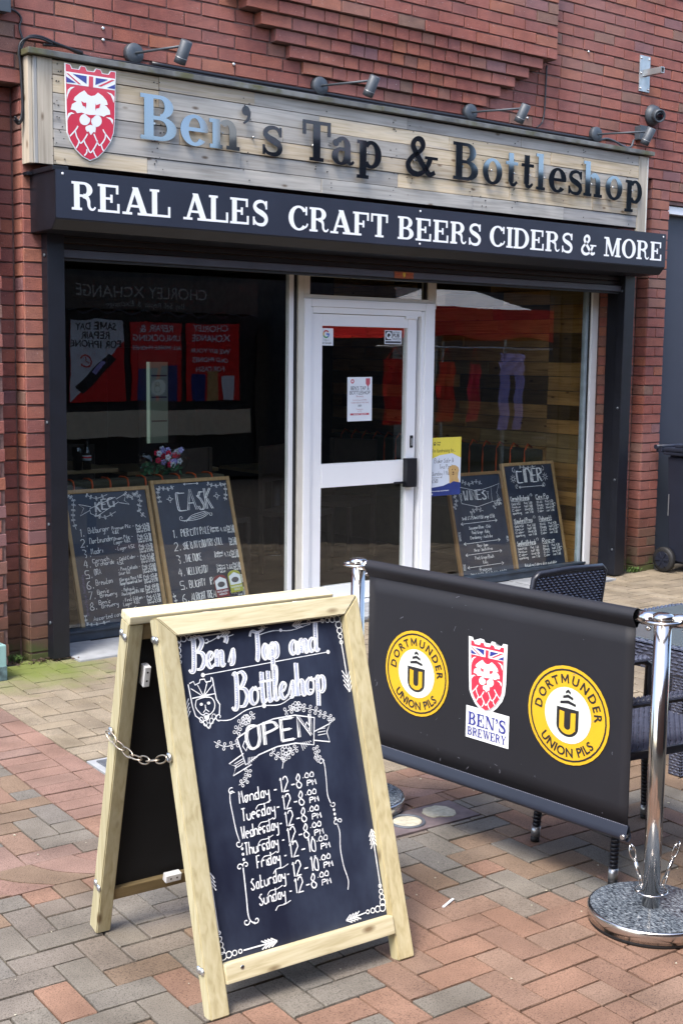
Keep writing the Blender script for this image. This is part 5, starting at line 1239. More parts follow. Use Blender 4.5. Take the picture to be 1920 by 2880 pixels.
bm = NB(); lathe(bm, (.865, 1.42, .892), (0, 0, 1), [(0, .03), (.15, .036), (.152, .034), (.01, .028)], 16); obj('tumbler', bm, MT['bottle'], gl); bm = NB(); lathe(bm, (.865, 1.42, .898), (0, 0, 1), [(0, .026), (.04, .028)], 14); obj('drink', bm, MT['under'], gl)
fb = thing('flower_bouquet', 'bouquet of pink and white flowers wrapped in clear film on the bar bench', 'flowers', (1.15, .83, .9))
bm = NB(); qq = random.Random(2)
mt4 = ['pinkcloth', 'paper', 'lavender']
for k, mk in enumerate(mt4):
    bm = NB()
    for i in range(9):
        c = Vector((1.24+qq.uniform(-.09, .09), .86+qq.uniform(-.05, .05), 1.0+qq.uniform(-.05, .055)))
        for j in range(5):
            a = j*1.256; ball(bm, c+Vector((math.cos(a)*.013, -.006, math.sin(a)*.013)), .010, (1, .5, 1), 6, 4)
    obj('flower_head', bm, MT[mk], fb)
bm = NB()
for i in range(40):
    c = Vector((1.18+qq.uniform(-.13, .13), .86+qq.uniform(-.05, .05), .93+qq.uniform(-.03, .04))); s = qq.uniform(.02, .045); a = qq.random()*3.14
    poly(bm, Fr(c, (math.cos(a), .3, math.sin(a)), (-math.sin(a), .2, math.cos(a))), [(-s, 0), (0, s*.3), (s, 0), (0, -s*.3)], 0, .001)
obj('foliage', bm, MT['bouquet_green'], fb)
bm = NB(); ball(bm, (1.24, .84, 1.0), .13, (1, .7, .72), 18, 12); ball(bm, (1.05, .84, .99), .055, (1.2, .7, .8), 14, 8)
for v in bm.verts: v.co += Vector((qq.uniform(-1, 1), qq.uniform(-1, 1), qq.uniform(-1, 1)))*.011
for ff in bm.faces: ff.smooth = False
obj('film_wrap', bm, MT['film'], fb)
# ================================================================ ACROSS THE STREET (seen mirrored in the panes)
op = thing('phone_shop', 'dark fronted phone shop across the street with red posters, seen mirrored in the window', 'shop', (5.4, -7.6, 0))
def opp(lo, hi, name, mat, bev=.004): bm = NB(); bbox(bm, lo, hi, bev); return obj(name, bm, MT[mat], op)
opp((1.5, -8.6, 0), (7.2, -7.62, 2.75), 'wall', 'under'); opp((1.5, -7.62, 2.2), (6.9, -7.50, 2.62), 'fascia', 'rail_wood'); opp((4.05, -7.62, .60), (6.82, -7.53, .93), 'stall_riser', 'render'); opp((4.05, -7.62, .93), (6.82, -7.55, 1.0), 'sill', 'under')
opp((1.5, -8.6, 2.76), (5.75, -7.75, 4.15), 'offscreen_upper_wall', 'slatewall'); opp((5.76, -8.6, 2.76), (7.2, -7.75, 4.40), 'offscreen_upper_wall', 'slatewall'); opp((5.76, -8.6, 4.401), (7.2, -7.76, 5.1), 'offscreen_upper_wall', 'greywall'); opp((-4, -8.9, 0), (1.49, -7.9, 4.0), 'offscreen_neighbour', 'oppbrick')  # unseen upper walls, stepped and toned to shape what the steel letters reflect
opp((7.21, -9.2, 0), (8.6, -7.8, 4.34), 'offscreen_neighbour', 'slatewall'); opp((7.21, -9.2, 4.341), (8.6, -7.81, 5.1), 'offscreen_neighbour', 'greywall'); opp((8.61, -9.2, 0), (9.6, -7.8, 5.6), 'offscreen_neighbour', 'slatewall'); opp((9.61, -9.2, 0), (10.5, -7.8, 4.42), 'offscreen_neighbour', 'greywall'); opp((9.61, -9.2, 4.421), (10.5, -7.81, 5.3), 'offscreen_neighbour', 'slatewall'); opp((10.51, -9.2, 0), (12.4, -7.8, 4.64), 'offscreen_neighbour', 'slatewall'); opp((12.41, -9.2, 0), (16, -7.8, 4.60), 'offscreen_neighbour', 'slatewall'); opp((-9, -8.6, 0), (-4.01, -7.8, 5.2), 'offscreen_neighbour', 'oppbrick')  # unseen blocks right of the shop: heights and tones shaped for letter reflections
for i, z in enumerate([.15+.06*k for k in range(30)]): 
    if i < 30: opp((6.95, -7.62, z), (7.15, -7.58, z+.045), 'shutter_slat', 'rail_wood', .001)
fo = Fr((0, -7.498, 0), (-1, 0, 0), (0, 0, 1))
bm = NB(); text(bm, fo, 'CHORLEY XCHANGE', -5.15, 2.36, .20, align='C'); text(bm, fo, 'Buy, Sell, Repair & Exchange'.replace(',', ''), -5.2, 2.24, .10, align='C'); obj('lettering', bm, MT['greywall'], op, fix=False)
aw = NB(); stroke(aw, Fr((0, -7.47, 0), (-1, 0, 0), (0, 0, 1)), [(-6.9+i*.04, 2.17+.025*math.sin(i*.75)) for i in range(85)], .012, 0, .01); obj('awning_edge', aw, MT['rail'], op)
def poster(x0, x1, z0, z1, nm):
    bm = NB(); bbox(bm, (x0, -7.618, z0), (x1, -7.60, z1), .001); p = obj(nm, bm, MT['posterred'], op)
    return p, Fr((x1, -7.598, z0), (-1, 0, 0), (0, 0, 1)), x1-x0, z1-z0
def sub(p, name, mat, fn): bm = NB(); fn(bm); obj(name, bm, MT[mat], p, fix=False)
p, f, W, H = poster(4.17, 4.93, 1.05, 2.07, 'poster_panel')
sub(p, 'white_panel', 'paper', lambda bm: poly(bm, f, [(W, 0), (W, H), (0, H), (0, H*.75)], .001))
sub(p, 'lettering', 'ink', lambda bm: [text(bm, f, s, W*.52, .90-.11*i, .125, True, .002, 'C') for i, s in enumerate(('SAME DAY', 'REPAIR', 'FOR IPHONE'))])
sub(p, 'phone_print', 'ink', lambda bm: poly(bm, f, [(W*.12, .55), (W*.28, .62), (W*.92, .18), (W*.80, .10)], .0022))
sub(p, 'phone_screen', 'lavender', lambda bm: poly(bm, f, [(W*.34, .50), (W*.42, .52), (W*.62, .36), (W*.54, .34)], .003))
sub(p, 'clock_print', 'redcloth', lambda bm: (ering(bm, f, W*.72, .50, .09, .09, .02, .02, 20, 330, 1, 0, 0, 1, .003, 0), stroke(bm, f, [(W*.72, .56), (W*.72, .50), (W*.66, .47)], .015, .003)))
p, f, W, H = poster(5.02, 5.77, 1.05, 2.07, 'poster_panel')
sub(p, 'lettering', 'paper', lambda bm: [text(bm, f, s, W/2, .90-.12*i, .12 if i < 2 else .075, True, .002, 'C') for i, s in enumerate(('REPAIR &', 'UNLOCKING', 'ALL MOBILE PHONES'))])
sub(p, 'phone_print', 'paperblue', lambda bm: (poly(bm, f, [(W*.08, 0), (W*.42, 0), (W*.42, .46), (W*.08, .46)], .002), poly(bm, f, [(W*.48, 0), (W*.88, 0), (W*.88, .44), (W*.48, .44)], .002)))
sub(p, 'padlock_disc', 'paper', lambda bm: poly(bm, f, ell(W*.45, .18, .105, .105, 20), .003))
sub(p, 'padlock', 'ink', lambda bm: (ering(bm, f, W*.45, .20, .035, .06, .012, .012, 0, 180, 1, 0, 0, 1, .004, 0), ering(bm, f, W*.45, .16, .05, .05, .012, .012, 0, 360, 1, 0, 0, 1, .004, 0)))
p, f, W, H = poster(5.85, 6.67, 1.05, 2.07, 'poster_panel')
sub(p, 'lettering', 'paper', lambda bm: [text(bm, f, s, W*.55, .92-.125*i-(.05 if i > 1 else 0), .12 if i < 2 else .09, True, .002, 'C') for i, s in enumerate(('CHORLEY', 'XCHANGE', 'WE BUY YOUR', 'OLD PHONES', 'FOR CASH'))])
sub(p, 'phone_print', 'paperblue', lambda bm: poly(bm, f, [(W*.66, 0), (W*.90, 0), (W*.90, .34), (W*.66, .34)], .002))
sub(p, 'phone_print', 'dog', lambda bm: poly(bm, f, [(W*.40, 0), (W*.62, 0), (W*.62, .38), (W*.40, .38)], .002))
sub(p, 'banknote_print', 'paper', lambda bm: [poly(bm, f, [(W*.12+.03*k, 0), (W*.20+.03*k, 0), (W*.17+.05*k, .30), (W*.09+.05*k, .32)], .002+.0004*k) for k in range(4)])
gz = thing('market_gazebo', 'red market gazebo with white peaked roof across the street, seen mirrored in the window', 'gazebo', (8.6, -5.5, 0))
for k, (x, y) in enumerate(((7.35, -4.5), (9.85, -4.5), (7.35, -7.0), (9.85, -7.0), (8.6, -4.5))): bm = NB(); bbox(bm, (x-.02, y-.02, 0), (x+.02, y+.02, 2.25), .002); obj('pole', bm, MT['galv'], gz)
bm = NB(); A = [bm.verts.new(v) for v in ((7.3, -4.45, 2.26), (9.9, -4.45, 2.26), (9.9, -7.05, 2.26), (7.3, -7.05, 2.26))]; tp = bm.verts.new((8.6, -5.75, 2.30))
for i in range(4): bm.faces.new((A[i], A[(i+1) % 4], tp))
bm.faces.new(list(reversed(A))); obj('canopy', bm, MT['redcloth'], gz)
bm = NB(); A = [bm.verts.new(v) for v in ((7.95, -4.9, 2.285), (9.55, -4.9, 2.285), (9.55, -6.6, 2.285), (7.95, -6.6, 2.285))]; tp = bm.verts.new((8.72, -5.75, 2.66))
for i in range(4): bm.faces.new((A[i], A[(i+1) % 4], tp))
bm.faces.new(list(reversed(A))); obj('peak_cap', bm, MT['gazwhite'], gz)
bm = NB(); 
for i in range(26):
    x0, x1 = 7.28+i*.1012, 7.28+(i+1)*.1012
    box(bm, (x0, -4.45-.012*math.sin(i*1.3), 1.90+.03*math.sin(i*.5)), (x1, -4.435, 2.27))
obj('valance', bm, MT['redcloth'], gz)
bm = NB(); box(bm, (7.28, -7.06, 1.9), (7.3, -4.46, 2.27)); box(bm, (9.9, -7.06, 1.9), (9.92, -4.46, 2.27)); obj('valance', bm, MT['redcloth'], gz)
bm = NB(); cyl(bm, (6.4, -4.38, 1.78), (9.85, -4.38, 1.78), .015, 8); obj('rail', bm, MT['galv'], gz)
def garment(x, w, z0, z1, mat, lab, legs=False, seed=0):
    qq = random.Random(seed); bm = NB(); n = 14
    def panel(a, b, zt, zb):
        g = [[bm.verts.new((a+(b-a)*i/6+qq.uniform(-.004, .004), -4.36+.018*math.sin(i*2.1+j*.8)+qq.uniform(-.004, .004), zt+(zb-zt)*j/n)) for i in range(7)] for j in range(n+1)]
        for j in range(n):
            for i in range(6): bm.faces.new((g[j][i], g[j+1][i], g[j+1][i+1], g[j][i+1]))
    if legs: panel(x, x+w, z1, z1-.28); panel(x+.0, x+w*.40, z1-.28, z0); panel(x+w*.6, x+w, z1-.28, z0)
    else: panel(x, x+w, z1, z0)
    t = thing('garment', lab, 'clothing', (x+w/2, -4.5, z0)); obj('cloth', bm, MT[mat], t, fix=False)
    bm = NB(); [tube(bm, [(x+w*k, -4.36, z1), (x+w*.5, -4.36, 1.78)], .004, 5) for k in (.15, .85)]; obj('strap', bm, MT['redcloth' if not legs else 'galv'], t)
garment(7.36, .26, .90, 1.60, 'redcloth', 'red ruched dress hanging at the left of the gazebo rail, mirrored in the glass', seed=1); garment(7.86, .20, .88, 1.58, 'pinkcloth', 'crimson dress hanging second on the gazebo rail, mirrored in the glass', seed=2); garment(6.50, .36, .88, 1.64, 'redcloth', 'red dress hanging just outside the gazebo, mirrored in the door glass', seed=4)
garment(8.40, .42, .76, 1.72, 'lavender', 'lavender trousers hanging on the gazebo rail, mirrored in the glass', True, 3)
# ================================================================ A-FRAME CHALKBOARD
ab = thing('pavement_sign', 'wooden A-frame chalkboard with white lettering and opening hours on the pavement', 'chalkboard', (-1.08, -3.47, 0))
AW, AL = .6475, 1.035
AF = Fr((-1.395, -3.780, 0), (.9976, -.0696, 0), (.0227, .303, .989))
AR = Fr((-1.398, -3.166, 0), (.9976, -.0696, 0), (.03, -.247, .977))
def apart(f, lo, hi, name, mat, par=ab, bev=.004): bm = NB(); fbox(bm, f, lo, hi, bev); return obj(name, bm, MT[mat], par)
def leg(f, u0, u1, top, d, flip):
    """leg with a mitred top"""
    bm = NB(); a = .055
    pts = [(u0, .0), (u1, .0), (u1, top-(a if flip < 0 else 0)-.0008), (u0, top-(a if flip > 0 else 0)-.0008)]
    if flip < 0: pts = [(u0, .004), (u1, .004), (u1, top-a-.001), (u0, top-.001)]
    else: pts = [(u0, .004), (u1, .004), (u1, top-.001), (u0, top-a-.001)]
    poly(bm, f, pts, 0, d); bmesh.ops.recalc_face_normals(bm, faces=bm.faces); bmesh.ops.bevel(bm, geom=list(bm.edges), offset=.003, segments=2, affect='EDGES')
    return obj('leg', bm, MT['pineZ'], ab)
leg(AF, 0, .055, AL, .040, -1); leg(AF, AW-.055, AW, AL, .040, 1)
bm = NB(); poly(bm, AF, [(.0012, AL), (AW-.0012, AL), (AW-.0555, AL-.0545), (.0555, AL-.0545)], .0004, .041); bmesh.ops.recalc_face_normals(bm, faces=bm.faces); bmesh.ops.bevel(bm, geom=list(bm.edges), offset=.003, segments=2, affect='EDGES'); obj('top_rail', bm, MT['pineX'], ab)
apart(AF, (.0557, .080, -.034), (AW-.0557, .130, .006), 'bottom_rail', 'pineX')
apart(AF, (.045, .110, -.030), (AW-.045, AL-.045, -.024), 'board_panel', 'board', bev=.0005)
apart(AF, (.046, .111, -.0365), (AW-.046, AL-.046, -.0315), 'board_back', 'blackply', bev=.0005)
bm = NB(); c = AF(.105, .112, .006); lathe(bm, c, AF.n, [(0, .006), (.001, .0055), (.0005, .002)], 12); obj('screw', bm, MT['brushed'], ab)
for u0, u1, fl in ((0, .045, 1), (AW-.045, AW, 1)):
    bm = NB(); poly(bm, AR, [(u0, .004), (u1, .004), (u1, .992), (u0, .992)], 0, .050); bmesh.ops.recalc_face_normals(bm, faces=bm.faces); bmesh.ops.bevel(bm, geom=list(bm.edges), offset=.003, segments=2, affect='EDGES'); obj('leg', bm, MT['pineZ'], ab)
apart(AR, (.0, .9925, -.052), (AW, 1.016, .004), 'top_rail', 'pineX')
apart(AR, (.0455, .94, -.045), (AW-.0455, .992, -.005), 'top_rail', 'pine_shaded'); apart(AR, (.0455, .105, -.040), (AW-.0455, .142, -.006), 'bottom_rail', 'pine_shaded')
apart(AR, (.04, .13, -.030), (AW-.04, .95, -.022), 'board_panel', 'blackply', bev=.0005)
for u, v in ((.06, .80), (.20, .148)):
    bm = NB(); fbox(bm, AR, (u, v, -.022) if v > .5 else (u, v-.012, -.006), (u+.018, v+.06, .006) if v > .5 else (u+.05, v+.012, .016), .002); cl = obj('clip', bm, MT['white'], ab)
    for k in (0, 1):
        bm = NB(); c = AR(u+.009, v+.018+.026*k, .006) if v > .5 else AR(u+.016+.02*k, v, .016); lathe(bm, c, AR.n, [(0, .003), (.0006, .0028)], 8); obj('screw', bm, MT['ink'], cl)
def stud(p, ax, r=.011):
    bm = NB(); lathe(bm, p, ax, [(0, r), (.003, r*.95), (.006, r*.55), (.0062, .001)], 14); obj('bolt', bm, MT['zinc'], ab)
for v in (.975, .125):
    for c in (-.012, -.029): stud(AF(-.0, v+(.004 if c < -.02 else 0), c), -AF.u)
for v in (.95, .155):
    for c in (-.012, -.034): stud(AR(-.0, v+(.004 if c < -.02 else 0), c), -AR.u)
# chain
ca = AF(-.004, .67, -.024); cb = AR(-.004, .655, -.03)
for p, F_ in ((ca, AF), (cb, AR)):
    bm = NB(); lathe(bm, p, -F_.u, [(0, .014), (.004, .0135), (.006, .008), (.0062, .006), (.003, .005)], 18); obj('chain_plate', bm, MT['zinc'], ab)
n = 7
cpt = [ca.lerp(cb, t/(n))+Vector((-.012, 0, -.035*math.sin(math.pi*t/n))) for t in range(n+1)]
for i in range(n):
    a, b = cpt[i], cpt[i+1]; d = (b-a); L_ = d.length*.5+.006; d.normalize(); s = Vector((1, 0, 0)) if i % 2 else Vector((.2, 0, 1)); s = (s-d*s.dot(d)).normalized()
    mid = (a+b)/2; bm = NB(); tube(bm, [mid+d*L_*math.cos(k*math.pi/8)+s*.0105*math.sin(k*math.pi/8) for k in range(16)], .0022, 6, True); obj('chain_link', bm, MT['chain'], ab)
# hinges on the top edge
for u in (.16, .45):
    bm = NB(); p = AF(u, AL+.001, -.046); cyl(bm, p, p+AF.u*.075, .0035, 8); h = obj('hinge', bm, MT['chain'], ab)
# lettering in chalk
cz_ = -.0232
CF = Fr(AF(0, 0, cz_), AF.u, AF.v)
bm = NB(); W1, W2 = .0036, .0028
def cal(thick, thin): return lambda t, dx, dy: thin+(thick-thin)*max(0, -dy*.9+abs(dy)*.25)
bm2 = NB()
def script(bm, strokes, x, y, S, thick=.0135, thin=.005, z=.0008, sl=.12, k=1.):
    for i, s in enumerate(strokes):
        P = smooth_pts([(x+(a+b*sl)*S*k, y+b*S) for a, b in s], 7); wf = cal(thick, thin); stroke(bm2, CF, P, wf, z+.00005*i)
        for sd in (1, -1):
            Q = []
            for j in range(len(P)):
                a_, b_ = P[max(j-1, 0)], P[min(j+1, len(P)-1)]; dx, dy = b_[0]-a_[0], b_[1]-a_[1]; l = math.hypot(dx, dy) or 1
                o = sd*wf(0, dx/l, dy/l)*.5*.8; Q.append((P[j][0]-dy/l*o, P[j][1]+dx/l*o))
            stroke(bm, CF, Q, .0027, z+.0004+.00005*i)
        for j in range(0, len(P)-1):
            a_, b_ = P[j], P[j+1]; dx, dy = b_[0]-a_[0], b_[1]-a_[1]; l = math.hypot(dx, dy) or 1; o = wf(0, dx/l, dy/l)*.42
            if o > .0035: stroke(bm, CF, [P[j], (P[j][0]+dy/l*o, P[j][1]-dx/l*o)], .0014, z+.0006)
SC = {'B': ([[(.05, .95), (.12, 1.02), (.2, .9), (.2, .4), (.16, .02), (.05, -.05), (-.02, .05)], [(.2, .98), (.42, 1.02), (.55, .85), (.42, .62), (.25, .55)], [(.28, .56), (.52, .50), (.62, .28), (.48, .04), (.28, .02)]], .70),
      'e': ([[(.02, .22), (.2, .28), (.28, .42), (.18, .5), (.06, .36), (.06, .14), (.18, .02), (.34, .12)]], .34),
      'n': ([[(.02, .45), (.08, .5), (.08, .02)], [(.08, .3), (.2, .48), (.3, .42), (.3, .08), (.36, .02), (.42, .1)]], .42), "'": ([[(.06, .95), (.1, .85), (.04, .72)]], .12),
      's': ([[(.02, .1), (.2, .5), (.24, .25), (.18, .05), (.06, .02)]], .32), 'T': ([[(-.12, .82), (.0, .98), (.3, .92), (.62, 1.0)], [(.28, .92), (.27, .4), (.2, .02), (.12, .08)]], .50),
      'a': ([[(.3, .42), (.18, .5), (.05, .36), (.05, .14), (.16, .02), (.28, .18), (.32, .48)], [(.31, .48), (.31, .1), (.38, .02), (.44, .1)]], .42),
      'p': ([[(.04, .45), (.1, .5), (.1, .0), (.08, -.38)], [(.1, .3), (.22, .5), (.36, .42), (.36, .14), (.24, .02), (.12, .1)]], .46), 'd': ([[(.3, .42), (.18, .5), (.05, .36), (.05, .14), (.16, .02), (.28, .18), (.34, .5)], [(.36, 1.05), (.34, .5), (.34, .1), (.42, .02), (.5, .1)]], .50),
      'o': ([[(.2, .5), (.06, .38), (.05, .14), (.18, .02), (.32, .12), (.34, .36), (.22, .5), (.3, .44), (.44, .46)]], .42), 't': ([[(.12, .92), (.12, .12), (.2, .02), (.3, .12)], [(.0, .62), (.26, .64)]], .27),
      'l': ([[(.02, .1), (.2, .6), (.22, .98), (.12, 1.0), (.1, .6), (.1, .12), (.18, .02), (.28, .12)]], .28), 'h': ([[(.1, 1.02), (.1, .02)], [(.1, .3), (.22, .48), (.33, .42), (.33, .1), (.4, .02), (.46, .1)]], .46)}
def scriptword(w, x, y, S, rise=0., k=1.):
    for ch in w:
        st_, adv = SC[ch]; script(bm, st_, x, y, S, k=k); x += adv*S*k; y += rise*adv*S*k
    return x
scriptword("Ben's", .088, .884, .086, k=.86); scriptword('Tap', .285, .886, .084, k=.72); scriptword('and', .404, .888, .078, k=.95)
scriptword('Bottleshop', .200, .768, .092, .012, k=.84)
# inner hatch of the big letters
obj('chalk_title', bm, MT['chalk'], ab, fix=False); obj('chalk_title_fill', bm2, MT['chalk2'], ab, fix=False)
bm = NB()
stroke(bm, CF, [(.125, .869), (.53, .882)], .0022); [poly(bm, CF, ell(x, y, .006, .006, 10), .001) for x, y in ((.125, .869), (.53, .882))]
stroke(bm, CF, smooth_pts([(.145, .953), (.165, .957), (.19, .965), (.21, .962), (.235, .966)], 4), .0022); stroke(bm, CF, smooth_pts([(.31, .955), (.36, .962), (.42, .957), (.485, .968)], 4), .0022)
for x, y in ((.187, .964), (.385, .961)): poly(bm, CF, ell(x, y, .005, .005, 10), .0009)
curl(bm, CF, .15, .959, .009, .0022, 180, 1); curl(bm, CF, .48, .974, .008, .0022, 270, 1)
stroke(bm, CF, smooth_pts([(.15, .744), (.19, .740), (.24, .758), (.295, .762), (.35, .758), (.40, .775), (.455, .772)], 4), .0024); poly(bm, CF, ell(.297, .762, .007, .007, 12), .001); curl(bm, CF, .155, .752, .011, .0024, 270, -1); curl(bm, CF, .452, .78, .010, .0024, 270, 1)
# border: corner circles, arrows
chainlet(bm, CF, .066, .972, 1, .0, .0024, r=.010); chainlet(bm, CF, .063, .958, 0, -1, .0024, r=.009); chainlet(bm, CF, .578, .972, -1, 0, .0024, r=.010); chainlet(bm, CF, .580, .955, 0, -1, .0024, r=.010)
arrow(bm, CF, (.13, .972), (.225, .974), .003, .016); arrow(bm, CF, (.53, .972), (.425, .970), .003, .016)
stroke(bm, CF, smooth_pts([(.315, .974), (.33, .974), (.345, .974)], 3), .002); stroke(bm, CF, ell(.33, .974, .006, .005, 10), .002, .001, closed=True)
arrow(bm, CF, (.580, .915), (.582, .76), .003, .024, 4); arrow(bm, CF, (.061, .92), (.061, .76), .0026, .020, 4)
chainlet(bm, CF, .069, .146, 1, .0, .0026, r=.010); chainlet(bm, CF, .066, .160, 0, 1, .0026, r=.009); arrow(bm, CF, (.13, .146), (.232, .145), .0036, .018, 4); arrow(bm, CF, (.066, .205), (.064, .36), .0028, .018, 4)
chainlet(bm, CF, .580, .152, -1, 0, .0026, r=.010); chainlet(bm, CF, .583, .166, 0, 1, .0026, r=.009); arrow(bm, CF, (.525, .152), (.455, .146), .0032, .018, 4); arrow(bm, CF, (.584, .205), (.584, .37), .003, .02, 4)
# lion shield drawn in chalk outline
SH = [(.082, .852), (.095, .856), (.098, .846), (.112, .85), (.115, .858), (.128, .858), (.131, .849), (.146, .850), (.149, .860), (.152, .858), (.155, .80), (.163, .785), (.158, .76), (.148, .755), (.120, .728), (.098, .755), (.087, .765), (.082, .79), (.078, .85)]
stroke(bm, CF, SH, .003, closed=False)
for a in ((.084, .838), (.090, .812), (.150, .84), (.147, .815), (.135, .85), (.105, .845)): stroke(bm, CF, [(.118, .812), a], .0022, .0009)
stroke(bm, CF, [(.084, .812), (.118, .815), (.152, .815)], .0026, .001)
stroke(bm, CF, smooth_pts([(.095, .806), (.090, .79), (.097, .775), (.108, .764), (.118, .768), (.128, .763), (.142, .772), (.148, .79), (.140, .806), (.118, .810), (.095, .806)], 3), .0028, .0011)
for x in (.108, .130): poly(bm, CF, ell(x, .793, .005, .004, 9), .001)
stroke(bm, CF, [(.119, .79), (.119, .778), (.110, .770)], .0024, .0012); stroke(bm, CF, [(.119, .778), (.128, .770)], .0024, .0013); poly(bm, CF, [(.110, .762), (.128, .762), (.125, .752), (.119, .748), (.113, .752)], .001)
for x, y in ((.102, .752), (.112, .742), (.121, .734), (.131, .745), (.140, .755)): stroke(bm, CF, ell(x, y, .006, .008, 7), .002, .001, closed=True)
# OPEN ribbon
ro = [(.20, .688), (.25, .708), (.32, .722), (.39, .722), (.452, .706), (.437, .632), (.38, .646), (.32, .646), (.26, .634), (.215, .614)]
stroke(bm, CF, ro+[ro[0]], .0034)
stroke(bm, CF, [(.213, .645), (.165, .625), (.185, .615), (.172, .592), (.232, .612)], .003, .0009); stroke(bm, CF, [(.445, .668), (.50, .682), (.485, .660), (.49, .632), (.437, .645)], .003, .0009)
for k in range(6): stroke(bm, CF, [(.222+.006*k, .612+.003*k), (.226+.005*k, .632)], .0018, .001); stroke(bm, CF, [(.395+.006*k, .645), (.40+.006*k, .622+.004*k)], .0018, .001)
for x, y in ((.222, .664), (.425, .684)): stroke(bm, CF, [(x, y+.014), (x+.008, y), (x, y-.014), (x-.008, y), (x, y+.014)], .0024)
for k in range(3): stroke(bm, CF, [(.18, .622-.006*k), (.21, .632-.006*k)], .0018, .001); stroke(bm, CF, [(.455, .672-.008*k), (.482, .672-.008*k)], .0018, .001)
leaf_vine(bm, CF, [(.20, .70), (.215, .725), (.24, .735), (.265, .745)], .0055, .0022); leaf_vine(bm, CF, [(.36, .735), (.40, .742), (.44, .732), (.47, .72)], .0055, .0022); leaf_vine(bm, CF, [(.47, .715), (.50, .70), (.51, .685)], .005, .0022)
leaf_vine(bm, CF, [(.20, .675), (.16, .672), (.13, .69)], .005, .0022); leaf_vine(bm, CF, [(.30, .635), (.33, .612), (.36, .625), (.385, .635)], .0055, .0022); leaf_vine(bm, CF, [(.335, .612), (.325, .585)], .005, .0022); leaf_vine(bm, CF, [(.22, .60), (.21, .575), (.185, .565)], .005, .0022); leaf_vine(bm, CF, [(.44, .625), (.445, .60), (.435, .588)], .005, .0022)
for k in range(7): a = k*.9; stroke(bm, CF, ell(.345+.012*math.cos(a), .632+.010*math.sin(a), .005, .005, 8), .002, .001, closed=True); stroke(bm, CF, ell(.40+.012*math.cos(a), .745+.009*math.sin(a), .005, .005, 8), .002, .001, closed=True); stroke(bm, CF, ell(.235+.010*math.cos(a), .732+.009*math.sin(a), .005, .005, 8), .002, .001, closed=True)
# side brackets
stroke(bm, CF, smooth_pts([(.170, .548), (.158, .552), (.153, .53), (.155, .49), (.158, .45), (.164, .42)], 4), .0026); curl(bm, CF, .160, .553, .010, .0026, 60, 1); curl(bm, CF, .160, .415, .011, .0026, 0, -1)
for y in (.40, .386, .372): poly(bm, CF, ell(.168, y, .004, .004, 8), .001)
stroke(bm, CF, smooth_pts([(.163, .352), (.162, .32), (.160, .27), (.158, .235), (.162, .215), (.176, .203)], 4), .0032); curl(bm, CF, .153, .355, .010, .0026, 0, 1); curl(bm, CF, .172, .357, .009, .0026, 180, -1); curl(bm, CF, .150, .214, .010, .0028, 0, -1); curl(bm, CF, .180, .212, .009, .0028, 200, 1)
stroke(bm, CF, smooth_pts([(.458, .585), (.462, .57), (.460, .53), (.457, .49), (.463, .465)], 4), .0024); curl(bm, CF, .452, .582, .010, .0024, 0, 1); curl(bm, CF, .470, .462, .009, .0024, 180, 1)
for y in (.446, .434, .422): poly(bm, CF, ell(.470, y, .004, .004, 8), .001)
stroke(bm, CF, smooth_pts([(.474, .405), (.478, .38), (.472, .34), (.474, .29), (.482, .25), (.476, .225)], 4), .0026); curl(bm, CF, .470, .410, .010, .0024, 0, 1); curl(bm, CF, .484, .412, .008, .0024, 180, -1)
obj('chalk_flourishes', bm, MT['chalk'], ab, fix=False)
bm = NB()
hand(bm, CF, 'OPEN', .226, .655, .058, .0068, sx=1.02, slant=.06, rise=.03); hand(bm, CF, 'OPEN', .232, .655, .058, .0022, sx=1.02, slant=.06, rise=.03, z=.0012)
DAYS = [('Monday -', '12-8', .180, .517), ('Tuesday-', '12-8', .180, .470), ('Wednesday-', '12-8', .172, .425), ('Thursday -', '12-8', .175, .381), ('Friday -', '12-10', .205, .341), ('Saturday-', '12-10', .178, .290), ('Sunday -', '12-8', .196, .246)]
for d, h, x, y in DAYS:
    hand(bm, CF, d, x, y, .032, .0033, slant=.10, rise=.05, fit=.302-x)
    k = .384 if h == '12-8' else .398
    hand(bm, CF, h, .306, y+.006, .038, .0034, slant=.06, rise=.04, fit=k-.306)
    hand(bm, CF, '.00', k-.001, y+.031, .0135, .0028, fit=.042); hand(bm, CF, 'PM', k+.012, y+.008, .0145, .0030, fit=.034)
    stroke(bm, CF, smooth_pts([(x+.045, y-.024), (x+.055, y-.014), (x+.075, y-.014), (x+.095, y-.008)], 3), .0022, .001)
obj('chalk_hours', bm, MT['chalk'], ab, fix=False)
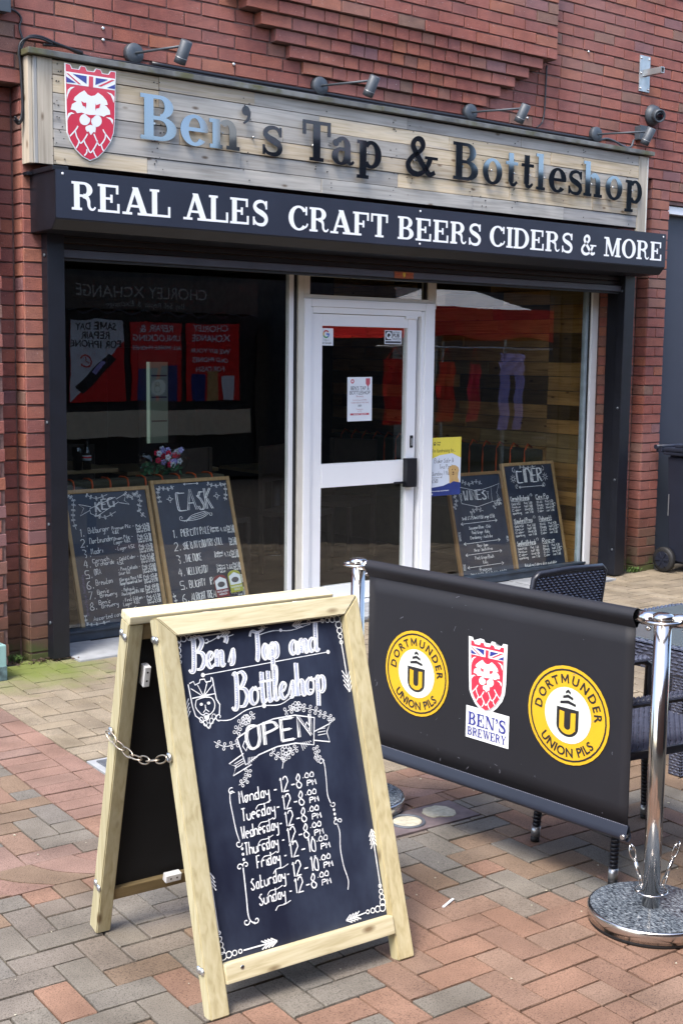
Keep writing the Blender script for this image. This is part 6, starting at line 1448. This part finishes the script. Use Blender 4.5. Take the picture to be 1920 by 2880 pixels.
# ================================================================ BARRIER
P1 = Vector((-.032, -4.078, 0)); P2 = Vector((-.130, -2.790, 0)); P3 = P1+Vector((.97, -.87, 0))
def barrier_post(P, lab, snap=()):
    t = thing('barrier_post', lab, 'barrier post', P, 'chrome posts of the drinkers enclosure')
    bm = NB(); lathe(bm, P, (0, 0, 1), [(0, .182), (.012, .184), (.0121, .178)], 48); obj('rubber_foot', bm, MT['rubber'], t)
    bm = NB(); lathe(bm, P+Vector((0, 0, .0125)), (0, 0, 1), [(0, .186), (.032, .186), (.036, .183), (.036, .179)], 56); obj('rim', bm, MT['brushed'], t)
    bm = NB(); lathe(bm, P+Vector((0, 0, .04)), (0, 0, 1), [(0, .1785), (.0105, .1785), (.012, .175)], 48, False); obj('granite_plate', bm, MT['granite'], t)
    bm = NB(); cyl(bm, P+Vector((0, 0, .0525)), P+Vector((0, 0, .918)), .0255, 32); obj('pole', bm, MT['chrome'], t)
    bm = NB(); lathe(bm, P+Vector((0, 0, .918)), (0, 0, 1), [(0, .026), (.004, .03), (.012, .032), (.022, .030), (.026, .018), (.027, .001)], 24); obj('cap', bm, MT['chrome'], t)
    bm = NB(); tube(bm, [P+Vector((.052*math.cos(k*.2618), .052*math.sin(k*.2618), .921)) for k in range(24)], .005, 8, True); [cyl(bm, P+Vector((.03*math.cos(a), .03*math.sin(a), .921)), P+Vector((.052*math.cos(a), .052*math.sin(a), .921)), .004, 8) for a in (.5, 2.07, 3.64, 5.2)]; obj('hook_ring', bm, MT['chrome'], t)
    bm = NB(); tube(bm, [P+Vector((.047*math.cos(k*.2618), .047*math.sin(k*.2618), .098)) for k in range(24)], .0032, 8, True); [cyl(bm, P+Vector((.0255*math.cos(a), .0255*math.sin(a), .098)), P+Vector((.047*math.cos(a), .047*math.sin(a), .098)), .0025, 6) for a in (.5, 2.6, 4.7)]; obj('lower_ring', bm, MT['chrome'], t)
    for a, b in snap:
        a, b = Vector(a), Vector(b); d = b-a; s = obj('spring_clip', (lambda bm: (cyl(bm, a+d*.25, a+d*.62, .006, 10), bm)[1])(NB()), MT['brushed'], t)
        bm = NB(); u = d.normalized(); sd_ = u.cross(Vector((.3, 1, 0))).normalized(); w_ = u.cross(sd_)
        tube(bm, [a+d*(.62+.10*k/20)+sd_*.005*math.cos(k*1.1)+w_*.005*math.sin(k*1.1) for k in range(21)], .0014, 5)
        obj('coil_spring', bm, MT['chrome'], s); bm = NB()
        tube(bm, [a+d*.86+u*.022*math.cos(k*.4)+sd_*.010*math.sin(k*.4) for k in range(16)], .0028, 6, True); obj('carabiner', bm, MT['chrome'], s); bm = NB(); tube(bm, [b+u*.010*math.cos(k*.45)+w_*.010*math.sin(k*.45) for k in range(14)], .0022, 6, True)
        obj('link_ring', bm, MT['chrome'], s); bm = NB()
        tube(bm, [a+d*.12+u*.022*math.cos(k*.4)+w_*.009*math.sin(k*.4) for k in range(16)], .0026, 6, True); cyl(bm, a+d*.18, a+d*.25, .003, 6); cyl(bm, a, a+d*.05, .003, 6)
        obj('carabiner', bm, MT['chrome'], s)
    return t
bu = (P1-P2).normalized()
barrier_post(P1, 'chrome barrier post on a polished granite base in the right foreground', [((-.034, -4.045, .100), (-.040, -4.004, .212)), ((.015, -4.082, .10), (.060, -4.098, .225))])
barrier_post(P2, 'chrome barrier post behind the right leg of the A-frame chalkboard', [((-.127, -2.82, .10), (-.124, -2.85, .225))])
def banner(A, B, lab, z0=.222, z1=.942, art=True):
    u = (B-A).normalized(); L = (B-A).length
    f = Fr(A, u, (0, 0, 1)); off0, off1 = (.058 if art else .092), L-.088
    t = thing('barrier_banner', lab, 'banner', (A+B)/2, 'cloth banners of the drinkers enclosure')
    bm = NB(); cyl(bm, f(.0, z1-.021, 0), f(L, z1-.021, 0), .0155, 16); obj('top_rail', bm, MT['chrome'], t)
    for a, b in ((.022, off0+.002), (off1-.002, L-.022)): bm = NB(); cyl(bm, f(a, z1-.021, 0), f(b, z1-.021, 0), .0205, 20); s = obj('rail_socket', bm, MT['chrome'], t); bm = NB(); ball(bm, f((a+b)/2+.008, z1-.05, 0), .009); cyl(bm, f((a+b)/2+.008, z1-.045, 0), f((a+b)/2+.008, z1-.02, 0), .004, 8); obj('thumb_screw', bm, MT['chrome'], s)
    # cloth: profile swept along the rail, with a slight belly
    prof = []
    for k in range(9): a = R(-60+k*30); prof.append((.0225*math.sin(a)*1.0+.0, z1-.021+.0225*math.cos(a)))
    N_ = 28
    def wob(s, z): return .0012*math.sin(s*5+1)*(1-abs(2*z-1))
    def grid(zs, thick, name, mat):
        bm = NB()
        for side in (1, -1):
            rows = []
            for (z, o, ins) in zs: rows.append([bm.verts.new(f(off0+ins+(off1-off0-2*ins)*i/N_, z, wob((off1-off0)*i/N_, (z-z0)/(z1-z0))+o*1.0+side*thick)) for i in range(N_+1)])
            for a, b in zip(rows, rows[1:]):
                for i in range(N_):
                    q_ = (a[i], a[i+1], b[i+1], b[i]); bm.faces.new(q_ if side < 0 else tuple(reversed(q_)))
            if side == 1: r1 = rows
        for rA, rB in ((r1, rows),):
            for a, b, a2, b2 in zip(rA, rA[1:], rB, rB[1:]):
                bm.faces.new((a[0], a2[0], b2[0], b[0])); bm.faces.new((a[-1], b[-1], b2[-1], a2[-1]))
            for i in range(N_): bm.faces.new((rA[0][i], rB[0][i], rB[0][i+1], rA[0][i+1])); bm.faces.new((rA[-1][i+1], rB[-1][i+1], rB[-1][i], rA[-1][i]))
        for ff in bm.faces: ff.smooth = True
        return obj(name, bm, MT[mat], t)
    grid([(z0+.05+(z1-.055-z0-.05)*k/10, 0, .004) for k in range(11)], .0012, 'cloth', 'banner')
    # top sleeve round the rail and bottom hem with a rod
    for zc, r, tail, nm, mt_ in ((z1-.021, .0235, z1-.056, 'top_sleeve', 'banner'), (z0+.016, .0145, z0+.052, 'bottom_hem', 'hem')):
        bm = NB(); rows = []
        sgn = 1 if tail < zc else -1
        pf = [(tail, .0022), (zc-sgn*.012, r*.75)]+[(zc+sgn*r*math.sin(R(a)), r*math.cos(R(a))) for a in range(0, 181, 20)]+[(zc-sgn*.012, -r*.75), (tail, -.0022)]
        for z, o in pf: rows.append([bm.verts.new(f(off0+(off1-off0)*i/N_, z, o+wob((off1-off0)*i/N_, (z-z0)/(z1-z0)))) for i in range(N_+1)])
        for a, b in zip(rows, rows[1:]):
            for i in range(N_): bm.faces.new((a[i], a[i+1], b[i+1], b[i])).smooth = True
        obj(nm, bm, MT[mt_], t)
        bm = NB()
        for i in range(int((off1-off0)/.0075)):
            s = off0+.003+i*.0075; z = tail+sgn*.002; fbox(bm, f, (s, z, .0024+wob(s-off0, (z-z0)/(z1-z0))), (s+.0045, z+.0014, .0034+wob(s-off0, (z-z0)/(z1-z0))))
        obj('stitching', bm, MT['thread'], t, kind='stuff')
    for s in (off0+.012, off1-.012): bm = NB(); lathe(bm, f(s, z0+.016, .0), f.n, [(-.016, .008), (.016, .008)], 10); obj('eyelet', bm, MT['zinc'], t)
    bm = NB(); qq = random.Random(17 if art else 18)
    for i in range(46):
        s = qq.uniform(off0+.02, off1-.02); z = z0+.06+qq.random()**1.7*(z1-z0-.13); l = qq.uniform(.002, .022)*(1 if qq.random() < .4 else .3); a = qq.uniform(-.6, 2.2)
        stroke(bm, f, [(s, z), (s+l*math.cos(a)*.5+qq.uniform(-.002, .002), z+l*math.sin(a)*.5), (s+l*math.cos(a), z+l*math.sin(a))], qq.uniform(.0006, .0016), .0034)
    obj('scuff', bm, MT['thread'], t, kind='stuff', fix=False)
    if art:
        def wrap(bm, c):
            for v in bm.verts:
                d = v.co-f.o; s = d.dot(f.u); z = v.co.z; v.co += f.n*(wob(s-off0, (z-z0)/(z1-z0)))
            return bm
        base_z = .0036
        def ar(name, mat, fn, par=t):
            bm = NB(); fn(bm); bmesh.ops.triangulate(bm, faces=[q for q in bm.faces if len(q.verts) > 4]); wrap(bm, 0); return obj(name, bm, MT[mat], par, fix=False)
        for cx, cy, rr in ((.308, .572, .152), (.965, .566, .158)):
            k = rr/.152; g = lambda r: r*k
            d = ar('roundel', 'yellow', lambda bm: ering(bm, f, cx, cy, g(.152), g(.152), g(.152)-.0001, g(.152)-.0001, 0, 360, 1, 0, 0, 1, base_z, 0))
            ar('black_ring', 'ink', lambda bm: ering(bm, f, cx, cy, g(.1425), g(.1425), g(.0055), g(.0055), 0, 360, 1, 0, 0, 1, base_z+.0008, 0), d)
            ar('cream_disc', 'cream', lambda bm: ering(bm, f, cx, cy, g(.0865), g(.0865), g(.086), g(.086), 0, 360, 1, 0, 0, 1, base_z+.0008, 0), d)
            ar('lettering', 'ink', lambda bm: (arc_text(bm, f, 'DORTMUNDER', cx, cy, g(.0985), g(.039), 90, z=base_z+.0012, sp=1.14), arc_text(bm, f, 'UNION PILS', cx, cy, g(.1275), g(.039), 270, True, z=base_z+.0012, sp=1.12)), d)
            def U(bm):
                w_, h0, h1 = g(.041), cy-g(.062), cy+g(.022)
                pts = [(cx-w_, h1), (cx-w_, h0+g(.03))]+[(cx+w_*math.cos(R(a)), h0+g(.03)+g(.034)*math.sin(R(a))) for a in range(180, 361, 15)]+[(cx+w_, h1-g(.0))]
                poly(bm, f, pts, base_z+.0014)
                for i, (ww, zz) in enumerate(((.029, .032), (.019, .050), (.009, .066))):
                    poly(bm, f, [(cx-g(ww), cy+g(zz)), (cx-g(ww), cy+g(zz+.008)), (cx, cy+g(zz+.015)), (cx+g(ww), cy+g(zz+.008)), (cx+g(ww), cy+g(zz)), (cx, cy+g(zz+.005))], base_z+.0014)
            ar('emblem', 'ink', U, d)
            def Y(bm):
                for s in (-1, 1): poly(bm, f, [(cx+s*g(.030), cy+g(.012)), (cx+s*g(.012), cy+g(.010)), (cx+s*g(.012), cy-g(.040)), (cx+s*g(.030), cy-g(.045))], base_z+.0020)
                ering(bm, f, cx, cy-g(.034), g(.030), g(.024), g(.018), g(.014), 180, 360, 1, 0, 0, 1, base_z+.0021, 0)
            ar('emblem_letter', 'yellow', Y, d)
        ar('brand_panel', 'letter_white', lambda bm: poly(bm, f, [(.543, .400), (.730, .400), (.730, .510), (.543, .510)], base_z))
        ar('brand_lettering', 'cblue', lambda bm: (slab(bm, f, "BEN'S", .554, .447, .044, .165/slabw("BEN'S", .044), base_z+.0016), slab(bm, f, 'BREWERY', .552, .411, .029, .170/slabw('BREWERY', .029), base_z+.0016)))
        # crest with a white border
        bm = NB(); o_ = [(a*.00050*1.0+.630, b*.000485+.738) for a, b in CREST['outline']]
        cx, cy = .630, .62
        poly(bm, f, [(cx+(x-cx)*1.14, cy+(y-cy)*1.09) for x, y in o_], base_z+.0003); bmesh.ops.triangulate(bm, faces=bm.faces); wrap(bm, 0); obj('crest_border', bm, MT['letter_white'], t, fix=False)
        bm0 = [o for o in t.children]
        cr = crest(Fr(f(.630, .738, base_z+.0014), f.u, f.v), t, .485, 0, 0, 1.03, MT['letter_white'])
    return t
banner(P2, P1, 'black cloth banner with two yellow beer roundels and a red lion crest')
banner(P1, P3, 'plain black cloth banner running off to the right of the front barrier post', art=False)
# ================================================================ WOVEN FURNITURE
def weave(bm, f, w, h, cw=.026, ch=.0115, amp=.006, d=.004):
    fbox(bm, f, (0, 0, -d-.004), (w, h, -.002))
    ny = int(h/ch); nx = int(w/cw)+1
    for j in range(ny):
        y = j*ch
        for i in range(-1, nx):
            x = i*cw+(cw/2 if j % 2 else 0)
            a, b = max(0, x), min(w, x+cw*1.08)
            if b-a < cw*.3: continue
            m_ = (a+b)/2; v = [bm.verts.new(f(*p)) for p in ((a, y+ch*.5, -.001), (m_, y+.0006, 0), (b, y+ch*.5, -.001), (m_, y+ch-.0006, 0), (m_-cw*.22, y+ch*.5, amp), (m_+cw*.22, y+ch*.5, amp))]
            for t_ in ((0, 1, 4), (1, 5, 4), (1, 2, 5), (2, 3, 5), (3, 4, 5), (3, 0, 4)): bm.faces.new([v[k] for k in t_])
def wchair(x, y, a, lab, sw=.50, sd_=.50, sz=.33, bh=.76, arms=.51):
    t = thing('wicker_chair', lab, 'chair', (x, y, 0), 'dark woven chairs around the low table')
    c, s = math.cos(a), math.sin(a); U = Vector((c, s, 0)); V_ = Vector((-s, c, 0)); Zv = Vector((0, 0, 1))
    g = Fr((x, y, 0), U, V_)                         # u across, v towards the back, n up
    bm = NB(); weave(bm, Fr(g(-sw/2, -sd_/2, sz), U, V_), sw, sd_); obj('seat', bm, MT['wicker'], t)
    bm = NB(); tube(bm, [g(sw/2*sx, sd_/2*sy, sz-.012) for sx, sy in ((-1, -1), (1, -1), (1, 1), (-1, 1))], .014, 8, True); obj('seat_frame', bm, MT['wickerblack'], t)
    tilt = .16; bo = g(sw/2, sd_/2+.005, sz+.02)
    bv = Zv+V_*tilt; fb_ = Fr(bo, -U, bv)
    bm = NB(); weave(bm, fb_, sw, bh-sz); ff = Fr(g(-sw/2, sd_/2-.012, sz+.02), U, bv); weave(bm, ff, sw, bh-sz); obj('backrest', bm, MT['wicker'], t)
    bm = NB(); L_ = bh-sz; tube(bm, [fb_(.0, 0, -.006), fb_(-.004, L_*.5, -.006), fb_(.0, L_-.01, -.006), fb_(.02, L_+.006, -.006), fb_(sw*.5, L_+.012, -.006), fb_(sw-.02, L_+.006, -.006), fb_(sw, L_-.01, -.006), fb_(sw+.004, L_*.5, -.006), fb_(sw, 0, -.006)], .013, 8); obj('back_frame', bm, MT['wickerblack'], t)
    for sx in (-1, 1):
        u0 = sx*(sw/2+.012)
        bm = NB(); weave(bm, Fr(g(u0-.024, -sd_/2+.01, arms), U, V_), .048, sd_-.01, .02, .010, .005); obj('armrest', bm, MT['wicker'], t)
        bm = NB(); tube(bm, [g(u0, sd_/2, arms-.01), g(u0, -sd_/2+.03, arms-.012), g(u0, -sd_/2-.005, arms-.03), g(u0, -sd_/2, sz)], .015, 8); obj('arm_frame', bm, MT['wickerblack'], t)
        for sy in (-1, 1):
            p0 = g(sx*(sw/2-.02), sy*(sd_/2-.03), sz-.02); p1 = g(sx*(sw/2-.005), sy*(sd_/2-.005), .055)
            bm = NB(); n_ = 26
            for k in range(n_):
                q0, q1 = p0.lerp(p1, k/n_), p0.lerp(p1, (k+.8)/n_); cyl(bm, q0, q1, .0165-.003*k/n_+.0008, 10)
            cyl(bm, p0, p1, .0150, 10, .0125); lg = obj('leg', bm, MT['wickerblack'], t)
            bm = NB(); d_ = (p1-p0).normalized(); cyl(bm, p1, p1+d_*.036, .0165, 14); obj('metal_cap', bm, MT['alu'], lg)
            bm = NB(); cyl(bm, p1+d_*.0365, Vector((p1.x+d_.x*.05, p1.y+d_.y*.05, 0)), .0158, 14); obj('rubber_foot', bm, MT['rubber'], lg)
    return t
wchair(.372, -3.674, 1.39, 'dark wicker armchair behind the front barrier post, its woven seat partly in view', .42, .50, .43, .82, .605)
wchair(.81, -2.70, math.pi-.03, 'dark wicker chair whose woven back rises above the banner near the shop', .40, .46, .43, .815, .62)
tb = thing('wicker_table', 'low dark woven table with grey glass top behind the front barrier post', 'table', (1.5, -2.98, 0))
TX0, TX1, TY0, TY1, TZ = 1.135, 1.95, -3.315, -2.66, .525
bm = NB(); bbox(bm, (TX0+.05, TY0+.05, TZ-.008), (TX1-.05, TY1-.05, TZ+.001), .002); obj('glass_top', bm, MT['glass_top'], tb)
for lo, hi in (((TX0, TY0), (TX0+.05, TY1)), ((TX1-.05, TY0), (TX1, TY1)), ((TX0+.05, TY0), (TX1-.05, TY0+.05)), ((TX0+.05, TY1-.05), (TX1-.05, TY1))):
    bm = NB(); box(bm, (lo[0], lo[1], TZ-.11), (hi[0], hi[1], TZ-.006))
    if hi[0]-lo[0] < .06: weave(bm, Fr((lo[0], hi[1], TZ-.11), (0, -1, 0), (0, 0, 1)), hi[1]-lo[1], .10, .05, .014, .005); weave(bm, Fr((lo[0], lo[1], TZ-.004), (0, 1, 0), (-1, 0, 0)) if False else Fr((lo[0], lo[1], TZ-.004), (1, 0, 0), (0, 1, 0)), .05, hi[1]-lo[1], .025, .02, .004)
    else: weave(bm, Fr((lo[0], lo[1], TZ-.11), (1, 0, 0), (0, 0, 1)), hi[0]-lo[0], .10, .05, .014, .005); weave(bm, Fr((lo[0], lo[1], TZ-.004), (1, 0, 0), (0, 1, 0)), hi[0]-lo[0], .05, .03, .012, .004)
    obj('woven_apron', bm, MT['wicker'], tb, fix=False)
for x in (TX0+.006, TX1-.066):
    for y in (TY0+.006, TY1-.066):
        bm = NB(); box(bm, (x, y, 0), (x+.06, y+.06, TZ-.11)); weave(bm, Fr((x, y+.06, 0), (0, -1, 0), (0, 0, 1)), .06, TZ-.11, .03, .012, .004); weave(bm, Fr((x, y, 0), (1, 0, 0), (0, 0, 1)), .06, TZ-.11, .03, .012, .004); obj('leg', bm, MT['wicker'], tb, fix=False)
# ================================================================ WHEELIE BIN, GREY DOOR, TEAL BOX
wb = thing('wheelie_bin', 'dark navy wheelie bin standing by the grey door at the right edge', 'bin', (5.4, -.4, 0))
bm = NB(); f = Fr((5.175, -.115, 0), (1, 0, 0), (0, -1, 0))
lo = [(5.215, -.125, .07), (5.60, -.125, .07), (5.60, -.56, .07), (5.215, -.56, .07)]; hi = [(5.165, -.115, .93), (5.66, -.115, .93), (5.66, -.70, .93), (5.165, -.70, .93)]
A = [bm.verts.new(p) for p in lo]; B = [bm.verts.new(p) for p in hi]; bm.faces.new(list(reversed(A))); bm.faces.new(B)
for i in range(4): bm.faces.new((A[i], A[(i+1) % 4], B[(i+1) % 4], B[i]))
bmesh.ops.recalc_face_normals(bm, faces=bm.faces); bmesh.ops.bevel(bm, geom=list(bm.edges), offset=.02, segments=3, affect='EDGES'); obj('body', bm, MT['plastic'], wb)
bm = NB(); bbox(bm, (5.14, -.73, .93), (5.68, -.10, .955), .008); obj('rim', bm, MT['plastic'], wb)
bm = NB(); bbox(bm, (5.135, -.74, .957), (5.685, -.08, .985), .012); bbox(bm, (5.20, -.66, .985), (5.62, -.16, 1.01), .012); obj('lid', bm, MT['plastic'], wb)
bm = NB(); cyl(bm, (5.10, -.055, .99), (5.70, -.055, .99), .018, 12); [bbox(bm, (x, -.10, .95), (x+.03, -.045, 1.0), .006) for x in (5.12, 5.62)]; obj('handle', bm, MT['plastic'], wb)
bm = NB(); bbox(bm, (5.168, -.15, .45), (5.174, -.144, .62), .001); obj('reflector', bm, MT['galv'], wb)
for x in (5.135, 5.62):
    bm = NB(); lathe(bm, (x, -.135, .1), (1, 0, 0), [(0, .072), (.004, .092), (.012, .10), (.040, .10), (.048, .09), (.05, .06)], 28); wh = obj('wheel', bm, MT['rubber'], wb)
    bm = NB(); lathe(bm, (x-.001, -.135, .1), (1, 0, 0), [(0, .066), (.006, .066)], 24); [fbox(bm, Fr((x-.004, -.135, .1), (0, math.cos(a), math.sin(a)), (0, -math.sin(a), math.cos(a))), (.01, -.008, -.004), (.062, .008, .004)) for a in [k*1.0472 for k in range(6)]]; lathe(bm, (x-.008, -.135, .1), (1, 0, 0), [(0, .012), (.004, .016), (.012, .016)], 14); obj('hub', bm, MT['plastic'], wh)
gd = thing('grey_door', 'plain dark slate grey door beside the right brick pier, behind the bin', 'door', (5.9, .1, 0))
bm = NB(); bbox(bm, (5.222, .09, .08), (6.5, .13, 2.80), .003); obj('leaf', bm, MT['door_grey'], gd)
bm = NB(); bbox(bm, (5.222, .03, 2.802), (6.5, .13, 2.862), .004); obj('lintel_strip', bm, MT['white'], gd)
bm = NB(); bbox(bm, (5.222, .085, .01), (6.5, .14, .078), .004); obj('threshold', bm, MT['galv'], gd)
tl = thing('teal_cabinet', 'low teal painted metal box with a rusty broken top at the lower left edge', 'cabinet', (-.6, -.2, 0))
bm = NB(); bbox(bm, (-.85, -.295, 0), (-.408, -.05, .185), .006); obj('body', bm, MT['teal'], tl)
bm = NB(); bbox(bm, (-.852, -.2975, 0), (-.406, -.048, .075), .004); obj('grimy_base', bm, MT['teal_grime'], tl)
bm = NB(); qq = random.Random(8)
for i in range(30):
    x, y = -.42-qq.random()*.25, -.06-qq.random()*.225; h = .186+max(0, (-.42-x))*.55*qq.uniform(.7, 1.1)
    bbox(bm, (x-.03, y-.02, .18), (x+.02, y+.02, h), .003)
obj('rusty_top', bm, MT['rust'], tl)
bm = NB(); qq = random.Random(9)
for i in range(16):
    x, y = -.43-qq.random()*.2, -.07-qq.random()*.2; h = .19+max(0, (-.42-x))*.6; bbox(bm, (x-.02, y-.03, h), (x+.02, y+.01, h+.006), .002)
obj('paint_flake', bm, MT['teal'], tl, kind='stuff')

for o in bpy.data.objects:
    if o.type == 'MESH' and o.parent and any(k in o.name for k in ('lettering', 'handwriting', 'chalk_', 'small_print', 'engraving', 'print', 'foliage', 'flower_head', 'slats')) and 'kind' not in o: o['kind'] = 'stuff'
